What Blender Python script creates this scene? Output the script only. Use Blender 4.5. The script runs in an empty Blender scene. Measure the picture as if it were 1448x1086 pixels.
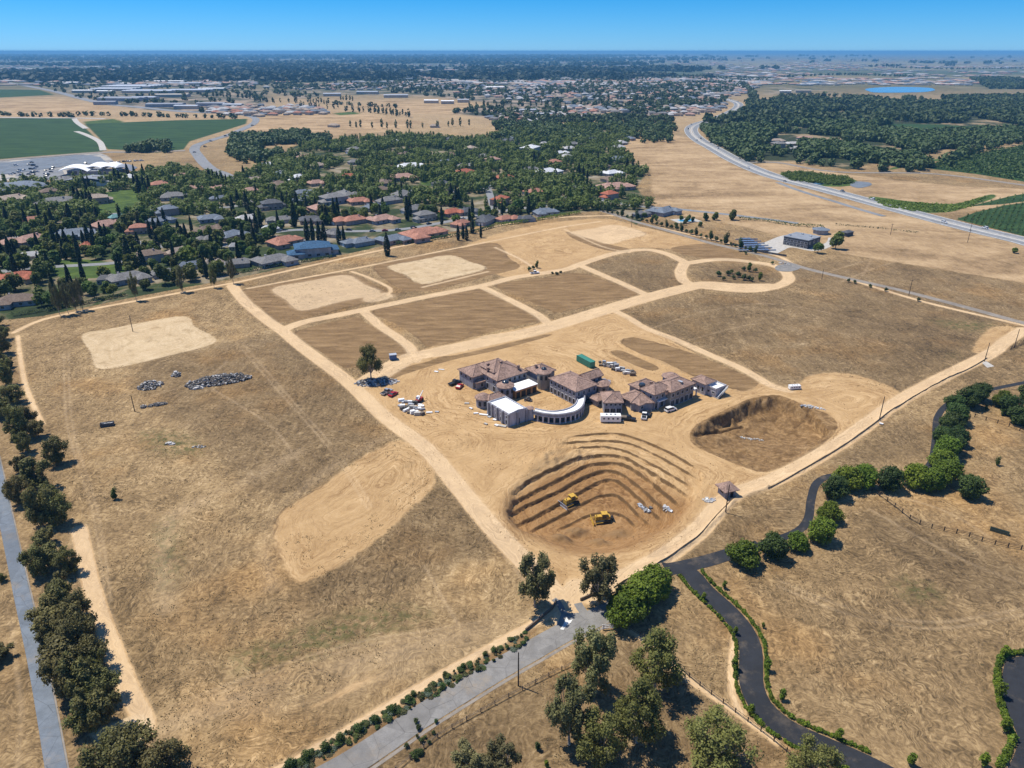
import bpy, bmesh, math, random
import numpy as np
from mathutils import Vector, Matrix

# ------------------------------------------------------------------ camera, sky, sun
sc = bpy.context.scene
COL = sc.collection
F_PX, CAM_H = 1030.0, 120.0                 # focal length in photo pixels, flying height in metres
PITCH = math.atan(471 / F_PX)
SP, CP = math.sin(PITCH), math.cos(PITCH)
cam_d = bpy.data.cameras.new('camera'); cam = bpy.data.objects.new('camera', cam_d); COL.objects.link(cam)
cam.location = (0, 0, CAM_H); cam.rotation_euler = (math.pi / 2 - PITCH, 0, 0)
cam_d.sensor_width = 36; cam_d.lens = 36 * F_PX / 1448; cam_d.clip_start = 1; cam_d.clip_end = 300000
sc.camera = cam

SUN_EL = math.radians(64)
SUN_DIR = Vector((-0.90, 0.43, 0)).normalized() * math.cos(SUN_EL) + Vector((0, 0, math.sin(SUN_EL)))   # towards the sun
w = bpy.data.worlds.new('World'); sc.world = w; w.use_nodes = True
wn = w.node_tree.nodes; wl = w.node_tree.links
sky = wn.new('ShaderNodeTexSky'); sky.sky_type = 'NISHITA'; sky.sun_disc = False
sky.sun_elevation = SUN_EL; sky.sun_rotation = math.atan2(SUN_DIR.x, SUN_DIR.y)
sky.altitude = 100; sky.air_density = 1.0; sky.dust_density = 0.0; sky.ozone_density = 5.0
tint = wn.new('ShaderNodeMix'); tint.data_type = 'RGBA'; tint.blend_type = 'MULTIPLY'
tint.inputs[0].default_value = 1
tc = wn.new('ShaderNodeTexCoord'); sxyz = wn.new('ShaderNodeSeparateXYZ'); wl.new(tc.outputs['Generated'], sxyz.inputs[0])
cr_ = wn.new('ShaderNodeValToRGB'); wl.new(sxyz.outputs[2], cr_.inputs[0]); ce = cr_.color_ramp.elements; ce.new(.06); ce.new(.3)      # sky tint by height; turned neutral overhead to keep the fill less blue
for e_, (p_, c_) in zip(ce, ((0, (.27, .62, 1.26)), (.06, (.095, .50, 1.02)), (.3, (.50, .74, 1.0)), (1, (.50, .74, 1.0)))): e_.position = p_; e_.color = (*c_, 1)
wl.new(cr_.outputs[0], tint.inputs[7])
wl.new(sky.outputs[0], tint.inputs[6]); wl.new(tint.outputs[2], wn['Background'].inputs[0])
wn['Background'].inputs[1].default_value = 0.12
sl = bpy.data.lights.new('sun', 'SUN'); sl.energy = 4.9; sl.angle = math.radians(0.5); sl.color = (1.0, 0.94, 0.83)
sun = bpy.data.objects.new('sun', sl); COL.objects.link(sun)
sun.rotation_euler = SUN_DIR.to_track_quat('Z', 'Y').to_euler()
sc.view_settings.view_transform = 'Standard'; sc.view_settings.look = 'None'
sc.view_settings.exposure = 0.1; sc.view_settings.gamma = 1
sc.cycles.volume_bounces = 0; sc.cycles.max_bounces = 6; sc.cycles.transparent_max_bounces = 8

rng = random.Random(7)
nrg = np.random.default_rng(7)

# ------------------------------------------------------------------ photo pixel -> point on the ground plane (or a plane h above it)
def G(px, py, h=0.0):
    u = (px - 724) / F_PX; v = (py - 543) / F_PX
    t = (CAM_H - h) / (SP + v * CP)
    return (t * u, t * (CP - v * SP))
def GA(pts):
    return np.array([G(*p) for p in pts], dtype=float)
def depth(x, y): return y * CP + CAM_H * SP

def smooth_line(P, step=3.0, closed=False):
    """Catmull-Rom through world points, resampled"""
    P = np.asarray(P, float); n = len(P); out = []
    rngi = range(n if closed else n - 1)
    for i in rngi:
        if closed: p0, p1, p2, p3 = P[(i-1) % n], P[i], P[(i+1) % n], P[(i+2) % n]
        else: p0, p1, p2, p3 = P[max(i-1, 0)], P[i], P[i+1], P[min(i+2, n-1)]
        L = np.linalg.norm(p2 - p1); k = int(min(max(2, L / step), 30))
        for j in range(k):
            t = j / k
            out.append(0.5 * ((2*p1) + (-p0+p2)*t + (2*p0-5*p1+4*p2-p3)*t*t + (-p0+3*p1-3*p2+p3)*t**3))
    if not closed: out.append(P[-1])
    return np.array(out)

def seg_dist(X, Y, P, closed):
    best = np.full(X.shape, 1e9)
    n = len(P)
    for i in range(n if closed else n - 1):
        a = P[i]; b = P[(i + 1) % n]; dx, dy = b - a; L2 = dx*dx + dy*dy + 1e-12
        t = np.clip(((X - a[0]) * dx + (Y - a[1]) * dy) / L2, 0, 1)
        d = (X - a[0] - t*dx)**2 + (Y - a[1] - t*dy)**2
        np.minimum(best, d, out=best)
    return np.sqrt(best)
def inside(X, Y, P):
    r = np.zeros(X.shape, bool); n = len(P)
    for i in range(n):
        x1, y1 = P[i]; x2, y2 = P[(i + 1) % n]
        if y1 == y2: continue
        c = ((y1 > Y) != (y2 > Y)) & (X < (x2 - x1) * (Y - y1) / (y2 - y1) + x1)
        r ^= c
    return r
def sdf(X, Y, P, margin, closed=True, halfw=0.0):
    """signed distance, positive inside; -margin outside the neighbourhood"""
    out = np.full(X.shape, -float(margin))
    P = np.asarray(P)
    mx = margin + halfw
    sel = (X > P[:, 0].min() - mx) & (X < P[:, 0].max() + mx) & (Y > P[:, 1].min() - mx) & (Y < P[:, 1].max() + mx)
    if not sel.any(): return out
    xs, ys = X[sel], Y[sel]
    d = seg_dist(xs, ys, P, closed)
    if closed: d = np.where(inside(xs, ys, P), d, -d)
    else: d = halfw - d
    out[sel] = d
    return out

# ------------------------------------------------------------------ traced outlines (photo pixels)
PT = {}
PT['site'] = [(528,528),(600,506),(650,497),(700,486),(780,468),(868,443),(905,458),(960,488),(1030,520),(1085,545),(1125,548),(1185,542),(1240,552),(1268,566),(1240,588),(1190,620),(1110,668),(1040,697),(1022,712),(1000,742),(940,787),(872,822),(838,838),(826,858),(822,872),(795,872),(795,855),(770,822),(740,790),(690,735),(640,680),(590,628),(545,588),(515,556)]
TRACKS = [  # (width m, points)
 (3.0, [(20,470),(60,452),(130,437),(200,424),(270,411),(330,400),(345,397),(420,380),(500,362),(600,341),(700,320),(770,309),(850,305),(880,306),(905,315),(960,328),(1040,346),(1100,362),(1130,377),(1200,395),(1300,425),(1400,449),(1448,460),(1500,474)]),
 (6.5, [(328,404),(350,430),(385,458),(400,468),(430,493),(490,538),(545,590),(600,632),(650,690),(700,750),(750,802),(790,845)]),
 (11., [(520,540),(570,510),(600,502),(700,480),(760,467),(830,446),(900,425),(970,407),(1000,402),(1045,405),(1090,405)]),
 (6.5, [(400,466),(430,455),(460,449),(514,438),(600,420),(682,404),(724,393),(755,388),(800,381),(822,373),(870,358),(913,353),(943,359),(967,370)]),
 (5.5, [(514,440),(539,462),(560,476),(580,492),(588,510)]),
 (5.5, [(684,407),(697,413),(724,426),(760,445),(778,460)]),
 (5.5, [(822,376),(852,389),(882,402),(916,418)]),
 (7.0, [(968,372),(962,385),(968,398),(985,404),(1015,408),(1054,411),(1090,407),(1114,397),(1112,386),(1096,376),(1060,370),(1028,367),(1000,368),(980,371),(968,372)]),
 (5.0, [(1112,386),(1120,378),(1128,376)]),
 (4.5, [(870,440),(890,450),(913,464),(952,479),(1000,500),(1050,522),(1090,545),(1115,552)]),
 (6.5, [(1448,466),(1420,484),(1400,500),(1330,535),(1270,568),(1200,618),(1130,660),(1080,684),(1040,697),(1018,714),(985,752),(930,792),(870,822),(830,842)]),
 (6.5, [(800,875),(805,850),(815,830)]),
 (2.6, [(790,858),(765,875),(700,912),(600,968),(500,1028),(400,1086),(340,1115)]),
 (4.2, [(112,748),(130,830),(146,880),(165,930),(185,980),(200,1010),(205,1030),(180,1050)]),
 (2.6, [(350,408),(430,393),(520,376),(600,360),(700,340),(790,322),(850,313)]),
 (2.4, [(545,418),(552,408),(520,392),(497,384)]),
 (2.4, [(700,350),(735,366),(762,384)]), (2.2, [(798,324),(850,348),(890,357)]), (2.6, [(690,384),(640,396),(598,406)]),
 (2.0, [(25,475),(35,540),(60,600)]),
 (1.6, [(1098,1050),(1030,1000),(975,962),(925,915),(880,885)]),
 (2.0, [(1020,850),(1040,880),(1036,930),(1036,980),(1048,1010)]),
]
WEEDY = [[(400,908),(440,885),(500,868),(560,860),(605,868),(560,888),(500,905),(440,925)],[(330,925),(400,905),(420,925),(350,945)],[(225,745),(245,740),(250,800),(235,830),(222,800)],[(1180,425),(1250,445),(1240,470),(1190,450)],[(1320,450),(1400,456),(1385,468),(1340,464)],[(1310,488),(1340,492),(1350,505),(1320,500)],[(1285,820),(1330,835),(1300,850),(1270,835)],[(200,612),(280,615),(290,640),(230,640)],[(880,700),(960,735),(940,750),(890,720)]]
FAINT = [(5.5,[(210,1036),(300,1000),(450,951),(600,912),(700,888),(770,868)]), (3.0,[(330,1010),(450,985),(600,938),(720,898)]), (3.5,[(235,860),(232,800),(245,730),(330,690),(420,640)]), (1.5,[(385,830),(375,780),(385,730),(430,690),(500,640),(560,612)]),(.5, [(25,1086),(30,1000),(22,940),(15,880)]), (.45,[(240,1000),(330,965),(430,930),(520,905),(620,890),(720,872)]), (.45,[(238,1008),(330,973),(430,938),(520,912),(620,897),(722,878)]), (.6,[(220,1040),(340,1000),(460,965),(560,935),(680,905)]), (.4,[(330,480),(400,560),(470,640),(520,720)]), (.4,[(336,478),(406,558),(476,638),(526,716)]), (.4,[(90,500),(95,600),(130,720),(150,850)]), (.4,[(97,500),(102,600),(137,720),(157,850)]), (.5,[(290,483),(340,482),(400,478)]),
 (.4,[(1100,820),(1200,860),(1320,880),(1448,860)]), (.4,[(1100,828),(1200,869),(1320,889),(1448,869)]), (.5,[(1230,720),(1300,760),(1380,800),(1460,830)]), (.5,[(1150,720),(1240,700),(1330,720),(1400,760)]), (.5,[(980,300),(1100,290),(1180,310),(1230,350),(1220,390)]), (.8,[(920,262),(1000,270),(1100,300),(1200,330),(1330,350),(1448,395)]), (.8,[(940,205),(990,240),(1060,262),(1150,290)]), (.8,[(985,220),(1030,245),(1100,275)]), (.7,[(1190,398),(1260,372),(1330,362),(1448,380)]), (.7,[(1170,385),(1240,365),(1320,352)]), (.4,[(600,800),(640,870),(660,900)]), (.5,[(420,1086),(520,1030),(640,965)]),
 (.35,[(905,470),(1000,440),(1100,430),(1250,460)]), (.35,[(960,485),(1100,455),(1260,490)]), (.45,[(640,700),(700,770),(740,820)]), (.5,[(215,560),(290,535),(320,512)]), (.5,[(300,550),(380,600),(420,650)])]
PALE = [
 [(116,473),(150,466),(257,447),(275,462),(305,483),(230,505),(144,522),(128,498)],
 [(548,377),(590,368),(636,361),(665,370),(688,380),(640,393),(597,402),(570,388)],
 [(120,1040),(200,1010),(215,1030),(180,1056)],
]
DIRT2 = [  # lighter scraped soil, dirt coloured
 [(387,760),(390,740),(400,722),(430,702),(462,682),(502,652),(540,632),(562,622),(600,635),(614,655),(612,690),(582,717),(560,740),(522,772),(480,800),(440,820),(422,824),(405,806),(394,785)],
 [(384,408),(440,396),(490,388),(515,402),(540,414),(480,428),(426,440),(405,425)],
 [(690,335),(760,318),(850,309),(905,320),(960,333),(1000,345),(960,352),(913,350),(870,355),(822,370),(780,384),(720,392),(690,380),(680,365),(640,358)],
 [(1128,548),(1150,530),(1200,528),(1262,548),(1275,565),(1230,590),(1180,600),(1150,575)],
 [(440,1000),(470,985),(500,965),(530,955),(520,965),(480,985)],
 [(1405,462),(1442,466),(1415,488),(1385,500),(1375,492)],
 [(600,500),(640,498),(700,486),(760,474),(830,455),(800,450),(700,472),(600,494)],
]
LIGHT = [
 [(386,408),(440,397),(490,389),(515,402),(538,414),(480,427),(427,439),(405,425)],
 [(806,329),(840,323),(870,318),(913,330),(888,338),(861,345),(835,338)],
 [(514,420),(545,414),(556,420),(520,428)],
]
BROWN = [
 [(423,467),(502,448),(516,456),(545,472),(576,494),(577,503),(530,513),(493,522),(450,495),(420,474)],
 [(527,440),(600,425),(682,409),(720,428),(760,449),(756,456),(690,472),(612,491),(593,479),(560,458)],
 [(700,403),(760,394),(818,386),(860,398),(905,414),(850,428),(791,442),(780,440),(740,422)],
 [(341,412),(420,396),(493,387),(545,414),(514,430),(460,443),(399,457),(370,436)],
 [(528,378),(560,368),(636,354),(700,344),(720,365),(735,378),(690,390),(600,412),(560,405)],
 [(866,497),(880,496),(905,507),(930,518),(930,523),(915,523),(885,511),(868,502)],
 [(878,483),(895,477),(960,493),(1010,512),(1066,536),(1071,545),(1050,553),(1020,547),(980,532),(940,512),(905,500),(885,492)],
 [(800,328),(812,330),(860,345),(890,352),(884,357),(850,352),(812,338)],
 [(950,350),(1000,345),(1040,355),(1075,368),(1040,372),(1000,366),(960,358)],
 [(530,535),(570,520),(640,503),(690,492),(770,473),(775,476),(700,496),(640,509),(570,530),(540,543)],
 [(395,1090),(470,1052),(574,997),(664,943),(749,889),(755,897),(672,960),(590,1014),(440,1096)],
]
DULL = [ # grey-brown weathered grass
 [(829,374),(894,356),(919,356),(955,366),(962,374),(958,392),(968,402),(919,412),(880,396),(850,385)],
 [(985,383),(1000,375),(1028,373),(1070,377),(1105,388),(1106,396),(1085,402),(1050,406),(1010,402),(990,393)],
 [(210,505),(330,482),(405,472),(470,530),(555,610),(520,640),(400,700),(300,640),(230,580),(190,540)],
 [(600,705),(640,695),(700,755),(725,780),(640,800),(560,830),(440,860),(430,830),(520,775)],
 [(880,440),(1100,412),(1340,465),(1370,480),(1310,530),(1270,560),(1180,530),(1110,545),(1030,505),(960,475)],
 [(1010,740),(1100,700),(1180,650),(1300,590),(1320,640),(1240,660),(1150,700),(1130,740),(1060,765),(960,792)],
 [(1040,430),(1260,470),(1280,520),(1180,520),(1060,480)],
 [(560,1086),(640,1010),(800,945),(880,900),(960,960),(1060,1035),(1150,1086)],
 [(1240,705),(1340,765),(1440,790),(1448,840),(1380,850),(1290,800),(1210,740)],
 [(1230,440),(1100,380),(1200,370),(1448,400),(1448,450)],
]
GREEN = [
 [(150,272),(185,268),(200,280),(205,298),(150,312),(128,318),(135,295),(148,285)],
 [(75,372),(110,366),(178,375),(180,388),(120,394),(85,392)],
 [(118,172),(160,168),(175,172),(150,180),(125,180)],
 [(1103,246),(1130,244),(1200,252),(1212,260),(1180,264),(1120,258)],
 [(1230,278),(1290,285),(1350,288),(1400,275),(1406,280),(1370,292),(1340,300),(1290,300),(1250,292)],
 [(1290,230),(1400,215),(1340,225),(1260,240)],
 [(690,215),(740,205),(790,225),(740,235)],
 [(600,252),(640,250),(650,262),(600,262)],
 [(470,160),(500,158),(510,161),(480,163)],
]
CROP = [
 [(-120,168),(0,167),(105,167),(122,182),(140,200),(146,214),(60,220),(0,225),(-150,232)],
 [(120,175),(250,170),(350,168),(348,175),(310,187),(268,200),(260,211),(222,216),(175,212),(152,211),(140,195)],
 [(-60,126),(57,127),(77,134),(0,138),(-60,139)],
 [(1236,182),(1262,175),(1330,176),(1408,181),(1400,186),(1340,191),(1290,192)],
 [(1300,237),(1340,225),(1400,214),(1460,203),(1520,200),(1520,270),(1448,257),(1380,246)],
 [(1352,310),(1380,300),(1422,290),(1470,284),(1560,300),(1560,360),(1448,334),(1400,322)],
 [(1370,292),(1430,277),(1448,274),(1480,276),(1448,285),(1415,289)],
]
SUBURB = [
 [(-120,255),(0,262),(120,255),(250,232),(330,252),(420,205),(560,190),(660,200),(760,180),(860,175),(900,190),(870,215),(920,235),(900,265),(925,300),(900,318),(860,298),(830,300),(770,304),(700,315),(600,336),(500,357),(420,375),(330,394),(200,418),(60,447),(-20,455),(-160,470)],
]
WOOD = [
 [(1000,175),(1060,150),(1110,140),(1200,140),(1300,142),(1350,150),(1460,165),(1560,170),(1560,215),(1448,200),(1330,212),(1250,225),(1200,240),(1120,228),(1060,232),(1010,205)],
 [(0,82),(-300,80),(-300,112),(0,112),(200,106),(350,112),(600,104),(900,108),(1010,104),(950,92),(800,84)],
 [(1100,96),(1330,100),(1448,97),(1700,97),(1700,103),(1300,106),(1120,103)],
 [(1370,115),(1470,112),(1600,112),(1600,128),(1400,126)],
 [(1320,142),(1448,140),(1600,142),(1600,153),(1360,150)],
]
FARTAN = [[(-200,96),(60,94),(140,97),(40,100),(-200,101)], [(420,92),(620,90),(700,93),(560,96)], [(760,95),(900,93),(960,96),(860,99)], [(150,104),(260,102),(330,105),(240,108)], [(520,100),(640,99),(690,103),(600,106)], [(-100,88),(150,87),(260,89),(80,91)], [(300,86),(520,85),(560,87),(380,89)]]
TAN = FARTAN + [
 [(0,139),(87,136),(150,150),(155,160),(100,165),(0,164),(-200,166),(-200,140)],
 [(940,84),(1100,83),(1448,88),(1700,90),(1700,96),(1448,96),(1300,99),(1100,95),(1000,92)],
 [(360,170),(400,158),(500,158),(560,168),(600,172),(570,184),(500,190),(420,196),(340,200),(350,185)],
 [(540,142),(640,138),(700,150),(640,162),(560,160),(500,150)],
 [(1290,110),(1360,108),(1448,110),(1600,110),(1600,113),(1370,116)],
 [(1060,100),(1110,98),(1130,106),(1090,112)],
 [(920,240),(880,225),(840,190),(930,188),(975,195),(1040,235),(1180,280),(1300,305),(1448,345),(1600,380),(1600,420),(1448,400),(1200,360),(1050,320),(925,298)],
 [(1050,232),(1110,228),(1180,244),(1340,262),(1448,268),(1448,285),(1360,300),(1300,296),(1200,272),(1120,256)],
 [(1080,110),(1130,105),(1250,108),(1240,118),(1140,120)],
]
HOMES = [ # built-up ground seen far off
 [(360,116),(500,108),(640,112),(800,102),(1000,108),(1090,112),(1040,128),(1020,150),(940,166),(860,158),(780,172),(700,168),(640,160),(700,146),(600,136),(480,134),(420,140),(380,130)],
 [(40,112),(150,104),(320,110),(380,130),(380,160),(300,160),(200,155),(120,140),(60,125)],
 [(1090,122),(1180,126),(1120,132),(1086,134)],
]
ASPH = [
 [(-60,232),(0,228),(60,222),(135,216),(160,228),(150,240),(100,250),(40,256),(-60,250)],
]
EDGE_W = {}

# pit: terrace lines (photo px) traced on the picture
def c7(pts): return [(680 + a*.2486, 580 + b*.2486) for a, b in pts]
TERR = [c7(l) for l in [
 [(500,152),(560,142),(700,130),(800,135),(900,165),(1000,205),(1130,270),(1250,350)],
 [(450,190),(560,178),(700,172),(830,185),(950,230),(1100,310),(1250,400)],
 [(500,232),(600,212),(700,208),(800,225),(900,265),(1000,320),(1100,375),(1205,440)],
 [(225,440),(290,392),(370,355),(500,295),(600,265),(720,250),(820,265),(900,310),(1000,370),(1100,430),(1195,497)],
 [(180,530),(240,490),(350,435),(500,360),(600,310),(700,295),(790,300),(870,335),(960,400),(1060,480),(1150,560)],
 [(150,600),(215,560),(300,520),(450,450),(560,390),(650,350),(740,340),(830,380),(930,460),(1020,540),(1110,612)],
 [(195,655),(250,625),(290,610),(400,550),(550,470),(680,400),(760,395),(820,430),(900,500),(970,570),(1050,640)],
 [(270,690),(330,660),(450,600),(560,540),(660,490),(740,475),(800,500),(860,560),(920,620),(980,665)],
 [(430,680),(520,640),(600,600),(700,580),(790,590),(850,630),(890,680)],
]]
CLOSE = [c7(l) for l in [   # near side of each level, right to left
 [(1262,420),(1240,500),(1220,560),(1180,640),(1000,770),(800,850),(620,865),(420,830),(250,760),(120,660),(90,560),(140,450),(300,310),(430,230)],
 [(1240,500),(1210,570),(1150,650),(990,755),(800,832),(620,848),(430,812),(270,745),(140,655),(110,560),(165,450),(320,310),(410,240)],
 [(1215,540),(1130,650),(980,740),(800,815),(620,830),(440,795),(290,730),(155,650),(120,560),(170,460),(340,320),(450,270)],
 [(1190,560),(1110,650),(965,725),(800,798),(620,812),(450,778),(310,725),(180,670),(130,590),(160,490)],
 [(1140,610),(1060,670),(950,710),(800,780),(620,795),(460,762),(320,710),(190,670),(150,590)],
 [(1090,650),(1030,680),(930,700),(800,762),(620,778),(470,745),(340,705),(215,675),(160,640)],
 [(1020,680),(930,705),(800,745),(620,760),(480,728),(370,705),(250,690)],
 [(950,695),(800,730),(620,742),(490,712),(400,685)],
 [(860,700),(780,715),(620,725),(500,700)],
]]
STEP = [0.4, 0.4, 0.45, 0.9, 0.95, 0.95, 0.9, 0.7, 0.45]
PIT2 = [(975,615),(985,600),(1020,582),(1057,565),(1080,560),(1103,559),(1146,576),(1170,585),(1184,598),(1180,613),(1153,636),(1115,656),(1084,668),(1053,661),(1002,640),(981,629)]
MOUNDS = [ # centre px, radii m (x,y), height, rot deg
 (796,642, 11, 5.5, 1.6, 20), (765,655, 8, 6, 0.9, 0),
 (793,768, 4.2, 3.6, 1.9, 0), (812,750, 5, 2.6, 1.5, 15), (845,768, 4.2, 3.4, 1.5, 0), (872,752, 5.5, 2.4, 0.9, 30),
 (306,512, 5.5, 3.0, 1.5, 10), (309,539, 13.5, 4.2, 1.7, 20), (213,546, 6, 4, 1.2, 0), (262,522, 5.0, 2.0, .8, 30), (640,625, 7, 7, .5, 0),
 (240,620, 6, 3, .6, 0), (782,355, 5, 3, 1.2, 0), (760,345, 6, 2, .8, 20),
 (1260,585, 8, 2.5, .6, 30), (568,655, 5, 4, .5, 10), (525,645, 3, 3, .5, 0),
 (720,372, 5, 3, 1.0, 10), (700,475, 22, 1.6, .8, 17), (620,507, 16, 1.6, .8, 17),
]
RIDGES = [ # (height, width, smooth px line) low windrows and banks
 (0.7, 1.2, [(400,457),(460,443),(514,430),(545,417)]),
 (0.6, 1.2, [(493,522),(530,513),(577,503)]),
 (0.6, 1.0, [(612,491),(690,472),(758,456)]),
 (0.5, 1.0, [(1400,505),(1330,541),(1270,575),(1200,625),(1130,667),(1085,690)]),
 (0.6, 1.2, [(1085,690),(1040,706),(990,758),(930,800),(870,830)]),
 (0.6, 1.4, [(878,487),(905,503),(980,535),(1040,552)]),
]
# ------------------------------------------------------------------ height of the ground
_D = [sum(STEP[:i]) for i in range(len(STEP))]
_T = [smooth_line(np.array([G(*p, -d) for p in t]), 1.5) for t, d in zip(TERR, _D)]; _C = [smooth_line(np.array([G(*p, -d*.6) for p in c]), 2.5) for c, d in zip(CLOSE, _D)]
CREV = np.array([G(*q, -3.0) for q in [(983,624),(994,616),(1006,611),(1024,605),(1036,600),(1050,596)]])
_PIT2 = smooth_line(GA(PIT2), 2.5, True)
def sst(a): a = np.clip(a, 0, 1); return a*a*(3-2*a)
def vnoise(X, Y, s, seed=0):
    x = X / s + seed * 17.3; y = Y / s + seed * 9.1
    xi = np.floor(x); yi = np.floor(y); fx = x - xi; fy = y - yi
    fx = fx*fx*(3-2*fx); fy = fy*fy*(3-2*fy)
    def h(a, b): v = np.sin(a * 127.1 + b * 311.7 + seed) * 43758.5453; return v - np.floor(v)
    return (h(xi, yi)*(1-fx) + h(xi+1, yi)*fx)*(1-fy) + (h(xi, yi+1)*(1-fx) + h(xi+1, yi+1)*fx)*fy
def height(X, Y):
    X = np.asarray(X, float); Y = np.asarray(Y, float); sh = X.shape; X = X.ravel(); Y = Y.ravel()
    Z = np.zeros(X.shape)
    wob = (vnoise(X, Y, 2.2, 3) - .5) * 1.0 + (vnoise(X, Y, .7, 4) - .5) * .4
    near = np.where((X > -10) & (X < 110) & (Y > 140) & (Y < 265))[0]
    if len(near):
        x, y = X[near], Y[near]; z = np.zeros(x.shape)
        for T, Cc, st in zip(_T, _C, STEP):
            ring = np.vstack([T, Cc]); ins = inside(x, y, ring)
            if not ins.any(): continue
            i = np.where(ins)[0]
            d1 = seg_dist(x[i], y[i], T, False) + wob[near][i] * .4; d2 = seg_dist(x[i], y[i], Cc, False)
            z[i] -= st * np.minimum(sst(d1 / 0.36), sst(d2 / 3.2))
            z[i] -= .15 * np.exp(-((d1 - .45) / .35)**2) * np.clip((d2 - 1) / 4, 0, 1)
        s2 = sdf(x, y, _PIT2, 4.0)
        b = np.clip((s2 - 1.2 + wob[near] * 1.5) / 2.6, 0, 1)                        # steep upper bank
        far = sst((y - (215 + (x - 75) * -.25)) / 22.0)
        deep = np.where(s2 > 0, (1.3 + 3.6 * far) * b + 1.4 * sst((s2 - 7) / 6.0 + (vnoise(x, y, 6, 9) - .5)) + .5 * (vnoise(x, y, 3.0, 2) - .5) * b, 0)
        z -= deep
        z -= 1.3 * np.exp(-((seg_dist(x, y, CREV, False) + wob[near]*.6) / .7)**2)
        inz = sst(-z / .6); z += inz * ((vnoise(x, y, 1.1, 31) - .5) * .26 + (vnoise(x, y, 3.4, 32) - .5) * .3); Z[near] += z
    for (px, py, rx, ry, hh, rot) in MOUNDS:
        cx, cy = G(px, py, -5 if (py > 740 and px > 700) else 0); a = math.radians(rot); dx = X - cx; dy = Y - cy
        u = (dx*math.cos(a) + dy*math.sin(a)) / rx; v = (-dx*math.sin(a) + dy*math.cos(a)) / ry
        r = np.sqrt(u*u + v*v); m = r < 1.15
        if m.any(): Z[m] += hh * sst((1.08 - r[m] + .35 * (vnoise(X[m], Y[m], 1.6, 5) - .5)) / .9)
    for (hh, ww, pts) in RIDGES:
        L = GA(pts); mm = ww + 1
        m = (X > L[:,0].min()-mm) & (X < L[:,0].max()+mm) & (Y > L[:,1].min()-mm) & (Y < L[:,1].max()+mm)
        if m.any():
            d = seg_dist(X[m], Y[m], L, False); Z[m] += hh * sst(1 - d / ww) * (.5 + vnoise(X[m], Y[m], 3, 8))
    return Z.reshape(sh)
def hz(x, y): return float(height(np.array([x]), np.array([y]))[0])
def GS(px, py):
    x, y = G(px, py)
    for _ in range(8): x, y = G(px, py, hz(x, y))
    return x, y
def at(px, py):
    x, y = GS(px, py); return Vector((x, y, hz(x, y)))
# ------------------------------------------------------------------ node helpers
class NT:
    def __init__(s, name, bump=True):
        s.m = bpy.data.materials.new(name); s.m.use_nodes = True; s.t = s.m.node_tree; s.n = s.t.nodes
        s.b = s.n['Principled BSDF']; s.b.inputs['Roughness'].default_value = .9; s.b.inputs['Specular IOR Level'].default_value = .2
    def new(s, k, **kw):
        n = s.n.new(k)
        for a, v in kw.items(): setattr(n, a, v)
        return n
    def set(s, i, v):
        if hasattr(v, 'links') or hasattr(v, 'is_linked'): s.t.links.new(v, i)
        else: i.default_value = v
    def math(s, op, a, b=0.0, c=0.0, clamp=False):
        n = s.new('ShaderNodeMath', operation=op, use_clamp=clamp); s.set(n.inputs[0], a); s.set(n.inputs[1], b); s.set(n.inputs[2], c); return n.outputs[0]
    def mix(s, f, a, b, mode='MIX'):
        n = s.new('ShaderNodeMix', data_type='RGBA', blend_type=mode); s.set(n.inputs[0], f)
        for i, v in ((6, a), (7, b)): s.set(n.inputs[i], v if not isinstance(v, tuple) or len(v) == 4 else (*v, 1))
        return n.outputs[2]
    def ss(s, v, lo, hi, a=0.0, b=1.0):
        n = s.new('ShaderNodeMapRange', interpolation_type='SMOOTHSTEP'); s.set(n.inputs[0], v)
        for i, q in zip((1, 2, 3, 4), (lo, hi, a, b)): n.inputs[i].default_value = q
        return n.outputs[0]
    def pos(s): return s.new('ShaderNodeNewGeometry').outputs['Position']
    def obj(s): return s.new('ShaderNodeTexCoord').outputs['Object']
    def map(s, v, sc=(1,1,1), rot=(0,0,0)):
        n = s.new('ShaderNodeMapping'); s.set(n.inputs[0], v); n.inputs[3].default_value = sc; n.inputs[2].default_value = rot; return n.outputs[0]
    def noise(s, v, scale, det=4, rough=.55, dist=0.0, col=False):
        n = s.new('ShaderNodeTexNoise'); s.set(n.inputs['Vector'], v); n.inputs['Scale'].default_value = scale; n.inputs['Detail'].default_value = det
        n.inputs['Roughness'].default_value = rough; n.inputs['Distortion'].default_value = dist; return n.outputs[1 if col else 0]
    def vor(s, v, scale, out='Distance', feat='F1'):
        n = s.new('ShaderNodeTexVoronoi', feature=feat); s.set(n.inputs['Vector'], v); n.inputs['Scale'].default_value = scale; return n.outputs[out]
    def attr(s, name):
        n = s.new('ShaderNodeAttribute', attribute_name=name); return n
    def bump(s, h, strength=.4, dist=.3):
        n = s.new('ShaderNodeBump'); n.inputs['Strength'].default_value = strength; n.inputs['Distance'].default_value = dist
        s.set(n.inputs['Height'], h); s.t.links.new(n.outputs[0], s.b.inputs['Normal'])
    def ramp(s, f, stops):
        n = s.new('ShaderNodeValToRGB'); s.set(n.inputs[0], f); e = n.color_ramp.elements
        while len(e) < len(stops): e.new(.5)
        for q, (p, c) in zip(e, stops): q.position = p; q.color = (*c, 1)
        return n.outputs[0]
    def out(s, c, rough=None):
        s.set(s.b.inputs['Base Color'], c if not isinstance(c, tuple) else (*c, 1))
        if rough is not None: s.set(s.b.inputs['Roughness'], rough)
        return s.m

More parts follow.
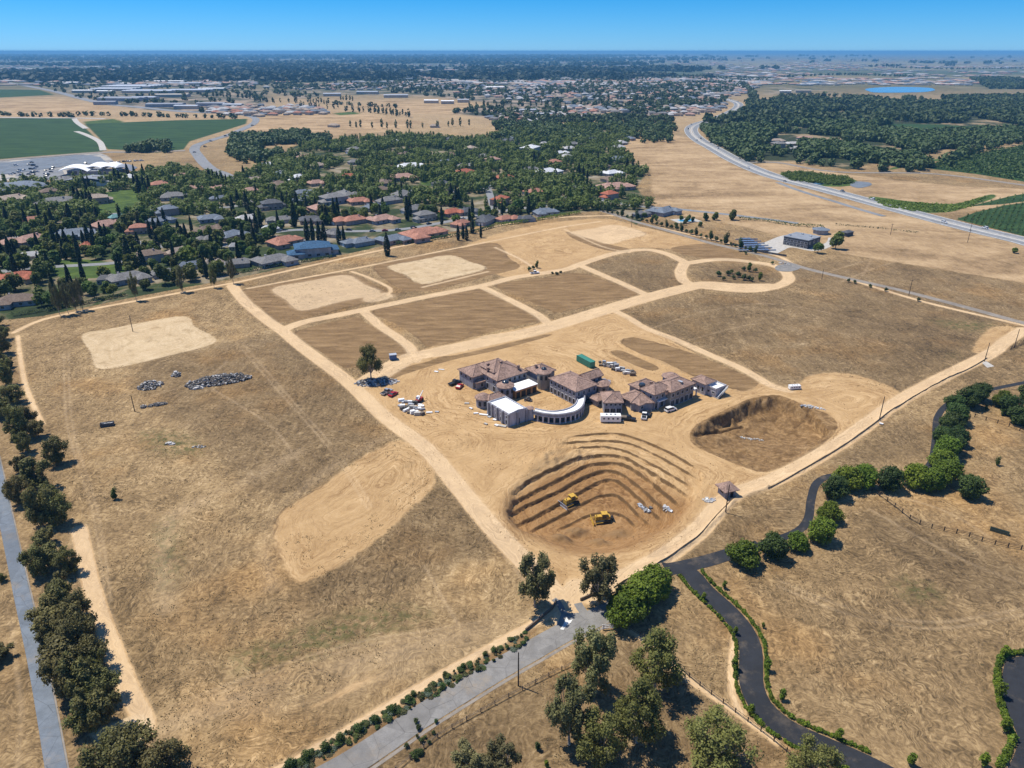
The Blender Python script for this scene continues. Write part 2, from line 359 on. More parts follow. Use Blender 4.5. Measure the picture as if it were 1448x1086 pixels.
# ------------------------------------------------------------------ ground mesh: one sheet, finer near the site
def build_ground():
    ys = [44.0]
    while ys[-1] < 1500: ys.append(ys[-1] + (.30 if 152 < ys[-1] < 240 else ys[-1]*.0038 + .02))
    while ys[-1] < 70000: ys.append(ys[-1] * 1.0085)
    ys = [-4000, -600, -150, -30, 10, 30] + ys
    ys = np.array(ys)
    s = np.linspace(-.78, .78, 1000)
    s = np.concatenate([[-6, -3, -2, -1.4, -1.0, -.86], s, [.86, 1.0, 1.4, 2, 3, 6]])
    wd = np.maximum(ys, 44) + 50
    X = s[None, :] * wd[:, None]; Y = np.repeat(ys[:, None], len(s), 1)
    nr, nc = X.shape
    x, y = X.ravel(), Y.ravel(); z = height(x, y)
    dep = depth(x, y)
    soft = np.maximum(1.2, np.abs(dep) * .0045 * np.clip(dep / 500, 1, 6))
    def mask(polys, k=1.0, smooth=True):
        out = np.zeros(x.shape)
        for p in polys:
            P = GA(p)
            if smooth and P[:, 1].max() < 1200: P = smooth_line(P, 4.0, True)
            mg = 3 * k * max(1.2, depth(0, P[:, 1].max()) * .0045 * min(max(depth(0, P[:, 1].max()) / 500, 1), 6))
            sd = sdf(x, y, P, mg)
            out = np.maximum(out, np.clip(.5 + sd / (2 * soft * k), 0, 1))
        return out
    dirt = mask([PT['site']]); trk = mask(LIGHT, 1.2); dmin = np.full(x.shape, 60.0)
    for wdt, pts in TRACKS:
        L = smooth_line(GA(pts), 4.0); sd = sdf(x, y, L, 14, False, wdt / 2)
        dirt = np.maximum(dirt, np.clip(.5 + sd / 1.6, 0, 1)); trk = np.maximum(trk, np.clip(.5 + (sd - .3) / 2.2, 0, 1)); dmin = np.minimum(dmin, wdt/2 - sd)
    for P in (smooth_line(GA(PT['site']), 4, True), smooth_line(GA(BROWN[5]), 3, True), smooth_line(GA(BROWN[6]), 3, True), _PIT2,
              smooth_line(np.vstack([GA(TERR[0]), GA(CLOSE[0])]), 3, True), smooth_line(GA(DIRT2[0]), 3, True), smooth_line(GA(PALE[0]), 3, True)):
        sd = np.abs(sdf(x, y, P, 40)); dmin = np.minimum(dmin, sd)
    for c, r in ((G(735,540), 40), (G(638,628), 7)):
        dmin = np.minimum(dmin, np.abs(np.hypot(x-c[0], y-c[1]) - r))
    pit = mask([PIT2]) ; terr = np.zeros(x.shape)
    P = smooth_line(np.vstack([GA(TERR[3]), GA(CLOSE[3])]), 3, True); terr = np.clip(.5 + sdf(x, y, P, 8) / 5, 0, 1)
    brown = mask(BROWN); dirt2 = mask(DIRT2, 1.5); dull = mask(DULL, 6)
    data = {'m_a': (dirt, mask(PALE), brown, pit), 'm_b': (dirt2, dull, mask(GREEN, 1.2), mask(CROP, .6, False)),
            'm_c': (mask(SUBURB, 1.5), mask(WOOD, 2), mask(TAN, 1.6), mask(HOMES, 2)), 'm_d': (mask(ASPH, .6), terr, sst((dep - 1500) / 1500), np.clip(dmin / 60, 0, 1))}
    cut = np.zeros(x.shape); nr_ = np.where((x > -15) & (x < 115) & (y > 135) & (y < 270))[0]  # painted shade of the terrace step faces; dark plot rims share the mask
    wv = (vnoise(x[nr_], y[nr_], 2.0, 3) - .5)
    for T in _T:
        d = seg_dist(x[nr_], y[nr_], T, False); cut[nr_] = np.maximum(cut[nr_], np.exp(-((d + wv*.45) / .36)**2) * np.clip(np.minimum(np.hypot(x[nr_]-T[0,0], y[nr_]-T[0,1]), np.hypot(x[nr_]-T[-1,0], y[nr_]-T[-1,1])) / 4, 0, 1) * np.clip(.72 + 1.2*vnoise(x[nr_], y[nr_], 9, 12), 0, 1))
    cut[nr_] = np.maximum(cut[nr_], np.exp(-((seg_dist(x[nr_], y[nr_], CREV, False) + wv*.8) / .8)**2))  # shade in the pit crevice painted dark as well
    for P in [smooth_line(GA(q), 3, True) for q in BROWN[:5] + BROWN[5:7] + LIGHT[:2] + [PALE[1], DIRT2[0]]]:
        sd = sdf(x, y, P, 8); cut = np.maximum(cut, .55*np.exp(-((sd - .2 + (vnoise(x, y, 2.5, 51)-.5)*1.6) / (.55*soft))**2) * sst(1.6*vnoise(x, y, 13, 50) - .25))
    mound_tint = np.zeros(x.shape)  # browner tint over some of the mounds
    for (px, py, rx, ry, hh, rot) in MOUNDS[2:8]:
        cx, cy = G(px, py, -5 if (py > 740 and px > 700) else 0); mound_tint = np.maximum(mound_tint, sst(1.25 - np.hypot((x-cx)/rx, (y-cy)/ry)))
    for wdt, pts in FAINT:
        L = smooth_line(GA(pts), 4.0); sd = sdf(x, y, L, 12, False, wdt / 2); sf = soft * .5 if wdt < 1 else np.maximum(soft, 2.5); wgt = .62 if wdt < 1 else .42
        trk = np.maximum(trk, np.clip(.5 + sd / (2*sf), 0, 1) * wgt * np.clip(.2 + 1.3*vnoise(x, y, 14, 40), 0, 1))
    data['m_e'] = (cut, mound_tint, trk, mask(WEEDY, 3))
    me = bpy.data.meshes.new('ground'); nv = len(x)
    me.vertices.add(nv); me.vertices.foreach_set('co', np.stack([x, y, z], 1).astype(np.float32).ravel())
    idx = np.arange(nr * nc).reshape(nr, nc)
    f = np.stack([idx[:-1, :-1], idx[:-1, 1:], idx[1:, 1:], idx[1:, :-1]], -1).reshape(-1, 4)
    me.loops.add(f.size); me.polygons.add(len(f))
    me.loops.foreach_set('vertex_index', f.ravel().astype(np.int32))
    me.polygons.foreach_set('loop_start', (np.arange(len(f)) * 4).astype(np.int32))
    me.polygons.foreach_set('use_smooth', np.ones(len(f), bool))
    me.update(calc_edges=True)
    for k, ch in data.items():
        a = me.color_attributes.new(k, 'FLOAT_COLOR', 'POINT')
        a.data.foreach_set('color', np.stack(ch, 1).astype(np.float32).ravel())
    o = bpy.data.objects.new('ground', me); COL.objects.link(o); o['kind'] = 'structure'
    me.materials.append(ground_material()); return o

def ground_material():
    t = NT('ground_soil'); p = t.pos()
    A = [t.attr(k) for k in ('m_a', 'm_b', 'm_c', 'm_d')]
    def sep(a):
        n = t.new('ShaderNodeSeparateColor'); t.t.links.new(a.outputs['Color'], n.inputs[0]); return (n.outputs[0], n.outputs[1], n.outputs[2], a.outputs['Alpha'])
    (dirt, pale, brown, pit), (dirt2, dull, green, crop), (sub, wood, tan, homes), (asph, terr, far, dm) = map(sep, A)
    big = t.noise(p, .012, 5, .6); mid = t.noise(p, .09, 6, .6, .6); fine = t.noise(p, .9, 5, .65); tiny = t.noise(p, 3.2, 3, .6)
    edge = t.noise(p, .35, 5, .7)
    def E(m, amt=.55, lo=.38, hi=.62):   # ragged edge
        return t.ss(t.math('ADD', m, t.math('MULTIPLY', t.math('SUBTRACT', edge, .5), amt)), lo, hi)
    # ruts follow the distance to the nearest track or bank
    comb = t.new('ShaderNodeCombineXYZ'); sx = t.new('ShaderNodeSeparateXYZ'); t.set(sx.inputs[0], p)
    wob = t.math('MULTIPLY', t.math('SUBTRACT', t.noise(p, .05, 4, .6), .5), 14.0)
    dd = t.math('ADD', t.math('MULTIPLY', dm, 60.0), wob)
    t.set(comb.inputs[0], t.math('MULTIPLY', sx.outputs[0], .035)); t.set(comb.inputs[1], t.math('MULTIPLY', sx.outputs[1], .035)); t.set(comb.inputs[2], t.math('MULTIPLY', dd, 1.15))
    rut = t.math('ADD', t.math('MULTIPLY', t.noise(comb.outputs[0], 1.0, 5, .72, .35), .78), t.math('MULTIPLY', t.noise(p, .5, 4, .7, .8), .22))
    comb2 = t.new('ShaderNodeCombineXYZ')
    t.set(comb2.inputs[0], t.math('MULTIPLY', sx.outputs[0], .12)); t.set(comb2.inputs[1], t.math('MULTIPLY', sx.outputs[1], .12)); t.set(comb2.inputs[2], t.math('MULTIPLY', dd, 3.2))
    rut2 = t.noise(comb2.outputs[0], 1.0, 2, .6)
    rk = t.ss(t.noise(p, .028, 3), .36, .60, .40, 1.10); rv = t.math('ADD', t.math('ADD', t.math('MULTIPLY', t.math('SUBTRACT', rut, .5), rk), .45), t.math('MULTIPLY', mid, .35)); rv = t.math('ADD', rv, t.math('ADD', .15, t.math('MULTIPLY', t.math('SUBTRACT', rut2, .5), t.math('MULTIPLY', rk, .5)))); rv = t.math('ADD', rv, t.math('MULTIPLY', fine, .18))
    rv = t.math('SUBTRACT', rv, .37)
    # dry grass: curly mown streaks
    curl = t.new('ShaderNodeVectorMath', operation='SCALE'); t.set(curl.inputs[0], t.noise(p, .07, 3, .6, col=True)); curl.inputs['Scale'].default_value = 26.0
    pv = t.new('ShaderNodeVectorMath', operation='ADD'); t.set(pv.inputs[0], p); t.set(pv.inputs[1], curl.outputs[0]); pw = pv.outputs[0]
    st1 = t.noise(t.map(pw, (1.3, .28, 1), (0, 0, .5)), 1.0, 4, .62, .5)
    st2 = t.noise(t.map(pw, (.25, 1.25, 1), (0, 0, .2)), 1.0, 4, .62, .8)
    st3 = t.noise(t.map(p, (.5, .09, 1), (0, 0, -.5)), 1.0, 5, .6, 1.2)
    sel = t.ss(t.noise(p, .03, 2), .42, .58)
    st = t.mix(sel, st1, st2)
    v = t.math('ADD', t.math('MULTIPLY', st, .78), t.math('MULTIPLY', big, .42))
    v = t.math('ADD', v, t.math('MULTIPLY', mid, .30)); v = t.math('ADD', v, t.math('MULTIPLY', fine, .30))
    v = t.math('SUBTRACT', v, .90); v = t.math('MULTIPLY', v, 1.75); v = t.math('ADD', v, .54)
    v = t.math('ADD', v, t.math('MULTIPLY', t.math('SUBTRACT', st3, .5), .45)); v = t.math('ADD', v, t.math('MULTIPLY', t.math('SUBTRACT', rut, .5), t.ss(t.noise(p, .018, 3), .42, .6, .10, .75)))
    grass = t.ramp(v, [(0.08, (.055, .036, .018)), (.32, (.145, .096, .045)), (.52, (.255, .168, .080)), (.74, (.395, .27, .132)), (.95, (.57, .41, .225))])
    grass = t.mix(t.ss(t.noise(p, .025, 3), .5, .68, 0, .55), grass, t.mix(1.0, grass, (1.12, .95, .72), 'MULTIPLY'))
    weeds = t.math('MULTIPLY', t.ss(t.noise(p, .6, 3, .7), .63, .70), t.ss(t.noise(p, .035, 3), .50, .62))
    grass = t.mix(t.math('MULTIPLY', weeds, .8), grass, (.055, .052, .022))
    dullc = t.mix(.85, grass, t.mix(1.0, grass, (.66, .66, .67), 'MULTIPLY'))
    wd_ = t.math('MULTIPLY', t.attr('m_e').outputs['Alpha'], t.ss(t.noise(p, .45, 4, .7), .40, .62)); grass = t.mix(t.math('MULTIPLY', wd_, .9), grass, (.085, .088, .028))
    c = t.mix(E(dull, 1.1, .2, .8), grass, dullc)
    dcol = t.ramp(rv, [(.20, (.19, .105, .042)), (.38, (.365, .222, .098)), (.52, (.49, .315, .148)), (.70, (.61, .415, .215)), (.9, (.70, .52, .31))])
    c = t.mix(t.math('MULTIPLY', E(dirt2, 1.0, .3, .7), .92), c, dcol)
    # tilled plots: brown soil with soft streaks across
    bst = t.noise(t.map(p, (.07, .30, 1), (0, 0, -.40)), 1.0, 8, .74, .5)
    bv = t.math('ADD', t.math('MULTIPLY', bst, .8), t.math('MULTIPLY', fine, .2))
    bcol = t.ramp(bv, [(.3, (.095, .056, .024)), (.45, (.20, .122, .054)), (.58, (.29, .183, .085)), (.75, (.42, .28, .14))])
    c = t.mix(E(brown, .5), c, bcol)
    c = t.mix(E(t.math('MULTIPLY', dirt, t.math('SUBTRACT', 1.0, t.math('MULTIPLY', brown, 1.0, 0, True))), .5), c, dcol)
    pcol = t.ramp(t.math('ADD', t.math('MULTIPLY', rut, .5), t.math('MULTIPLY', t.math('ADD', mid, fine), .27)), [(.3, (.33, .22, .11)), (.45, (.50, .36, .20)), (.60, (.64, .49, .30)), (.8, (.74, .60, .41))])
    c = t.mix(t.math('MULTIPLY', E(pale, .9, .3, .7), t.ss(t.noise(p, .16, 4, .6), .30, .5, .55, .95)), c, pcol)
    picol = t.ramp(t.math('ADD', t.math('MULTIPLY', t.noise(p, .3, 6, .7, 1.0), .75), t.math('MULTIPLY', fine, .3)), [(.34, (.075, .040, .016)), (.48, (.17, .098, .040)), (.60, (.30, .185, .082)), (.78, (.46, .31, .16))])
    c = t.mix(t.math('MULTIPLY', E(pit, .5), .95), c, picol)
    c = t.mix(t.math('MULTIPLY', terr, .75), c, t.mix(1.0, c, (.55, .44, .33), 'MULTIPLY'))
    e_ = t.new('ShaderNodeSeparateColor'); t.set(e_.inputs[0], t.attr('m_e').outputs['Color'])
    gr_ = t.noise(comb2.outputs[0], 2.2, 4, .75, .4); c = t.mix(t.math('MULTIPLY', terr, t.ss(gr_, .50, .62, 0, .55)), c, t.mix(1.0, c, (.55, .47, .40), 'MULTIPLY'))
    c = t.mix(t.math('MULTIPLY', e_.outputs[1], .7), c, (.24, .15, .07))
    c = t.mix(t.math('MULTIPLY', t.ss(e_.outputs[0], .15, .75), .9), c, (.10, .058, .025))  # dark brown: shade painted on terrace steps and crevice, plus plot rims
    c = t.mix(t.math('MULTIPLY', t.math('MAXIMUM', E(e_.outputs[2], .6), t.math('MULTIPLY', e_.outputs[2], .8)), .68), c, t.mix(1.0, t.mix(.35, dcol, (.68, .57, .41)), (1.2, 1.2, 1.2), 'MULTIPLY'))
    gcol = t.ramp(t.math('ADD', t.math('MULTIPLY', mid, .7), t.math('MULTIPLY', tiny, .3)), [(.3, (.022, .042, .010)), (.5, (.06, .10, .018)), (.7, (.13, .18, .035))])
    # suburb floor: gardens, lawns, drives
    s1 = t.noise(p, .035, 4, .6, .5)
    sfl = t.ramp(s1, [(.34, (.020, .032, .012)), (.45, (.040, .060, .018)), (.50, (.085, .085, .038)), (.57, (.22, .175, .105)), (.68, (.32, .28, .21))])
    c = t.mix(E(sub, .5), c, sfl)
    c = t.mix(E(tan, .8, .3, .7), c, t.ramp(t.math('ADD', t.math('MULTIPLY', t.math('SUBTRACT', v, .5), .30), t.math('ADD', t.math('MULTIPLY', t.noise(t.map(p, (.010, .022, 1)), 1.0, 7, .66, 1.1), .78), t.math('MULTIPLY', t.math('ADD', mid, st3), .13))), [(.32, (.16, .105, .050)), (.44, (.29, .19, .095)), (.56, (.42, .285, .15)), (.72, (.55, .39, .22))]))
    c = t.mix(E(wood, .9, .3, .7), c, t.mix(t.ss(t.noise(p, .012, 5, .6), .52, .62), (.035, .045, .018), (.28, .21, .12)))
    # far plain: woods, fields, built-up specks
    fpos = t.map(p, (.0012, .0030, 1)); fn = t.noise(fpos, 1.0, 6, .68, .5)
    cell = t.vor(t.map(p, (.0016, .0042, 1), (0, 0, .2)), 1.0, 'Color'); cs = t.new('ShaderNodeSeparateColor'); t.set(cs.inputs[0], cell)
    fcol = t.ramp(t.math('ADD', t.math('MULTIPLY', fn, .8), t.math('MULTIPLY', cs.outputs[0], .22)), [(.46, (.014, .026, .016)), (.55, (.030, .045, .028)), (.61, (.14, .12, .08)), (.70, (.34, .26, .18))])
    fm = t.math('MULTIPLY', far, t.math('SUBTRACT', 1.0, t.math('MAXIMUM', tan, homes)))
    c = t.mix(fm, c, fcol)
    hp = t.math('MULTIPLY', t.vor(p, .045), 1.0); hcol = t.mix(t.ss(t.noise(p, .012, 5, .7), .42, .6), (.05, .055, .035), (.34, .26, .19))
    c = t.mix(E(homes, .8, .3, .7), c, hcol)
    c = t.mix(E(green, .5), c, gcol)
    cr = t.ramp(t.math('ADD', t.math('MULTIPLY', t.noise(t.map(p, (.02, .08, 1), (0, 0, .05)), 1.0, 5, .6), .8), t.math('MULTIPLY', fine, .2)), [(.3, (.014, .034, .010)), (.5, (.030, .066, .017)), (.7, (.055, .105, .026))])
    c = t.mix(t.ss(crop, .35, .65), c, cr)
    c = t.mix(t.ss(asph, .3, .7), c, t.mix(t.ss(t.noise(p, .05, 3), .45, .55), (.21, .215, .22), (.42, .38, .32)))
    # moisture / dust patches everywhere on bare soil
    c = t.mix(t.ss(t.noise(p, .22, 5, .7), .56, .74, 0, .35), c, t.mix(1.0, c, (.72, .68, .64), 'MULTIPLY'))
    bh = t.math('ADD', t.math('MULTIPLY', fine, .5), t.math('MULTIPLY', st, .6))
    bh = t.mix(E(t.math('MAXIMUM', dirt, dirt2)), bh, t.math('ADD', t.math('MULTIPLY', rut, .7), t.math('MULTIPLY', rut2, .3)))
    t.bump(bh, .75, .55)
    return t.out(c, .95)
ground = build_ground()
# ------------------------------------------------------------------ mesh building
class MB:
    def __init__(s): s.v = []; s.f = []; s.mi = []
    def add(s, vs, fs, mi=0):
        o = len(s.v); s.v += [tuple(v) for v in vs]; s.f += [tuple(i + o for i in f) for f in fs]; s.mi += [mi] * len(fs); return s
    def box(s, c, d, rz=0.0, mi=0, ry=0.0):
        """c = centre, d = full sizes"""
        M = Matrix.Translation(c) @ Matrix.Rotation(rz, 4, 'Z') @ Matrix.Rotation(ry, 4, 'Y')
        vs = [M @ Vector((x*d[0]/2, y*d[1]/2, z*d[2]/2)) for x in (-1, 1) for y in (-1, 1) for z in (-1, 1)]
        return s.add(vs, [(0,1,3,2), (4,6,7,5), (0,4,5,1), (2,3,7,6), (0,2,6,4), (1,5,7,3)], mi)
    def prism(s, poly, z0, z1, mi=0, taper=1.0):
        n = len(poly); cx = sum(p[0] for p in poly)/n; cy = sum(p[1] for p in poly)/n
        vs = [(x, y, z0) for x, y in poly] + [(cx+(x-cx)*taper, cy+(y-cy)*taper, z1) for x, y in poly]
        fs = [(i, (i+1) % n, n+(i+1) % n, n+i) for i in range(n)] + [tuple(range(n-1, -1, -1)), tuple(range(n, 2*n))]
        return s.add(vs, fs, mi)
    def tube(s, pts, rads, n=7, mi=0, caps=True):
        rings = []; pts = [Vector(p) for p in pts]; vs = []
        for i, p in enumerate(pts):
            d = (pts[min(i+1, len(pts)-1)] - pts[max(i-1, 0)]).normalized()
            a = d.cross(Vector((0, 0, 1)) if abs(d.z) < .9 else Vector((1, 0, 0))).normalized(); b = d.cross(a)
            for k in range(n):
                t = 2*math.pi*k/n; vs.append(p + (a*math.cos(t) + b*math.sin(t)) * rads[i])
        fs = [(i*n+k, i*n+(k+1) % n, (i+1)*n+(k+1) % n, (i+1)*n+k) for i in range(len(pts)-1) for k in range(n)]
        if caps: fs += [tuple(range(n-1, -1, -1)), tuple((len(pts)-1)*n+k for k in range(n))]
        return s.add(vs, fs, mi)
    def lathe(s, prof, c=(0,0,0), n=16, mi=0, a0=0, a1=2*math.pi):
        full = abs(a1-a0-2*math.pi) < 1e-6; m = n if full else n+1
        vs = [(c[0]+r*math.cos(a0+(a1-a0)*k/n), c[1]+r*math.sin(a0+(a1-a0)*k/n), c[2]+z) for r, z in prof for k in range(m)]
        fs = [(i*m+k, i*m+(k+1) % m, (i+1)*m+(k+1) % m, (i+1)*m+k) for i in range(len(prof)-1) for k in range(n)]
        return s.add(vs, fs, mi)
    def hip(s, c4, z, rise, over=.5, thick=.22, mi=0, gable=False, ridge=False):
        """hip roof on the rectangle c4 (counter-clockwise), eaves at z"""
        c = [Vector((x, y, 0)) for x, y in c4]; m = sum(c, Vector())/4
        U = (c[1]-c[0]); W = (c[3]-c[0]); lu, lw = U.length, W.length; U.normalize(); W.normalize()
        lu += 2*over; lw += 2*over
        q = [m + U*(a*lu/2) + W*(b*lw/2) for a, b in ((-1,-1),(1,-1),(1,1),(-1,1))]
        if lu >= lw: k = (lu/2 if gable else max(lu/2-lw/2, .05)); r = [m - U*k, m + U*k]; F = lambda o: [(o+0,o+1,o+5,o+4),(o+1,o+2,o+5),(o+2,o+3,o+4,o+5),(o+3,o+0,o+4)]
        else: k = (lw/2 if gable else max(lw/2-lu/2, .05)); r = [m - W*k, m + W*k]; F = lambda o: [(o+0,o+1,o+4),(o+1,o+2,o+5,o+4),(o+2,o+3,o+5),(o+3,o+0,o+4,o+5)]
        vs = [(p.x, p.y, z) for p in q] + [(p.x, p.y, z+rise) for p in r]
        lo = [(p.x, p.y, z-thick) for p in q]
        if ridge:
            for a, b in ((4,5),) + (((0,4),(3,4),(1,5),(2,5)) if lu >= lw else ((0,4),(1,4),(2,5),(3,5))):
                s.tube([Vector(vs[a]) + Vector((0,0,.04)), Vector(vs[b]) + Vector((0,0,.04))], [.13, .13], 5, mi)
        s.add(vs, F(0), mi); s.add([vs[i] for i in range(4)] + lo, [(4,5,1,0),(5,6,2,1),(6,7,3,2),(7,4,0,3),(7,6,5,4)], mi); return s
    def mesh(s, name, mats):
        me = bpy.data.meshes.new(name); me.from_pydata(s.v, [], s.f)
        for m in (mats if isinstance(mats, (list, tuple)) else [mats]): me.materials.append(m)
        if any(s.mi): me.polygons.foreach_set('material_index', s.mi)
        me.update(); return me

def link(name, me, parent=None, loc=None):
    o = bpy.data.objects.new(name, me); COL.objects.link(o)
    if parent: o.parent = parent
    if loc is not None: o.location = loc
    return o
THINGS = []
def tag(o, desc, cat, group=None, full=False):
    """desc may be a finished label (full) or a phrase the last section makes unique"""
    o['label'] = desc; o['category'] = cat
    if group: o['group'] = group
    THINGS.append([o, desc, full]); return o
def thing(name, desc, cat, loc=(0,0,0), rz=0.0, group=None, full=False):
    o = bpy.data.objects.new(name, None); COL.objects.link(o); o.empty_display_size = .5
    o.location = loc; o.rotation_euler = (0, 0, rz); return tag(o, desc, cat, group, full)
def children(o): return KIDS.get(o.name, [])
KIDS = {}
def part(name, mb, mats, parent, shade=False):
    me = mb if isinstance(mb, bpy.types.Mesh) else mb.mesh(name, mats)
    o = link(name, me, parent); KIDS.setdefault(parent.name, []).append(o)
    if shade: me.polygons.foreach_set('use_smooth', [True]*len(me.polygons))
    return o
def copy_tree(o, parent=None):
    c = o.copy(); COL.objects.link(c); c.parent = parent
    for k in children(o):
        q = copy_tree(k, c); KIDS.setdefault(c.name, []).append(q)
    return c
def structure(name, me, loc=None):
    o = link(name, me, None, loc); o['kind'] = 'structure'; return o

# ------------------------------------------------------------------ materials
def plain(name, col, rough=.7, var=.12, scale=2.0, metal=0.0, spec=.3):
    t = NT(name); p = t.obj(); n = t.noise(p, scale, 4, .6)
    c = t.mix(t.ss(n, .3, .7), tuple(x*(1-var) for x in col), tuple(min(1, x*(1+var)) for x in col))
    t.b.inputs['Metallic'].default_value = metal; t.b.inputs['Specular IOR Level'].default_value = spec
    return t.out(c, rough)
def leafmat(name, dark, light, hue=0.0, trans=0.12):
    t = NT(name); p = t.pos(); oi = t.new('ShaderNodeObjectInfo')
    n = t.noise(p, .9, 3, .6); n2 = t.noise(p, 5.0, 2, .5)
    f = t.math('ADD', t.math('MULTIPLY', n, .6), t.math('MULTIPLY', n2, .4))
    c = t.mix(t.ss(f, .34, .66), dark, light)
    hs = t.new('ShaderNodeHueSaturation'); t.set(hs.inputs['Color'], c)
    t.set(hs.inputs['Value'], t.math('ADD', .75, t.math('MULTIPLY', oi.outputs['Random'], .5)))
    r2 = t.math('FRACT', t.math('MULTIPLY', oi.outputs['Random'], 7.31))
    t.set(hs.inputs['Hue'], t.math('ADD', .5 - hue/2, t.math('MULTIPLY', r2, hue)))
    t.b.inputs['Specular IOR Level'].default_value = .25
    t.set(t.b.inputs['Base Color'], hs.outputs[0]); t.b.inputs['Roughness'].default_value = .6
    tr = t.new('ShaderNodeBsdfTranslucent'); t.set(tr.inputs[0], hs.outputs[0]); ms = t.new('ShaderNodeMixShader'); ms.inputs[0].default_value = trans
    t.set(ms.inputs[1], t.b.outputs[0]); t.set(ms.inputs[2], tr.outputs[0]); t.t.links.new(ms.outputs[0], t.n['Material Output'].inputs[0])
    return t.m
M = {}
M['gum'] = leafmat('gum_leaves', (.105, .100, .038), (.27, .255, .105), .03, .3)
M['gum2'] = leafmat('gum_leaves_green', (.095, .100, .027), (.255, .255, .068), .03, .3)
M['row'] = leafmat('windbreak_leaves', (.080, .078, .026), (.25, .23, .075), .05, .3)
M['oak'] = leafmat('bright_green_leaves', (.058, .098, .009), (.19, .255, .022), .03, .25)
M['oakd'] = leafmat('deep_green_leaves', (.028, .052, .011), (.080, .122, .024), .03, .22)
M['sub'] = leafmat('garden_leaves', (.056, .080, .016), (.180, .225, .048), .07, .35)
M['subl'] = leafmat('light_garden_leaves', (.080, .120, .018), (.19, .25, .04), .06, .35)
M['cyp'] = leafmat('cypress_leaves', (.014, .024, .010), (.042, .060, .022), .03, .08)
M['shrub'] = leafmat('shrub_leaves', (.030, .050, .012), (.085, .120, .026), .06)
M['sage'] = leafmat('sage_leaves', (.060, .085, .055), (.130, .165, .110), .03)
M['olive'] = leafmat('rockrose_leaves', (.045, .050, .016), (.110, .105, .040), .06)
M['wood'] = leafmat('far_wood_leaves', (.034, .054, .015), (.110, .142, .042), .05)
M['bark'] = plain('grey_bark', (.20, .155, .115), .9, .35, 1.5)
M['barkp'] = plain('pale_bark', (.36, .31, .25), .9, .3, 1.2)
M['timber'] = plain('weathered_timber', (.16, .125, .095), .85, .3, 3)
M['pole'] = plain('dark_pole_timber', (.055, .042, .034), .85, .3, 3)
M['black'] = plain('black_rubber', (.018, .018, .019), .7)
M['dark'] = plain('dark_opening', (.022, .024, .028), .5)
M['glass'] = plain('dark_glass', (.030, .040, .052), .15, .3, .5, 0, .6)
M['white'] = plain('white_paint', (.78, .78, .76), .5, .05)
M['roofw'] = plain('white_roof_membrane', (.86, .86, .85), .6, .06, .7)
M['conc'] = plain('pale_concrete', (.46, .43, .38), .85, .15, .6)
M['grey'] = plain('grey_metal', (.28, .29, .31), .5, .15)
M['steel'] = plain('light_metal', (.52, .54, .56), .4, .12, 1, .3)
M['yellow'] = plain('machine_yellow', (.48, .29, .045), .65, .35, 1.2)
M['red'] = plain('faded_red_paint', (.30, .035, .030), .55, .2)
M['green'] = plain('green_container_paint', (.05, .22, .16), .5, .12)
M['blue'] = plain('blue_paint', (.05, .11, .26), .5, .15)
M['teal'] = plain('teal_roof', (.24, .42, .40), .6, .1)
M['stone'] = plain('grey_stone', (.135, .125, .115), .95, .6, 1.2)
M['stonep'] = plain('pale_stone', (.48, .46, .43), .95, .35, 1.2)
M['sheath'] = plain('plywood_sheathing', (.42, .22, .085), .8, .35, .8)
M['sand'] = plain('dug_sand', (.42, .28, .15), .95, .2, 1)
def stucco(name, col):
    t = NT(name); p = t.obj(); n = t.noise(t.map(p, (1, 1, .35)), .8, 5, .65)
    c = t.mix(t.ss(n, .35, .68), tuple(x*.80 for x in col), tuple(min(1, x*1.12) for x in col)); t.bump(t.noise(p, 12, 3), .15, .02); return t.out(c, .85)
M['mwall'] = stucco('grey_undercoat_render', (.285, .285, .31)); M['mwallp'] = stucco('pale_undercoat_render', (.44, .44, .47)); M['mwallt'] = stucco('tan_undercoat_render', (.30, .265, .22))
M['cream'] = stucco('cream_render', (.46, .40, .32)); M['wallg'] = stucco('grey_render', (.33, .33, .34)); M['wallp'] = stucco('pink_render', (.42, .31, .26)); M['charcoal'] = stucco('charcoal_cladding', (.085, .09, .10))
def tiles(name, col, patch=.5, scale=2.6):
    t = NT(name); p = t.obj(); oi = t.new('ShaderNodeObjectInfo')
    sp = t.new('ShaderNodeCombineXYZ'); t.set(sp.inputs[0], t.math('MULTIPLY', oi.outputs['Random'], 50.0))
    pa = t.new('ShaderNodeVectorMath', operation='ADD'); t.set(pa.inputs[0], p); t.set(pa.inputs[1], sp.outputs[0]); p = pa.outputs[0]
    v = t.vor(t.map(p, (scale, scale, scale*1.6)), 1.0, 'Color'); s = t.new('ShaderNodeSeparateColor'); t.set(s.inputs[0], v)
    n = t.noise(p, .35, 5, .65)
    c = t.mix(s.outputs[0], tuple(x*.62 for x in col), tuple(min(1, x*1.30) for x in col))
    c = t.mix(t.ss(n, .45, .7, 0, patch), c, tuple(min(1, x*1.45+.02) for x in col))
    w_ = t.new('ShaderNodeTexWave', wave_type='BANDS', bands_direction='Z'); t.set(w_.inputs['Vector'], p); w_.inputs['Scale'].default_value = 1.4; w_.inputs['Distortion'].default_value = 1.0
    c = t.mix(t.math('MULTIPLY', w_.outputs[1], .16), c, (.03, .025, .02)); t.bump(s.outputs[1], .5, .06); return t.out(c, .8)
M['tile'] = tiles('clay_tile_mottled', (.31, .205, .160), .5, 2.0)
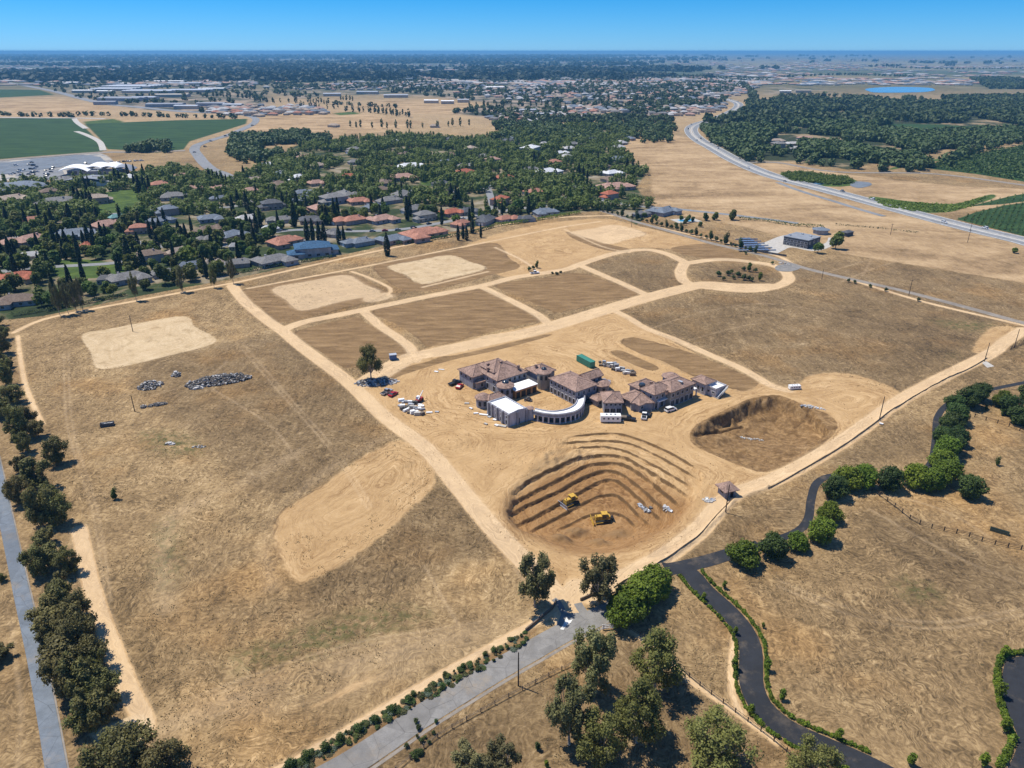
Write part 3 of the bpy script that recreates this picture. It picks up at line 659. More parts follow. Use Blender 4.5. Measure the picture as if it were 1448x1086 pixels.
ROOFS = {'grey': tiles('grey_shingle', (.20, .195, .19)), 'dgrey': tiles('dark_grey_shingle', (.105, .11, .12)), 'bgrey': tiles('blue_grey_shingle', (.17, .20, .24)),
         'red': tiles('red_clay_tile', (.40, .13, .075)), 'terra': tiles('terracotta_tile', (.40, .185, .125)), 'pink': tiles('pinkish_tile', (.40, .245, .19)),
         'brown': tiles('brown_shingle', (.20, .145, .11)), 'tan': tiles('tan_tile', (.36, .29, .23)), 'pale': tiles('pale_roof', (.46, .45, .44)),
         'blue': tiles('blue_roof', (.045, .115, .21), .2), 'white': tiles('white_roof', (.68, .69, .70), .2), 'teal': tiles('teal_roof_tile', (.20, .38, .36))}

# ------------------------------------------------------------------ foliage
def cards(name, pos, size, mat, up=.75, nrm=None):
    """a mesh of many small bent leaf clumps at the points pos"""
    n = len(pos); r = nrg
    d = r.normal(size=(n, 3));
    if nrm is not None: d = d * .75 + nrm * 1.0
    d[:, 2] += up; d /= np.linalg.norm(d, axis=1, keepdims=True)
    a = np.cross(d, r.normal(size=(n, 3))); a /= np.linalg.norm(a, axis=1, keepdims=True); b = np.cross(d, a)
    s = size * r.uniform(.55, 1.35, (n, 1)); asp = r.uniform(.5, 1.0, (n, 1))
    bend = d * s * r.uniform(-.35, .35, (n, 1))
    P = np.stack([pos - a*s - bend*.5, pos - b*s*asp + bend, pos + a*s - bend*.5, pos + b*s*asp + bend], 1).reshape(-1, 3)
    me = bpy.data.meshes.new(name); me.vertices.add(4*n); me.vertices.foreach_set('co', P.astype(np.float32).ravel())
    me.loops.add(4*n); me.polygons.add(n); me.loops.foreach_set('vertex_index', np.arange(4*n, dtype=np.int32))
    me.polygons.foreach_set('loop_start', (np.arange(n)*4).astype(np.int32)); me.update(calc_edges=True); me.materials.append(mat); return me
def lobe_pts(c, r, n, shell=.55):
    d = nrg.normal(size=(n, 3)); d /= np.linalg.norm(d, axis=1, keepdims=True)
    rad = nrg.uniform(shell, 1.0, (n, 1)) ** .7 * (1 + .16*np.sin(d[:, :1]*7+c[0]*3)*np.cos(d[:, 1:2]*6+c[1]))
    return np.array(c) + d * rad * np.array(r), d
def limbs(mb, base, r0, trunk_top, lobes, frac=.5, seed=1):
    R = random.Random(seed); bx, by, bz = base
    tt = Vector(trunk_top); b = Vector(base); mid = (b+tt)/2 + Vector((R.uniform(-.3, .3), R.uniform(-.3, .3), 0))
    mb.tube([b - Vector((0,0,.3)), b + Vector((0,0,.25)), mid, tt], [r0*1.35, r0, r0*.8, r0*.62], 7)
    for (c, r) in lobes:
        c = Vector(c); st = b.lerp(tt, R.uniform(.55, 1.0)); m = st.lerp(c, .5) + Vector((R.uniform(-.4,.4), R.uniform(-.4,.4), -.25))
        e = c + Vector((0, 0, r[2]*.3)); mb.tube([st, m, c, e], [r0*.45, r0*.30, r0*.18, r0*.05], 5, caps=False)
PROTO = {}
def make_tree(key, name, h, cr, nl, ncard, csize, leaf, bark, trunk_h=.35, lobe=.42, flat=.75, lean=0.0, droop=0.0, seed=1, shell=.5, r0=None):
    R = random.Random(seed); lobes = []
    r0 = r0 or h*.022
    zc = h*(trunk_h+1)/2; hh = h*(1-trunk_h)/2
    for i in range(nl):
        a = i*2.399 + R.uniform(-.4, .4); q = math.sqrt((i+.5)/nl); z = R.uniform(-1, 1)
        k = math.sqrt(max(.05, 1-z*z*.8)); rr = cr*(1-lobe)*q*k
        s = R.uniform(.75, 1.2)
        c = (rr*math.cos(a)+lean, rr*math.sin(a), zc + z*hh*(1-lobe*.8)); r = (cr*lobe*s, cr*lobe*s, max(.3, hh*lobe*1.25*s*flat))
        lobes.append((c, r))
    P = []; N = []
    vol = sum(r[0]*r[1] for _, r in lobes)
    for c, r in lobes:
        p, d = lobe_pts(c, r, max(12, int(ncard*r[0]*r[1]/vol)), shell); P.append(p); N.append(d)
    P = np.vstack(P); N = np.vstack(N)
    if droop: P[:, 2] -= droop*np.abs(nrg.normal(size=len(P)))
    P[:, 2] = np.maximum(P[:, 2], .15)
    root = bpy.data.objects.new(name, None); COL.objects.link(root); root.empty_display_size = .5
    part('crown', cards('crown', P, csize, leaf, nrm=N), None, root)
    mb = MB(); limbs(mb, (0, 0, 0), r0, (lean*.5, 0, h*max(trunk_h, .3)), lobes, seed=seed); part('trunk', mb, bark, root)
    PROTO[key] = [root, False]; return root
def place_tree(key, px, py, desc, cat, group, s=1.0, rz=None, full=False, xy=None, sz=None):
    pr = PROTO[key]
    o = pr[0] if not pr[1] else copy_tree(pr[0]); pr[1] = True
    x, y = xy if xy else GS(px, py)
    o.location = (x, y, hz(x, y)); o.rotation_euler = (0, 0, rng.uniform(0, 6.28) if rz is None else rz); o.scale = (s, s, sz or s)
    o['label'] = desc; o['category'] = cat; o['group'] = group; THINGS.append([o, desc, full]); return o
def make_cypress(key, name, h, r, n, cs, seed):
    t_ = nrg.uniform(0, 1, n); a = nrg.uniform(0, 2*math.pi, n); prof = np.sin(np.clip(t_*.94+.10, 0, 1)*math.pi)**.55 * (1-.45*t_)
    rr = r*prof*nrg.uniform(.75, 1.08, n)
    P = np.stack([rr*np.cos(a), rr*np.sin(a), .04*h + t_*h*.96], 1); N = np.stack([np.cos(a), np.sin(a), np.full(n, .5)], 1)
    root = bpy.data.objects.new(name, None); COL.objects.link(root)
    part('crown', cards('crown', P, cs, M['cyp'], up=.9, nrm=N), None, root)
    mb = MB(); mb.tube([(0,0,-.2), (0,0,h*.25), (0,0,h*.9)], [h*.022, h*.018, .04], 6); part('trunk', mb, M['bark'], root)
    PROTO[key] = [root, False]
for i in range(4):
    make_tree(f'gum{i}', 'gum_tree', 15, [7.6, 6.2, 8.4, 6.0][i], [34, 30, 42, 28][i], 9000, .25, M['gum'] if i % 2 else M['gum2'], M['barkp'], [.22, .16, .14, .2][i], .215, 1.15, 0, .55, 11+i, .15, .34)
for i in range(3): make_tree(f'row{i}', 'windbreak_tree', 11, [6.2, 7.0, 5.6][i], [26, 30, 22][i], 6200, .30, M['row'], M['bark'], .16, .25, 1.1, .5, .45, 31+i, .2, .3)
for i in range(3): make_tree(f'oak{i}', 'round_tree', 7, 5.0, [15, 17, 14][i], 7500, .27, M['oak'] if i != 1 else M['oakd'], M['bark'], .10, .42, 1.0, 0, .15, 51+i, .45, .22)
for i in range(5): make_tree(f'sub{i}', 'garden_tree', [9, 8, 11, 7, 10][i], [4.2, 4.6, 4.4, 3.6, 5.4][i], [8, 9, 8, 7, 11][i], 900, .75, M['sub'], M['bark'], .15, .46, 1.0, 0, .1, 71+i, .5, .25)
for i in range(2): make_tree(f'subl{i}', 'garden_tree', [6, 8][i], [3.6, 4.4][i], 8, 900, .65, M['subl'], M['bark'], .12, .46, 1.0, 0, .1, 91+i, .5, .2)
for i in range(3): make_cypress(f'cyp{i}', 'cypress_tree', 14, [1.9, 2.3, 1.6][i], 800, .55, i)
make_tree('bush', 'bush', 1.6, 1.0, 6, 500, .14, M['shrub'], M['bark'], .05, .5, 1.0, 0, 0, 3, .4, .05)
make_tree('bush2', 'bush', 1.2, 1.3, 7, 500, .15, M['sage'], M['bark'], .02, .5, .8, 0, 0, 4, .4, .04)
make_tree('bush3', 'bush', 1.0, 1.0, 6, 450, .13, M['olive'], M['bark'], .02, .5, .9, 0, 0, 5, .4, .04)
make_tree('ball', 'round_bush', 1.7, 1.15, 9, 900, .11, M['oakd'], M['bark'], .02, .6, 1.0, 0, 0, 6, .6, .05)
make_tree('kerb', 'kerb_bush', .8, .62, 5, 260, .13, M['oak'], M['bark'], .02, .55, 1.0, 0, 0, 7, .4, .03)
make_tree('sap', 'young_tree', 3.2, 1.15, 7, 900, .15, M['oak'], M['bark'], .15, .5, 1.0, 0, 0, 8, .4, .06)
make_tree('sapd', 'young_tree', 4.0, 1.3, 7, 900, .17, M['oakd'], M['bark'], .12, .5, 1.0, 0, 0, 9, .4, .06)
# ------------------------------------------------------------------ the mansion under construction
ANG = math.radians(37.5)
def add_window(root, p, out, along, wd, ht, mat='dark', frame='mwallp'):
    """p = centre on the wall, out = outward normal, along = wall direction; frame and pane are meshes of their own"""
    o, a = Vector((*out, 0)), Vector((*along, 0)); p = Vector(p); up = Vector((0, 0, 1))
    def slab(mb, cx, cz, w_, h_, d0, d1):
        c = p + a*cx + up*cz
        vs = [c + a*(sx*w_/2) + up*(sz*h_/2) + o*d for d in (d0, d1) for sx, sz in ((-1,-1),(1,-1),(1,1),(-1,1))]
        mb.add(vs, [(0,1,2,3),(7,6,5,4),(0,4,5,1),(1,5,6,2),(2,6,7,3),(3,7,4,0)])
    f = MB(); t = .14
    slab(f, 0, ht/2+t/2, wd+2*t, t, -.02, .12); slab(f, 0, -ht/2-t/2, wd+2*t, t, -.02, .15); slab(f, wd/2+t/2, 0, t, ht, -.02, .12); slab(f, -wd/2-t/2, 0, t, ht, -.02, .12)
    if wd > 1.3: slab(f, 0, 0, .07, ht, .0, .07)
    w_ = part('window', f, M[frame], root); g = MB(); slab(g, 0, 0, wd, ht, -.02, .035)
    part('pane', g, M[mat], w_); return w_
def block(root, c, l, r, z, rise=2.2, lenU=None, lenW=None, wall='mwall', roof='hip', over=.55, win=None, ang=ANG, mat='tile', z0=-.3, winmat='dark'):
    """c, l, r: photo pixels of the nearest, left and right eave corners; z: eave height"""
    U = np.array((math.cos(ang), math.sin(ang))); W = np.array((-U[1], U[0])); C0 = np.array(G(*c, z))
    lu = lenU or float(np.dot(np.array(G(*r, z)) - C0, U)); lw = lenW or float(np.dot(np.array(G(*l, z)) - C0, W))
    C0 = C0 + (U + W)*over; lu -= 2*over; lw -= 2*over
    q = [C0, C0 + U*lu, C0 + U*lu + W*lw, C0 + W*lw]
    wb = MB(); wb.prism(q, z0, z - (.12 if roof == 'hip' else 0)); part('wall', wb, M[wall], root)
    if roof in ('hip', 'gable'):
        rb = MB(); rb.hip(q, z, rise, over, .25, gable=(roof == 'gable'), ridge=True); ro = part('roof', rb, M[mat], root)
        # ridge cap
    elif roof == 'flat':
        rb = MB(); rb.prism([tuple(C0 - (U+W)*.02), tuple(C0+U*(lu+.02)-W*.02), tuple(C0+U*(lu+.02)+W*(lw+.02)), tuple(C0+W*(lw+.02)-U*.02)], z, z+.14)
        ro = part('roof', rb, M['roofw'], root)
        pb = MB()
        for a_, b_, L_ in ((C0+U*lu/2, U, lu), (C0+U*lu/2+W*lw, U, lu)): pb.box((a_[0], a_[1], z+.32), (L_+.5, .28, .62), ang)
        for a_, b_, L_ in ((C0+W*lw/2, W, lw), (C0+W*lw/2+U*lu, W, lw)): pb.box((a_[0], a_[1], z+.325), (.28, L_-.32, .60), ang)
        part('parapet', pb, M['mwallp'], root)
    elif roof == 'slab':
        rb = MB(); cc = C0 + U*lu/2 + W*lw/2; rb.box((cc[0], cc[1], z+.1), (lu+2*over, lw+2*over, .22), ang); ro = part('roof', rb, M['roofw'], root)
    for face, n, rows in (win or []):
        L_ = lu if face == 'R' else lw; d = U if face == 'R' else W; nrm = -W if face == 'R' else -U
        for (zz, ht, wd) in rows:
            for i in range(n):
                pp = C0 + d*(L_*(i+.5)/n); add_window(root, (pp[0], pp[1], zz), nrm, d, wd, ht, winmat)
    return C0, U, W, lu, lw
def tower(root, c, z, r, rise, wall='mwall', dome=True, n=12, over=.6, z0=-.3, wins=3, name='tower'):
    cx, cy = G(*c, z)
    tw = MB(); tw.lathe([(r, z0), (r, z)], (cx, cy, 0), n); t_ = part(name, tw, M[wall], root)
    rb = MB(); rb.lathe([(r+over, z-.2), (r+over, z), (r*.42, z+rise), (.01, z+rise)], (cx, cy, 0), n); part('tower_roof', rb, M['tile'], t_)
    if dome:
        db = MB(); db.lathe([(r*.44, z+rise-.05), (r*.42, z+rise+.25), (r*.32, z+rise+.6), (r*.16, z+rise+.8), (.01, z+rise+.85)], (cx, cy, 0), 14); part('skylight_dome', db, M['glass'], t_, True)
    for i in range(wins):
        a = math.radians(-115 + 42*i); nx, ny = math.cos(a), math.sin(a); f = MB()
        f.box((cx+nx*(r-.02), cy+ny*(r-.02), z-1.9), (.18, .9, 1.7), a); part('tower_window', f, M['dark'], t_)
    return cx, cy
mx, my = G(790, 560)
MAN = thing('mansion', 'unfinished sprawling mansion with brown tiled roofs around a round courtyard', 'mansion', (0, 0, 0), full=True)
def c1(a, b): return (650 + a*.10587, 495 + b*.10587)
def c2(a, b): return (740 + a*.10587, 495 + b*.10587)
def c3(a, b): return (845 + a*.0829, 520 + b*.0829)
def c4(a, b): return (940 + a*.0736, 520 + b*.0736)
two = [(1.5, 1.6, 1.1), (4.5, 1.3, 1.0)]
# house H: right of the courtyard
block(MAN, c2(705,560), c2(320,375), c2(930,470), 6.0, 2.4, lenU=11.5, win=[('L', 7, [(1.35, 2.1, 1.1), (4.45, 1.3, .95)]), ('R', 4, [(4.4, 1.4, .8), (1.4, 1.8, 1.0)])])
b_ = block(MAN, c1(500,415), c1(280,330), c1(950,300), 6.0, 3.0, lenW=14, win=[('R', 6, [(4.5, 1.3, 1.1), (1.5, 1.6, 1.1)]), ('L', 3, [(4.4, 1.3, 1.0), (1.5, 2.2, 1.3)])])
block(MAN, (668,534), (654.2,522.5), (690,523), 5.4, 2.4, lenW=10.5, lenU=13, win=[('L', 3, [(4.0, 1.2, 1.1)])])
block(MAN, c1(215,450), c1(75,375), c1(300,410), 3.1, 1.7, lenU=6.5, win=[('L', 3, [(1.6, 1.9, 1.5)]), ('R', 1, [(1.6, 1.4, 1.0)])])
block(MAN, (698,527.5), (676,519), (722,515), 7.4, 2.6, lenW=11)
block(MAN, (762,531), (748,524), (785,522), 5.6, 2.2, lenW=9, lenU=9)
block(MAN, c2(835,415), c2(740,330), c2(945,345), 5.6, 1.8, lenU=9.5, lenW=6, roof='gable', win=[('R', 3, [(3.9, 2.2, 1.4)])], winmat='glass')
tower(MAN, c1(610,465), 5.2, 2.95, 1.1)
tower(MAN, c2(275,285), 6.9, 2.5, 1.0, 'mwallt')
# bay block K and its wing
tower(MAN, (683,561), 3.8, 2.6, 1.3, 'mwall', dome=False, n=10, name='bay', wins=4)
block(MAN, (691,567), (682,561), (713,558), 3.75, 1.2, lenW=4.5)
# ballroom L, white flat roof
C0, U, W, lu, lw = block(MAN, c1(665,875), c1(380,710), c1(900,800), 4.5, roof='flat', over=0, wall='mwallp', win=[('L', 4, [(3.2, .9, .9), (1.2, 1.6, 1.2)]), ('R', 1, [(1.2, 2.2, 1.5)])])
for k in (0.02, .3, .56, .80, .98):
    p_ = C0 + W*lw*k; pb = MB(); pb.box((p_[0]-U[0]*.3, p_[1]-U[1]*.3, 2.4), (.7, .75, 5.2), ANG); part('pilaster', pb, M['mwall'], MAN)
for k in (0.45, .98): p_ = C0 + U*lu*k; pb = MB(); pb.box((p_[0]+W[0]*-.25, p_[1]+W[1]*-.25, 2.45), (.8, .6, 5.1), ANG); part('pilaster', pb, M['mwall'], MAN)
fr = MB()
for k in range(7):
    p_ = C0 + U*lu*(k+.5)/7; hh = .35 + .45*(1-abs(k-3)/3.5); fr.box((p_[0], p_[1], 4.95+hh/2), (lu/7, .22, hh), ANG)
part('curved_gable', fr, M['mwallp'], MAN)
tower(MAN, c1(935,770), 4.4, 1.35, .5, 'mwallp', dome=False, n=12, name='turret', over=.25, wins=0)
# terrace G with plywood walls
C0, U, W, lu, lw = block(MAN, c1(745,555), c1(710,515), c1(1045,455), 3.3, lenW=5.8, roof='slab', over=.35, wall='sheath')
for k, wd in ((.12, 1.7), (.37, 2.0), (.62, 1.8), (.88, 1.6)):
    p_ = C0 + U*lu*k; g = MB(); g.box((p_[0]-W[0]*.0, p_[1]-W[1]*.0, 1.25), (wd, .16, 2.4), ANG); part('opening', g, M['dark'], MAN)
# curved gallery M
So = smooth_line(np.array([G(*c2(*p), 3.2) for p in [(125,830),(230,858),(350,875),(460,880),(570,868),(720,828),(808,740),(822,620)]]), 1.2)
Si = smooth_line(np.array([G(*c2(*p), 3.2) for p in [(160,790),(280,815),(400,825),(560,800),(680,740),(720,665)]]), 1.2)
def resample(L, n):
    d = np.r_[0, np.cumsum(np.hypot(*np.diff(L, axis=0).T))]; t = np.linspace(0, d[-1], n); return np.stack([np.interp(t, d, L[:, k]) for k in (0, 1)], 1)
So = resample(So, 31); Si = resample(Si, 31)
def strip(A, B, z0, z1, mb):
    n = len(A); vs = [(*p, z) for z in (z0, z1) for P in (A, B) for p in P]; i0 = lambda a, k: a*n+k
    fs = []
    for k in range(n-1):
        fs += [(i0(0,k), i0(0,k+1), i0(2,k+1), i0(2,k)), (i0(1,k+1), i0(1,k), i0(3,k), i0(3,k+1)), (i0(2,k), i0(2,k+1), i0(3,k+1), i0(3,k)), (i0(0,k+1), i0(0,k), i0(1,k), i0(1,k+1))]
    fs += [(0, n, 3*n, 2*n), (n-1, 3*n-1, 4*n-1, 2*n-1)]
    mb.add(vs, fs)
def offs(L, d):
    t = np.gradient(L, axis=0); t /= np.linalg.norm(t, axis=1, keepdims=True); return L + np.stack([t[:, 1], -t[:, 0]], 1)*d
g = MB(); strip(So, offs(So, -.35), 2.35, 3.95, g); strip(So, offs(So, -.35), -.3, .35, g); part('gallery_wall', g, M['mwall'], MAN)
g = MB(); strip(offs(So, -.36), offs(Si, .28), 3.05, 3.3, g); part('gallery_roof', g, M['roofw'], MAN)
g = MB(); strip(offs(Si, .27), Si, -.3, 3.75, g); part('gallery_inner_wall', g, M['mwallp'], MAN)
g = MB(); strip(offs(So, .14), offs(So, -.02), 3.6, 3.82, g); strip(offs(So, .12), offs(So, -.02), 2.5, 2.66, g); part('cornice', g, M['mwallp'], MAN)
for k in range(0, 31, 2):
    p_ = So[k]; t_ = So[min(k+1, 30)] - So[max(k-1, 0)]; a_ = math.atan2(t_[1], t_[0]); q_ = offs(So, -.15)[k]; g = MB(); g.box((q_[0], q_[1], 1.2), (.55, .42, 2.5), a_); part('gallery_pier', g, M['mwallp'], MAN)
g = MB(); strip(offs(So, -1.6), offs(So, -1.75), -.2, 3.05, g); part('gallery_back_wall', g, M['charcoal'], MAN)
# link and low octagon
block(MAN, (845,568), (832,561), (856,563), 2.6, 1.0, lenU=6, lenW=6, win=[('R', 2, [(1.4, 1.2, .9)])])
tower(MAN, (849,541), 3.0, 3.6, 1.0, dome=False, n=8, name='garden_room', wins=2)
# right wing
block(MAN, c3(95,600), c3(95,600), c3(395,600), 4.7, 2.0, lenU=7.6, lenW=9.5, ang=math.radians(1), win=[('R', 4, [(3.7, .8, .8)]), ('R', 3, [(1.3, 1.8, 1.6)])])
block(MAN, c3(720,650), c3(500,600), c3(890,575), 3.1, 2.0, lenW=11, lenU=9, win=[('R', 3, [(1.7, 1.0, 1.1)]), ('L', 2, [(1.5, 1.4, 1.2)])])
block(MAN, c3(560,604), c3(500,600), c3(640,600), 3.3, 2.2, lenW=9, lenU=9, ang=math.radians(1))
block(MAN, c3(975,470), c3(690,360), c3(1180,400), 6.4, 2.3, lenU=10, win=[('R', 3, [(1.35, 2.3, 1.5), (4.7, 1.1, 1.0)]), ('L', 2, [(4.8, 1.1, 1.1)])])
C0, U, W, lu, lw = block(MAN, c4(125,480), c4(0,420), c4(530,260), 6.4, 2.2, lenW=9.5, wall='mwallt', win=[('R', 5, [(1.35, 2.3, 1.7), (4.6, 1.2, 1.2)])])
block(MAN, (904,550.7), (888,546.5), (928,541), 4.0, 1.6, lenW=6)
g = MB(); p_ = G(908, 542.8, 5.4); g.lathe([(1.3, 4.6), (1.3, 5.3), (1.0, 5.6), (.01, 5.75)], (p_[0], p_[1], 0), 12); part('skylight_dome', g, M['glass'], MAN)
tower(MAN, (948,531), 6.3, 2.9, 1.1, dome=False, n=8, wins=0)
g = MB(); p_ = G(959.5, 538, 7.9); g.box((p_[0], p_[1], 7.95), (3.6, 1.1, .12), ANG+1.57, ry=.0); part('skylight_strip', g, M['steel'], MAN)
block(MAN, c4(790,330), c4(640,270), c4(900,290), 4.8, 1.4, lenU=6.5, lenW=7.5, win=[('L', 3, [(2.2, 1.8, .9)])], wall='mwallp')
C0, U, W, lu, lw = block(MAN, c4(985,430), c4(800,360), c4(1215,370), 3.3, roof='flat', over=0, wall='mwallp', win=[('L', 2, [(1.9, .8, .9)])])
st = MB()
for k in range(11): p_ = C0 + U*(lu*(.05+k*.085)) - W*.7; st.box((p_[0], p_[1], .15+k*.29), (.62, 1.3, .3), ANG)
part('outside_stair', st, M['conc'], MAN)
rl = MB(); a_ = C0 - W*1.32; b2 = C0 + U*lu*.93 - W*1.32; rl.tube([(a_[0]-U[0]*.2, a_[1]-U[1]*.2, .9), (b2[0], b2[1], 4.1)], [.13, .13], 5); part('stair_rail', rl, M['white'], MAN)
for (pl, pr) in ((c3(1040,585), c3(1220,520)), (c4(380,490), c4(620,400))):
    a_ = np.array(G(*pl, 3.1)); b2 = np.array(G(*pr, 3.1)); m_ = (a_+b2)/2; L_ = float(np.linalg.norm(b2-a_)); an = math.atan2(*(b2-a_)[::-1]); nv = np.array((-math.sin(an), math.cos(an)))
    g = MB(); g.box((m_[0]+nv[0]*1.0, m_[1]+nv[1]*1.0, 3.15), (L_, 2.3, .28), an)
    aw = part('awning', g, M['white'], MAN)
    for q_ in (a_, b2): g = MB(); g.box((q_[0]+nv[0]*.15, q_[1]+nv[1]*.15, 1.4), (.4, .4, 3.2), an); part('post', g, M['mwallp'], aw)
# chimneys and roof vents
for (px, py, z) in ((708,512,9.2), (690,515,8.6), (733,518,8.2), (758,517,7.6), (690,521,8.0), (921,541,6.2), (943,553,7.2)):
    p_ = G(px, py, z); g = MB(); g.box((p_[0], p_[1], z-.5), (.9, .7, 1.6), ANG); g.box((p_[0], p_[1], z+.36), (1.1, .9, .14), ANG); part('chimney', g, M['tile'], MAN)

# ------------------------------------------------------------------ vehicles
def carmesh(L=4.7, Wd=1.9, Hh=1.75, kind='suv'):
    """body profile lofted across the width; returns body, glass, roof MBs"""
    h1 = Hh*.56
    if kind == 'pickup': low = [(-L/2,.45),(-L/2,.95),(-L*.02,1.0),(L*.22,1.02),(L*.44,.96),(L/2,.82),(L/2,.42)]; cabn = [(-.1*L,1.0),(-.08*L,Hh),(.12*L,Hh),(.24*L,1.02)]
    elif kind == 'sedan': low = [(-L/2,.4),(-L*.49,.9),(-L*.3,.98),(L*.2,.98),(L*.42,.86),(L/2,.7),(L/2,.38)]; cabn = [(-.36*L,.96),(-.2*L,Hh*.98),(.06*L,Hh*.98),(.24*L,.96)]
    else: low = [(-L/2,.42),(-L/2,1.05),(-L*.3,1.08),(L*.2,1.06),(L*.44,.98),(L/2,.8),(L/2,.4)]; cabn = [(-.48*L,1.05),(-.43*L,Hh),(.08*L,Hh),(.25*L,1.05)]
    def loft(mb, prof, w0, w1, zlo, zhi):
        n = len(prof); vs = []
        for sgn in (-1, 1):
            for (x, z) in prof:
                k = 0 if zhi == zlo else max(0, min(1, (z-zlo)/(zhi-zlo))); vs.append((x, sgn*(w0*(1-k)+w1*k)/2, z))
        mb.add(vs, [tuple(range(n)), tuple(range(2*n-1, n-1, -1))] + [(i, i+n, (i+1) % n+n, (i+1) % n) for i in range(n)])
    b = MB(); loft(b, low, Wd, Wd*.96, .4, 1.0)
    g = MB(); loft(g, cabn, Wd*.94, Wd*.76, 1.0, Hh)
    r = MB(); x0, x1 = cabn[1][0], cabn[2][0]; r.box(((x0+x1)/2, 0, cabn[1][1]+.02), (x1-x0+.06, Wd*.77, .07))
    return b, g, r
def make_car(key, name, body, kind='suv', L=4.7, Hh=1.75, Wd=1.9):
    b, g, r = carmesh(L, Wd, Hh, kind); root = bpy.data.objects.new(name, None); COL.objects.link(root)
    bo = part('body', b, M[body], root); part('windows', g, M['glass'], root); part('car_roof', r, M[body], root)
    if kind == 'pickup': q = MB(); q.box((-L*.3, 0, 1.0), (L*.34, Wd*.78, .05)); part('bed', q, M['dark'], root)
    for x in (-L*.31, L*.31):
        for y in (-1, 1):
            q = MB(); q.tube([(x, y*(Wd/2-.22), .36), (x, y*(Wd/2+.02), .36)], [.36, .36], 12); part('wheel', q, M['black'], root)
    for y in (-1, 1): q = MB(); q.box((L/2, y*Wd*.36, .72), (.08, .34, .16)); part('headlight', q, M['steel'], root)
    PROTO[key] = [root, False]
M['cwhite'] = plain('white_car_paint', (.78, .78, .78), .3, .04); M['csilver'] = plain('silver_car_paint', (.42, .43, .45), .35, .05, 2, .4); M['cblack'] = plain('black_car_paint', (.02, .021, .024), .3, .1); M['cred'] = plain('red_car_paint', (.34, .02, .02), .35, .1)
make_car('suvw', 'suv', 'cwhite'); make_car('suvb', 'suv', 'cblack'); make_car('sedans', 'sedan', 'csilver', 'sedan', 4.6, 1.45); make_car('pickw', 'pickup_truck', 'cwhite', 'pickup', 5.5, 1.85, 2.0)
make_car('pickb', 'pickup_truck', 'cblack', 'pickup', 5.5, 1.85, 2.0); make_car('picks', 'pickup_truck', 'csilver', 'pickup', 5.5, 1.85, 2.0); make_car('sedanr', 'sedan', 'cred', 'sedan', 4.4, 1.45); make_car('sedanb', 'sedan', 'cblack', 'sedan', 4.5, 1.45)
def put(key, px, py, deg, desc, cat='car', group='cars parked on the building site', full=True, s=1.0):
    return place_tree(key, px, py, desc, cat, group, s, math.radians(deg), full)
put('suvw', 948, 581, 30, 'white SUV parked in front of the mansion garages')
put('sedans', 855, 541, -5, 'silver car parked on bare dirt behind the low octagonal roof of the mansion')
put('sedanb', 834, 570, -20, 'black car parked just outside the curved gallery of the mansion')
put('pickw', 911, 590, 75, 'white pickup truck parked in front of the mansion beside a small dark car', 'pickup truck')
put('sedanb', 916.5, 587, 70, 'small dark car parked right against the white pickup truck')
put('pickb', 888, 594, -15, 'dark pickup truck parked end to end with a flat trailer', 'pickup truck')
put('sedanr', 556, 559, 60, 'red car parked at the dirt corner below the lone gum tree')
put('picks', 547, 556, 55, 'silver pickup truck beside the red car below the lone gum tree', 'pickup truck')
put('pickw', 756, 387, 20, 'white pickup truck parked beside green weeds among the graded plots', 'pickup truck')
put('sedanr', 650, 548, 70, 'red car parked beside the left end of the mansion')
put('pickb', 643, 543, 45, 'black pickup truck behind the red car at the left end of the mansion', 'pickup truck')

# green container, trailers, box
def place_box_thing(name, desc, cat, px, py, ang, build):
    p_ = at(px, py); r_ = thing(name, desc, cat, p_, ang, full=True); build(r_); return r_
def b_cont(r_):
    a = MB(); L_, W_, H_ = 9.5, 2.5, 2.5
    for y in (-1, 1):
        a.box((0, y*W_/2, H_/2+.2), (L_, .1, H_))
        for k in range(13): a.box((-L_/2+.4+k*.725, y*(W_/2+.08), H_/2+.2), (.12, .1, H_-.1))
    a.box((-L_/2, 0, H_/2+.2), (.1, W_-.1, H_)); a.box((L_/2, 0, H_/2+.2), (.1, W_-.1, H_)); a.box((0, 0, .3), (L_-.1, W_-.1, .12))
    for y in (-1, 1): a.box((0, y*W_/2, H_+.28), (L_+.2, .2, .16))
    part('body', a, M['green'], r_); a = MB(); a.box((0, 0, H_+.2), (L_-.12, W_-.12, .08)); part('cover', a, M['green'], r_)
    a = MB()
    for x in (-3.9, 3.9):
        for y in (-.9, .9): a.tube([(x, y-.15, .18), (x, y+.15, .18)], [.18, .18], 8)
    part('roller', a, M['black'], r_)
A1, A2 = G(815, 508), G(837, 520)
place_box_thing('container', 'long green steel container on bare dirt behind the mansion', 'container', 828, 515, math.atan2(A2[1]-A1[1], A2[0]-A1[0]), b_cont)
def b_trailer(r_):
    a = MB(); a.box((0, 0, 1.6), (7.2, 2.5, 2.3)); part('body', a, M['white'], r_)
    for x in (-2.4, -.8, .8, 2.4): a = MB(); a.box((x, -1.27, 1.75), (.6, .06, .6)); part('window', a, M['dark'], r_)
    for x in (-1.5, 0, 1.6): a = MB(); a.box((x, 0, 2.86), (.6, .6, .3)); part('roof_vent', a, M['grey'], r_)
    a = MB(); a.box((4.1, 0, .5), (1.4, .25, .12)); part('tow_bar', a, M['grey'], r_)
    for x in (-.6, .6):
        for y in (-1.1, 1.1): a = MB(); a.tube([(x, y-.12, .4), (x, y+.12, .4)], [.4, .4], 10); part('wheel', a, M['black'], r_)
place_box_thing('site_trailer', 'white site trailer with small windows in front of the mansion', 'trailer', 863, 596, -.02, b_trailer)
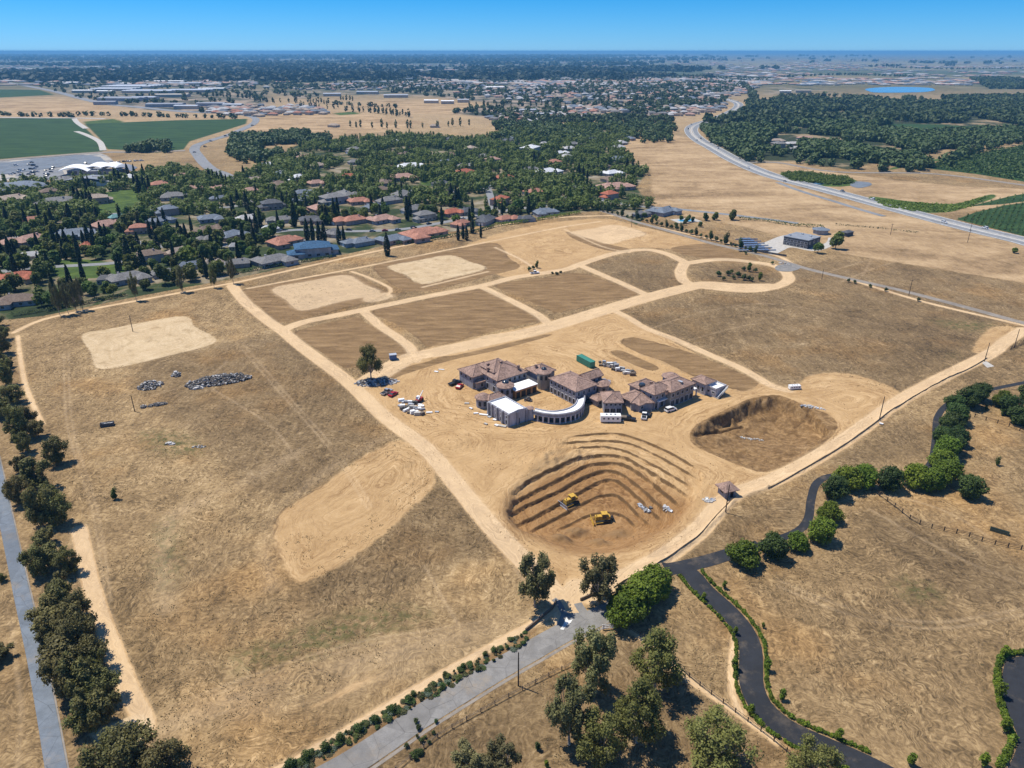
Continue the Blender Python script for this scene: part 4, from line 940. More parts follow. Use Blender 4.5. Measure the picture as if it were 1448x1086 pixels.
q_ = place_box_thing('site_trailer', 'small white trailer alone on the pale dirt behind the brown pit', 'trailer', 1123, 550, .15, b_trailer); q_.scale = (.62, .7, .6)
def b_flat(r_):
    a = MB(); a.box((0, 0, .7), (5.5, 2.2, .25)); a.box((0, 0, 1.0), (4.6, 1.8, .4)); part('deck', a, M['timber'], r_)
    for x in (-.5, .5):
        for y in (-1.0, 1.0): a = MB(); a.tube([(x, y-.12, .36), (x, y+.12, .36)], [.36, .36], 10); part('wheel', a, M['black'], r_)
place_box_thing('flat_trailer', 'dark flat trailer between the white site trailer and a pickup truck', 'trailer', 880, 592.5, -.2, b_flat)
def b_bluebox(r_):
    a = MB(); a.box((0, 0, 1.2), (2.9, 2.0, 2.1)); part('body', a, M['blue'], r_); a = MB(); a.box((0, 0, 2.32), (3.1, 2.2, .12)); part('lid', a, M['steel'], r_)
    a = MB()
    for x in (-1.1, 1.1): a.box((x, 0, .08), (.3, 2.0, .2))
    part('skid', a, M['black'], r_)
place_box_thing('tool_shed', 'small dark blue shed at the corner of a tilled plot beside the lone gum tree', 'shed', 556, 508.5, .3, b_bluebox)

# bulldozers
def bulldozer(px, py, ang, desc, ripper=True):
    r_ = thing('bulldozer', desc, 'bulldozer', at(px, py), ang, 'bulldozers in the terraced pit', True); r_.scale = (1.03, 1.03, 1.03)
    for y in (-1, 1):
        a = MB(); prof = [(-2.2,.35),(-1.9,.0),(1.9,.0),(2.3,.4),(2.1,.85),(-1.2,1.05),(-2.1,.85)]
        vs = [(x, y*1.15+d, z) for d in (-.28, .28) for x, z in prof]; n = len(prof)
        a.add(vs, [tuple(range(n)), tuple(range(2*n-1, n-1, -1))] + [(i, i+n, (i+1) % n+n, (i+1) % n) for i in range(n)])
        for k in range(14): a.box((-1.8+k*.29, y*1.15, .03), (.1, .62, .1))
        part('track', a, M['black'], r_)
    a = MB(); a.box((0.5, 0, 1.05), (3.6, 1.6, .7)); a.box((1.3, 0, 1.65), (1.9, 1.25, .75)); a.box((-1.5, 0, 1.5), (1.1, 1.6, .8)); part('body', a, M['yellow'], r_)
    a = MB(); a.box((1.9, .3, 2.25), (.16, .16, .6)); part('exhaust', a, M['black'], r_)
    a = MB(); a.box((-.35, 0, 2.1), (1.35, 1.4, 1.2)); c_ = part('cab', a, M['glass'], r_); a = MB(); a.box((-.4, 0, 2.78), (1.8, 1.75, .14)); part('cab_roof', a, M['yellow'], c_)
    a = MB()
    for x in (-1.0, .3):
        for y in (-.68, .68): a.box((x, y, 2.1), (.12, .12, 1.3))
    part('cab_post', a, M['yellow'], c_)
    a = MB(); pr = [(3.05,.0),(2.9,.5),(2.95,1.0),(3.2,1.35)]
    for i in range(3):
        (x0, z0), (x1, z1) = pr[i], pr[i+1]
        a.add([(x0,-2.1,z0),(x0,2.1,z0),(x1,2.1,z1),(x1,-2.1,z1),(x0+.12,-2.1,z0),(x0+.12,2.1,z0),(x1+.12,2.1,z1),(x1+.12,-2.1,z1)], [(0,1,2,3),(7,6,5,4),(0,4,5,1),(2,6,7,3),(1,5,6,2),(0,3,7,4)])
    part('blade', a, M['steel'] if not ripper else M['yellow'], r_)
    for y in (-1.5, 1.5): a = MB(); a.tube([(.2, y, .6), (2.95, y, .45)], [.13, .13], 6); part('push_arm', a, M['yellow'], r_)
    if ripper:
        a = MB(); a.box((-2.5, 0, 1.0), (.9, 1.3, .35)); a.box((-2.95, 0, .7), (.22, .25, 1.3)); a.box((-2.95, 0, 1.2), (.3, 1.8, .3)); part('ripper', a, M['black'], r_)
bulldozer(852, 737, math.radians(188), 'yellow bulldozer with its blade to the left on the pit floor')
bulldozer(807, 712, math.radians(215), 'yellow bulldozer working up on a terrace of the pit', False)

# kiosk with a red roof
def b_kiosk(r_):
    a = MB(); a.box((0, 0, 1.3), (3.6, 3.6, 2.6)); part('wall', a, M['mwall'], r_)
    a = MB(); q = [(-1.8,-1.8),(1.8,-1.8),(1.8,1.8),(-1.8,1.8)]; a.hip(q, 2.6, 1.5, .8, .2); part('roof', a, M['tile'], r_)
    a = MB(); a.box((.5, -1.83, 1.05), (1.0, .1, 2.1)); part('door', a, M['dark'], r_); a = MB(); a.box((-1.83, 0, 1.6), (.1, 1.3, .9)); part('window', a, M['dark'], r_)
place_box_thing('kiosk', 'small square kiosk with a reddish pyramid roof at the edge of the dirt road', 'kiosk', 1027, 699, math.radians(20), b_kiosk)

# power poles
def pole(px, py, h, desc, r=.16, arm=False, lean=0.0, mat='pole'):
    r_ = thing('power_pole', desc, 'pole', at(px, py), rng.uniform(-.5, .5), 'wooden poles', True)
    a = MB(); a.tube([(0,0,-.3), (lean*h, 0, h)], [r, r*.7], 8); part('shaft', a, M[mat], r_)
    if arm: a = MB(); a.box((lean*h, 0, h-.7), (1.9, .12, .14)); [a.tube([(lean*h+x, 0, h-.62), (lean*h+x, 0, h-.35)], [.07, .05], 6) for x in (-.8, 0, .8)]; part('crossarm', a, M[mat], r_)
for px, py, h, d, arm in [
    (1026,724,9.2,'dark wooden pole just in front of the small kiosk with the pyramid roof',False), (733,970,9.2,'dark wooden pole on the verge of the grey road at the bottom',False),
    (1243.5,593,9,'thin dark pole beside the bend of the right perimeter dirt road',False), (1392,511,8.5,'dark pole beside the pale concrete pad along the right perimeter road',False), (1434,491,8.5,'pole among the leaning fence posts at the right edge',False),
    (190.6,582,6.5,'leaning pole beside the low rubble in the left field',False), (188,469,8,'thin pole standing inside the pale scraped pad of the left field',False),
    (1285,418,9,'pole beside the grey lane to the right of the roundabout',True), (1368,343,9,'pole on the dry slope below the highway at the right',True), (1372,326,9,'pole beside the far verge of the highway near the vineyard',True),
    (1259,332,8,'pole in the dry field between the highway and the dark flat-roofed house',True), (893,321,10,'tall pole at the top corner of the building site',True), (1162,395,6,'short post beside the lane junction at the roundabout',False)]:
    pole(px, py, h, d, .17, arm)

# fences, barriers, low walls
def fence(name, desc, pts, h=1.1, step=2.6, rails=(.5, .95), mat='timber', fabric=None, pr=.07, cat='fence'):
    L = smooth_line(GA(pts), 2.0); d = np.r_[0, np.cumsum(np.hypot(*np.diff(L, axis=0).T))]; n = min(90, max(2, int(d[-1]/step))); R_ = resample(L, n)
    z = height(R_[:, 0], R_[:, 1]); c = R_[0]; r_ = thing(name, desc, cat, (c[0], c[1], z[0]), full=True)
    for i in range(n):
        a = MB(); a.box((R_[i,0]-c[0], R_[i,1]-c[1], z[i]-z[0]+h/2-.1), (pr*2, pr*2, h+.2)); part('post', a, M[mat], r_)
    a = MB()
    for i in range(n-1):
        p, q = R_[i]-c, R_[i+1]-c; zi, zj = z[i]-z[0], z[i+1]-z[0]
        if fabric:
            t_ = q-p; nn = np.array((-t_[1], t_[0])); nn = nn/np.linalg.norm(nn)*.03
            a.add([(p[0]-nn[0],p[1]-nn[1],zi-.1),(q[0]-nn[0],q[1]-nn[1],zj-.1),(q[0]-nn[0],q[1]-nn[1],zj+h*.9),(p[0]-nn[0],p[1]-nn[1],zi+h*.9),(p[0]+nn[0],p[1]+nn[1],zi-.1),(q[0]+nn[0],q[1]+nn[1],zj-.1),(q[0]+nn[0],q[1]+nn[1],zj+h*.9),(p[0]+nn[0],p[1]+nn[1],zi+h*.9)],
                  [(0,1,2,3),(7,6,5,4),(3,2,6,7)])
        else:
            for rz_ in rails: a.tube([(p[0],p[1],zi+rz_), (q[0],q[1],zj+rz_)], [.055, .055], 4, caps=False)
    part('fabric' if fabric else 'rails', a, M[fabric or mat], r_); return r_
fence('rail_fence', 'dark timber rail fence curving across the dry field below the round trees', [(1233,694),(1266,718),(1292,738),(1320,748),(1360,756),(1400,769),(1448,778),(1480,782)], 1.5, 2.8, (.5, 1.0, 1.35), 'pole', pr=.10)
fence('rail_fence', 'dark rail fence behind the trees at the right edge', [(1378,590),(1400,596),(1425,603),(1448,612),(1475,620)], 1.5, 2.8, (.5, 1.0, 1.35), 'pole', pr=.10)
fence('wire_fence', 'thin wire fence on the lower side of the grey road', [(560,1090),(620,1042),(680,1007),(746,972),(800,945),(850,925)], 1.2, 3.0, (.5, .9), pr=.08)
fence('wire_fence', 'post and rail fence running diagonally between the big gum trees and the driveway', [(876,882),(925,914),(980,962),(1030,1000),(1098,1051),(1130,1080)], 1.2, 2.6, (.45, .9), 'pole', pr=.09)
M['silt'] = plain('dusty_brown_fabric', (.26, .19, .115), .9, .35, .5)
fence('silt_fence', 'low brown silt fence along the outer edge of the right perimeter road', [(1395,508),(1370,522),(1330,541),(1270,576),(1200,626),(1130,668),(1086,692)], .42, 3, mat='timber', fabric='silt', pr=.05)
fence('silt_fence', 'low brown silt fence below the terraced pit', [(1040,703),(1015,728),(990,757),(960,780),(930,800),(895,818),(868,832)], .42, 3, mat='timber', fabric='silt', pr=.05)
def lowwall(pts, desc, h=.9, mat='dark', t=.3):
    L = resample(smooth_line(GA(pts), 1.0), 16); z = height(L[:,0], L[:,1]).mean(); g = MB(); strip(L, offs(L, -t), z-.3, z+h, g); o = link('low_wall', g.mesh('low_wall', M[mat])); tag(o, desc, 'wall', None, True)
lowwall([(744,893),(760,880),(774,868),(783,860),(787,851)], 'dark curved low wall left of the site entrance beside the grey road', .8, 'timber')
lowwall([(821,850),(830,846),(838,842)], 'short dark low wall right of the site entrance', .8, 'timber', .25)
r_ = thing('barrier', 'white barrier boards beside the grey road under the bright green trees', 'barrier', at(862, 890), .15, full=True)
for z_ in (.5, 1.0, 1.5): a = MB(); a.box((0, 0, z_), (3.6, .08, .28)); part('board', a, M['white'], r_)
for x_ in (-1.5, 1.5): a = MB(); a.box((x_, .1, .8), (.12, .12, 1.8)); part('leg', a, M['timber'], r_)
# leaning posts stack at right edge
r_ = thing('post_row', 'row of dark leaning posts at the right edge beside the perimeter road', 'posts', at(1428, 495), 0, full=True)
p0 = at(1428, 495); p1 = at(1470, 478); a = MB()
for k in range(22):
    t_ = k/21; q = p0.lerp(p1, t_) - p0; a = MB(); a.tube([(q.x, q.y, -.2), (q.x+.35+rng.uniform(-.15,.15), q.y, 2.5+rng.uniform(-.4,.6))], [.16, .07], 5); part('post', a, M['pole'], r_)
a = MB(); a.tube([(0,0,.5), (p1.x-p0.x, p1.y-p0.y, .5)], [.06,.06], 4); part('rail', a, M['pole'], r_)
r_ = thing('trough', 'dark green metal trough lying in the dry field at the right edge', 'trough', at(1413, 753), math.radians(-35), full=True)
a = MB()
for y in (-1, 1): a.box((0, y*.55, .45), (4.4, .08, .8))
for x in (-1, 1): a.box((x*2.2, 0, .45), (.08, 1.18, .8))
a.box((0, 0, .2), (4.3, 1.05, .1)); M['dgreen'] = plain('dark_green_metal', (.06, .075, .05), .6, .25); part('tub', a, M['dgreen'], r_)
a = MB(); a.box((0, 0, .88), (4.6, .12, .08)); part('bar', a, M['dgreen'], r_)

# ------------------------------------------------------------------ heaps of rubble, stacks and bins
def rockmesh(mb, c, s, mi=0):
    R = rng; vs = []; ph = [R.uniform(0, 6.28) for _ in range(3)]
    base = [(-1,-1,-1),(1,-1,-1),(1,1,-1),(-1,1,-1),(-1,-1,1),(1,-1,1),(1,1,1),(-1,1,1)]
    rot = Matrix.Rotation(ph[0], 3, 'Z') @ Matrix.Rotation(R.uniform(-.5,.5), 3, 'X')
    for v in base:
        q = rot @ Vector((v[0]*s*R.uniform(.35,.65), v[1]*s*R.uniform(.3,.6), v[2]*s*R.uniform(.2,.5))); vs.append((c[0]+q.x, c[1]+q.y, c[2]+q.z))
    mb.add(vs, [(3,2,1,0),(4,5,6,7),(0,1,5,4),(1,2,6,5),(2,3,7,6),(3,0,4,7)], mi)
def heap(px, py, rx, ry, h, n, rot, desc, mats=('stone','stonep'), smin=.4, smax=1.3):
    c = at(px, py); g = MB()
    for _ in range(n):
        a = rng.uniform(0, 6.28); q = math.sqrt(rng.random()); u, v = q*rx*math.cos(a), q*ry*math.sin(a); ca, sa = math.cos(rot), math.sin(rot)
        x, y = u*ca - v*sa, u*sa + v*ca; z = (h*.35 if px in (309, 213) else h*(1-q**1.5))*rng.uniform(.1, 1) + .02 + hz(c.x+x, c.y+y) - c.z; rockmesh(g, (x, y, z), rng.uniform(smin, smax), rng.randrange(len(mats)))
    o = link('rubble_heap', g.mesh('rubble_heap', [M[m] for m in mats]), None, c); tag(o, desc, 'heap', 'heaps of rubble', True)
heap(309, 538, 12.5, 3.8, 1.7, 900, .35, 'long dark heap of broken rubble in the left field', ('stone','timber','stone','stone','stonep'), .3, .85)
heap(213, 545, 4.6, 3.4, 1.5, 170, .3, 'pale grey round heap of rubble left of the long rubble heap', ('stone','stonep','stone'), .3, .8)
heap(249, 531, 1.8, 1.8, 2.0, 50, 0, 'small dark heap of rubble between the two bigger heaps')
heap(278, 549, 2.6, 1.4, .8, 50, 0, 'low heap of rubble in front of the long rubble heap', ('stone','stonep'))
heap(222, 573, 3.2, .8, .5, 50, .4, 'scattered dark rubble beside the leaning pole', ('stone',))
heap(203, 576, .9, .7, .8, 18, .4, 'tiny pale heap of rubble at the foot of the leaning pole', ('stonep','stone'))
heap(282, 632, 2.4, .8, .4, 26, .2, 'low white stones in a hollow of the left field', ('conc','stone'), .25, .6)
heap(240, 628, 1.6, .6, .4, 18, .2, 'few dark stones in the left field below the rubble', ('stone','stonep'))
heap(533, 541, 9.0, 4.0, .9, 330, .1, 'grey heap of site rubble around the foot of the lone gum tree', ('stone','timber','stonep','grey'), .3, .85)
heap(1055, 621, 2.6, .7, .5, 22, -.3, 'pale stones on the floor of the brown pit', ('conc','steel'), .25, .6)
heap(1072, 622, 2.0, .7, .5, 16, -.3, 'white scraps beside the stones on the floor of the brown pit', ('conc','steel'), .25, .6)
heap(747, 566, 1.6, 1.2, 1.5, 40, 0, 'dark round heap inside the round courtyard of the mansion', ('charcoal','timber'), .4, .9)
heap(1148, 576, 4.6, .9, .5, 40, -.5, 'white rubble strip on the far rim of the brown pit', ('steel','conc'), .35, .8)
heap(1003, 707, 2.2, 1.2, .3, 26, .1, 'pale rubble beside the small kiosk', ('conc','steel'), .4, .9)
heap(944, 720, 2.0, .8, .5, 18, -1.0, 'pale scraps on the right bank of the terraced pit', ('stonep','steel'), .4, 1.0)
heap(912, 716, 2.6, .8, .5, 24, -.9, 'grey pipes and scraps on a right terrace of the pit', ('steel','stone'), .5, 1.2)
heap(1110, 361+12, 4, 1.5, .5, 40, -.3, 'scattered stones at the edge of the lane by the dark house', ('stonep',), .4, .8)
# yard: stacks of material
STK = ['timber', 'steel', 'white', 'conc', 'sheath', 'grey']
def stack(px, py, L_, W_, H_, ang, desc, m1='steel', m2='timber', kind='material_stack', cat='stack'):
    r_ = thing(kind, desc, cat, at(px, py), ang, 'stacks of building material', False)
    a = MB(); a.box((0,0,.08), (L_*.96, W_*.9, .14)); part('pallet', a, M[m2], r_); a = MB(); k = max(1, int(H_/.35))
    for i in range(k): a.box((rng.uniform(-.08,.08), rng.uniform(-.06,.06), .15+H_/k*(i+.5)), (L_*rng.uniform(.86,1), W_*rng.uniform(.85,1), H_/k*.86))
    part('load', a, M[m1], r_)
NAMES = {'steel': 'grey metal', 'white': 'white wrapped', 'conc': 'pale block', 'timber': 'brown timber', 'sheath': 'orange plywood', 'grey': 'dark grey', 'stone': 'dark stone', 'red': 'dull red'}
R2 = random.Random(5)
for k in range(24):   # left yard, two loose rows
    px = 567 + (k % 8)*4.2 + R2.uniform(-2, 2); py = 567 + (k//8)*6.2 + (k % 8)*1.1 + R2.uniform(-1.5, 1.5); m = R2.choice(['white','steel','conc','timber','grey','stone','white'])
    stack(px, py, R2.uniform(1.2, 3.0), R2.uniform(.8, 1.5), R2.uniform(.3, 1.3), R2.uniform(-.3, .9), f'{NAMES[m]} stack in the yard left of the mansion', m)
for k in range(26):   # behind the mansion
    t_ = k/25; px = 849 + t_*47 + R2.uniform(-1.5, 1.5); py = 515 + t_*14 + R2.uniform(-3.2, 3.2); m = R2.choice(['white','steel','conc','grey','stone','timber','stone'])
    stack(px, py, R2.uniform(1.2, 2.8), R2.uniform(.8, 1.4), R2.uniform(.4, 1.5), R2.uniform(-.6, .6), f'{NAMES[m]} stack in the row behind the mansion', m)
for (px, py, m) in [(673,585,'white'),(684,587,'white'),(692,590,'steel'),(700,594,'white'),(687,600,'conc'),(702,602,'white'),(710,603,'conc'),(666,578,'white'),(660,571,'conc'),(617,526,'white'),(624,523,'white'),(607,584,'white'),(618,583,'steel'),(1003,548,'white'),(1246,596+4,'white')]:
    stack(px, py, R2.uniform(1.3, 3.4), R2.uniform(.7, 1.2), R2.uniform(.12, .35), R2.uniform(-.8, .2), f'low {NAMES[m]} stack lying on bare dirt', m)
# telehandler-like lift in the yard
r_ = thing('forklift', 'red and white rough terrain forklift in the yard left of the mansion', 'forklift', at(593, 568), math.radians(70), full=True)
a = MB(); a.box((0, 0, 1.0), (3.6, 1.7, .8)); part('body', a, M['red'], r_); a = MB(); a.box((-.3, .35, 1.9), (1.3, .9, 1.1)); part('cab', a, M['white'], r_)
a = MB(); a.tube([(-1.5, -.4, 1.6), (2.6, -.4, 3.6)], [.22, .16], 6); part('boom', a, M['white'], r_)
for x in (-1.2, 1.2):
    for y in (-.85, .85): a = MB(); a.tube([(x, y-.2, .55), (x, y+.2, .55)], [.55, .55], 12); part('wheel', a, M['black'], r_)
r_ = thing('skip', 'old dark skip full of boards in the left field', 'skip', at(152, 602), math.radians(20), full=True)
a = MB(); a.box((0, .9, .7), (4.2, .1, 1.1)); a.box((0, -.9, .7), (4.2, .1, 1.1)); a.box((-2.1, 0, .7), (.1, 1.7, 1.1)); a.box((2.1, 0, .7), (.1, 1.7, 1.1)); a.box((0,0,.25), (4.1,1.7,.1)); part('tub', a, M['charcoal'], r_)
a = MB()
for k in range(9): a.box((rng.uniform(-1.4,1.4), rng.uniform(-.6,.6), .9+k*.05), (rng.uniform(1.2,3), .22, .08), rng.uniform(-.5,.5))
part('boards', a, M['stonep'], r_)
# ------------------------------------------------------------------ roads (sheets a few centimetres proud of the soil)
def road_mat(name, col, dark=.7, cracks=True):
    t = NT(name); p = t.pos(); n = t.noise(p, .35, 5, .65); n2 = t.noise(p, 4, 3, .6)
    c = t.mix(t.ss(t.math('ADD', t.math('MULTIPLY', n, .7), t.math('MULTIPLY', n2, .3)), .35, .65), tuple(x*dark for x in col), tuple(x*1.15 for x in col))
    dn = t.noise(p, .12, 6, .7); c = t.mix(t.ss(dn, .52, .72, 0, .5 if cracks else .28), c, (.34, .26, .17))
    pv_ = t.vor(p, .11, 'Color'); ps = t.new('ShaderNodeSeparateColor'); t.set(ps.inputs[0], pv_); c = t.mix(t.ss(ps.outputs[0], .80, .82, 0, .35), c, tuple(x*.6 for x in col))
    if cracks: e = t.vor(p, .16, 'Distance', 'DISTANCE_TO_EDGE'); c = t.mix(t.ss(e, .0, .012, .55, 0), c, tuple(x*.35 for x in col))
    return t.out(c, .85)
M['asph'] = road_mat('grey_asphalt', (.235, .224, .208), .8); M['asphb'] = road_mat('blue_grey_asphalt', (.165, .19, .22), .85); M['asphk'] = road_mat('fresh_black_asphalt', (.030, .032, .037), .85, False)
M['asphh'] = road_mat('highway_asphalt', (.23, .235, .24), .85, False); M['lane'] = road_mat('dusty_lane', (.27, .235, .195), .8, False); M['line'] = plain('road_paint', (.66, .65, .60), .8, .2, .5); M['yline'] = plain('worn_yellow_paint', (.50, .42, .22), .8, .3, .5)
def ribbon(name, pts, wd, mat, z=.05, step=2.0, off=0.0, raw=False, wend=None):
    L = smooth_line(GA(pts), step) if not raw else pts
    t = np.gradient(L, axis=0); t /= np.linalg.norm(t, axis=1, keepdims=True) + 1e-9; nn = np.stack([-t[:, 1], t[:, 0]], 1)
    L = L + nn*off; ww = np.linspace(wd, wend or wd, len(L))[:, None]/2; A = L + nn*ww; B = L - nn*ww
    zA = np.maximum(height(A[:,0], A[:,1]), 0)+z; zB = np.maximum(height(B[:,0], B[:,1]), 0)+z; n = len(L)
    vs = [(*a, q) for a, q in zip(A, zA)] + [(*b, q) for b, q in zip(B, zB)] + [(*a, -.4) for a in A+nn*.25] + [(*b, -.4) for b in B-nn*.25]
    fs = [(i, n+i, n+i+1, i+1) for i in range(n-1)] + [(2*n+i, i, i+1, 2*n+i+1) for i in range(n-1)] + [(n+i, 3*n+i, 3*n+i+1, n+i+1) for i in range(n-1)]
    me = bpy.data.meshes.new(name); me.from_pydata(vs, [], fs); me.materials.append(M[mat]); return structure(name, me)
ROAD_B = [(400,1130),(488,1084),(560,1037),(600,1010),(695,952),(750,921),(800,893),(850,870),(880,854),(900,838),(915,824)]
ribbon('road', ROAD_B, 5.7, 'asph', .05)
ribbon('road_shoulder', ROAD_B[:8], .7, 'lane', .035, off=-3.5)
ribbon('road', [(-30,590),(-12,640),(8,733),(30,836),(54,945),(79,1086),(88,1140)], 3.3, 'asphb', .05)
ribbon('road_shoulder', [(-30,590),(-12,640),(8,733),(30,836),(54,945),(79,1086),(88,1140)], .3, 'lane', .04, off=1.85)
ribbon('driveway', [(940,806),(962,802),(1000,793),(1040,781),(1075,771)], 4.6, 'asphk', .055, wend=4.2)
ribbon('driveway', [(1075,771),(1090,766),(1128,751),(1143,733),(1147,706),(1156,682),(1182,672),(1240,674),(1290,672),(1316,656),(1323,620),(1325,592),(1340,572),(1370,559),(1405,550),(1448,541),(1500,530)], 2.4, 'asphk', .05, wend=2.0)
ribbon('driveway', [(958,806),(977,812),(996,834),(1028,863),(1050,889),(1061,914),(1062,944),(1063,969),(1075,997),(1098,1020),(1122,1036),(1150,1049),(1180,1062),(1225,1082),(1280,1110)], 4.9, 'asphk', .06)
bd = GA([(1421,938),(1430,931),(1448,928),(1500,926),(1540,1000),(1500,1120),(1415,1120),(1433,1070),(1440,1046),(1433,1027),(1421,995),(1417,963)])
me = bpy.data.meshes.new('driveway'); bs = smooth_line(bd, 1.5, True); me.from_pydata([(*p, .06) for p in bs], [], [tuple(range(len(bs)))[::-1]]); me.materials.append(M['asphk']); structure('driveway', me)
# entrance apron
def sheet(name, pts, mat, z, smooth=True):
    b = GA(pts); b = smooth_line(b, 1.0, True) if smooth else b; me = bpy.data.meshes.new(name); me.from_pydata([(*p, z) for p in b], [], [tuple(range(len(b)))]); me.materials.append(M[mat]); me.update()
    if me.polygons[0].normal.z < 0: me.flip_normals()
    return structure(name, me)
sheet('apron', [(779,896),(788,882),(794,868),(797,862),(806,868),(822,866),(830,870),(845,866),(826,882),(800,895)], 'asph', .045, False)
ribbon('apron', [(783,847),(790,853),(795,862),(800,872)], 1.4, 'asph', .04); ribbon('apron', [(817,853),(821,860),(828,869)], 2.0, 'asph', .04)
sheet('road_marking', [(792,890),(797,882),(801,873),(804,878),(810,876),(806,882),(800,885),(797,891)], 'line', .075, False)
sheet('gravel_drive', [(1055,349),(1075,345),(1100,335),(1112,333),(1110,340),(1130,345),(1150,349),(1168,343),(1172,336),(1182,340),(1172,350),(1150,355),(1120,350),(1108,354),(1095,360),(1085,358),(1090,350),(1070,350)], 'conc', .05)
sheet('lane_patch', [(1096,378),(1105,374),(1125,374),(1132,379),(1118,384),(1100,383)], 'asph', .12)
sheet('concrete_pad', [(1386,511),(1392,509),(1406,518),(1396,520)], 'conc', .05, False)
ribbon('lane', [(850,298),(870,304),(890,311),(940,325),(1002,343),(1050,354),(1093,365),(1141,380),(1200,394),(1271,410),(1360,433),(1448,457),(1520,474)], 4.6, 'lane', .10, 6)
ribbon('lane', [(775,276),(800,279),(830,282),(865,286),(905,292),(940,294),(980,298),(1044,305),(1100,312),(1128,316)], 6.0, 'asphh', .12, 8)
# highway: two carriageways with painted edges
HW = [(1560,368),(1500,356),(1448,341),(1380,325),(1280,299),(1180,272),(1090,248),(1040,227),(1008,209),(990,199),(979,189),(978,181),(988,175),(1008,169),(1028,161),(1042,153),(1044,147),(1036,143),(1015,137),(1000,132),(1000,127),(1010,121),(1030,115),(1060,110)]
Lh = smooth_line(GA(HW), 12.0)
for off in (-6.5, 6.5):
    ribbon('highway', Lh, 9.0, 'asphh', .35, off=off, raw=True)
    for q in (-4.0, 4.0): ribbon('road_marking', Lh, .45, 'line', .42, off=off+q, raw=True)
ribbon('highway_median', Lh, 2.6, 'conc', .30, raw=True)
ribbon('highway_ramp', [(1250,306),(1215,296),(1180,285),(1150,276),(1120,266),(1100,258)], 5.0, 'asphh', .25, 8)
WR = [(332,256),(318,247),(300,240),(288,230),(280,220),(275,212),(280,205),(300,198),(320,192),(340,184),(357,176),(362,170),(358,166),(340,162),(310,160)]
ribbon('far_road', WR, 13, 'asphh', .3, 10)
ribbon('far_road', [(0,115),(40,122),(80,130),(110,138),(150,147),(200,152),(260,158),(310,160)], 22, 'asphh', .5, 40)
ribbon('farm_track', [(105,168),(110,174),(122,182)], 9, 'conc', .4, 15); ribbon('farm_track', [(108,186),(120,190),(140,200),(146,213)], 8, 'conc', .4, 15)
ribbon('farm_track', [(-100,236),(0,227),(60,222),(140,216),(200,215),(262,213)], 14, 'lane', .3, 12)
ribbon('farm_track', [(1060,230),(1100,230),(1180,243),(1320,246),(1448,262),(1500,268)], 7, 'lane', .3, 15)
ribbon('farm_track', [(0,166),(60,167),(105,167),(150,168)], 12, 'conc', .4, 20)
ribbon('farm_track', [(1376,188),(1400,184),(1416,181)], 14, 'conc', .4, 15)
# water
tw = NT('water'); tw.b.inputs['Roughness'].default_value = .12; tw.b.inputs['Specular IOR Level'].default_value = .5
M['water'] = tw.out((.10, .22, .38)); tw2 = NT('pale_water'); M['waterp'] = tw2.out((.32, .42, .50), .2)
M['pool'] = plain('pool_water', (.10, .42, .62), .1, .05)
sheet('lake', [(1224,126),(1240,124),(1270,123),(1310,124),(1322,127),(1310,130),(1280,131),(1240,131),(1228,129)], 'water', .5)
sheet('lake', [(1140,116),(1165,115),(1190,117),(1222,115),(1222,118),(1190,119),(1160,119)], 'waterp', .5)
sheet('pond', [(1202,262),(1210,257),(1228,258),(1232,262),(1215,266)], 'asphb', .2)
sheet('pond', [(1146,255),(1158,254),(1166,257),(1162,261),(1150,260)], 'water', .2)
sheet('car_park', [(-40,234),(0,231),(60,224),(118,219),(142,222),(150,230),(120,232),(90,235),(60,240),(20,245),(-40,250)], 'asphb', .25, False)
sheet('car_park', [(20,246),(60,240),(88,240),(92,248),(60,254),(30,252)], 'asphh', .26, False)

# ------------------------------------------------------------------ near trees and bushes
def rowt(spec, cat, group):
    for (key, px, py, s, d, *r) in spec: place_tree(key, px, py, d, cat, group, s, None, False, None, r[0] if r else None)
gums = [('gum3',757,858,.92,'compact dark gum tree left of the site entrance',1.05), ('gum1',846,855,.92,'drooping dark gum tree right of the site entrance',.98),
 ('gum1',838,985,.92,'tall gum tree beside the grey road, front of the grove',1.2), ('gum0',925,975,.86,'wide airy gum tree beside the diagonal fence',1.0), ('gum3',805,1052,.86,'narrow gum tree at the left of the grove',1.15),
 ('gum0',900,1050,.80,'greenish gum tree in the middle of the grove',1.0), ('gum2',850,1080,.72,'low gum tree at the bottom of the grove',.85), ('gum2',1010,1088,.98,'broad low gum tree below the diagonal fence',.85),
 ('gum1',662,1108,.66,'bright bushy gum tree at the bottom edge',.62), ('gum3',708,1104,.72,'pointed bushy gum tree at the bottom edge',.66), ('gum2',1145,1112,.7,'gum tree cut by the bottom edge beside the driveway',.7),
 ('gum0',525,537,.86,'lone rounded gum tree at the corner of the mansion site',1.02)]
for key, px, py, s, d, sz in gums: place_tree(key, px, py, d, 'tree', 'gum trees', s, None, True, None, sz)
k = 0
ROWT = [(-6,462,.9),(3,500,.8),(12,545,1.0),(4,590,.9),(30,618,.95),(52,618,.8),(40,600,.7),(84,655,.85),(30,668,.6),(55,690,1.0),(30,712,.7),(75,708,.7),(62,745,1.0),(88,742,.8),(75,800,1.0),(58,815,.7),(98,812,.6),(92,855,.8),(80,890,1.05),(112,900,.9),(78,925,.8),(104,945,1.1),(134,950,.9),(125,985,1.0),(100,985,.9),(150,990,.8),(145,1025,1.0),(128,1030,.8),(12,700,.35),(6,480,.7),(0,525,.8),(18,570,.8),(14,520,.6),(36,640,.6),(70,722,.7),(66,770,.6),(94,874,.9),(120,930,.9),(140,965,.8)]
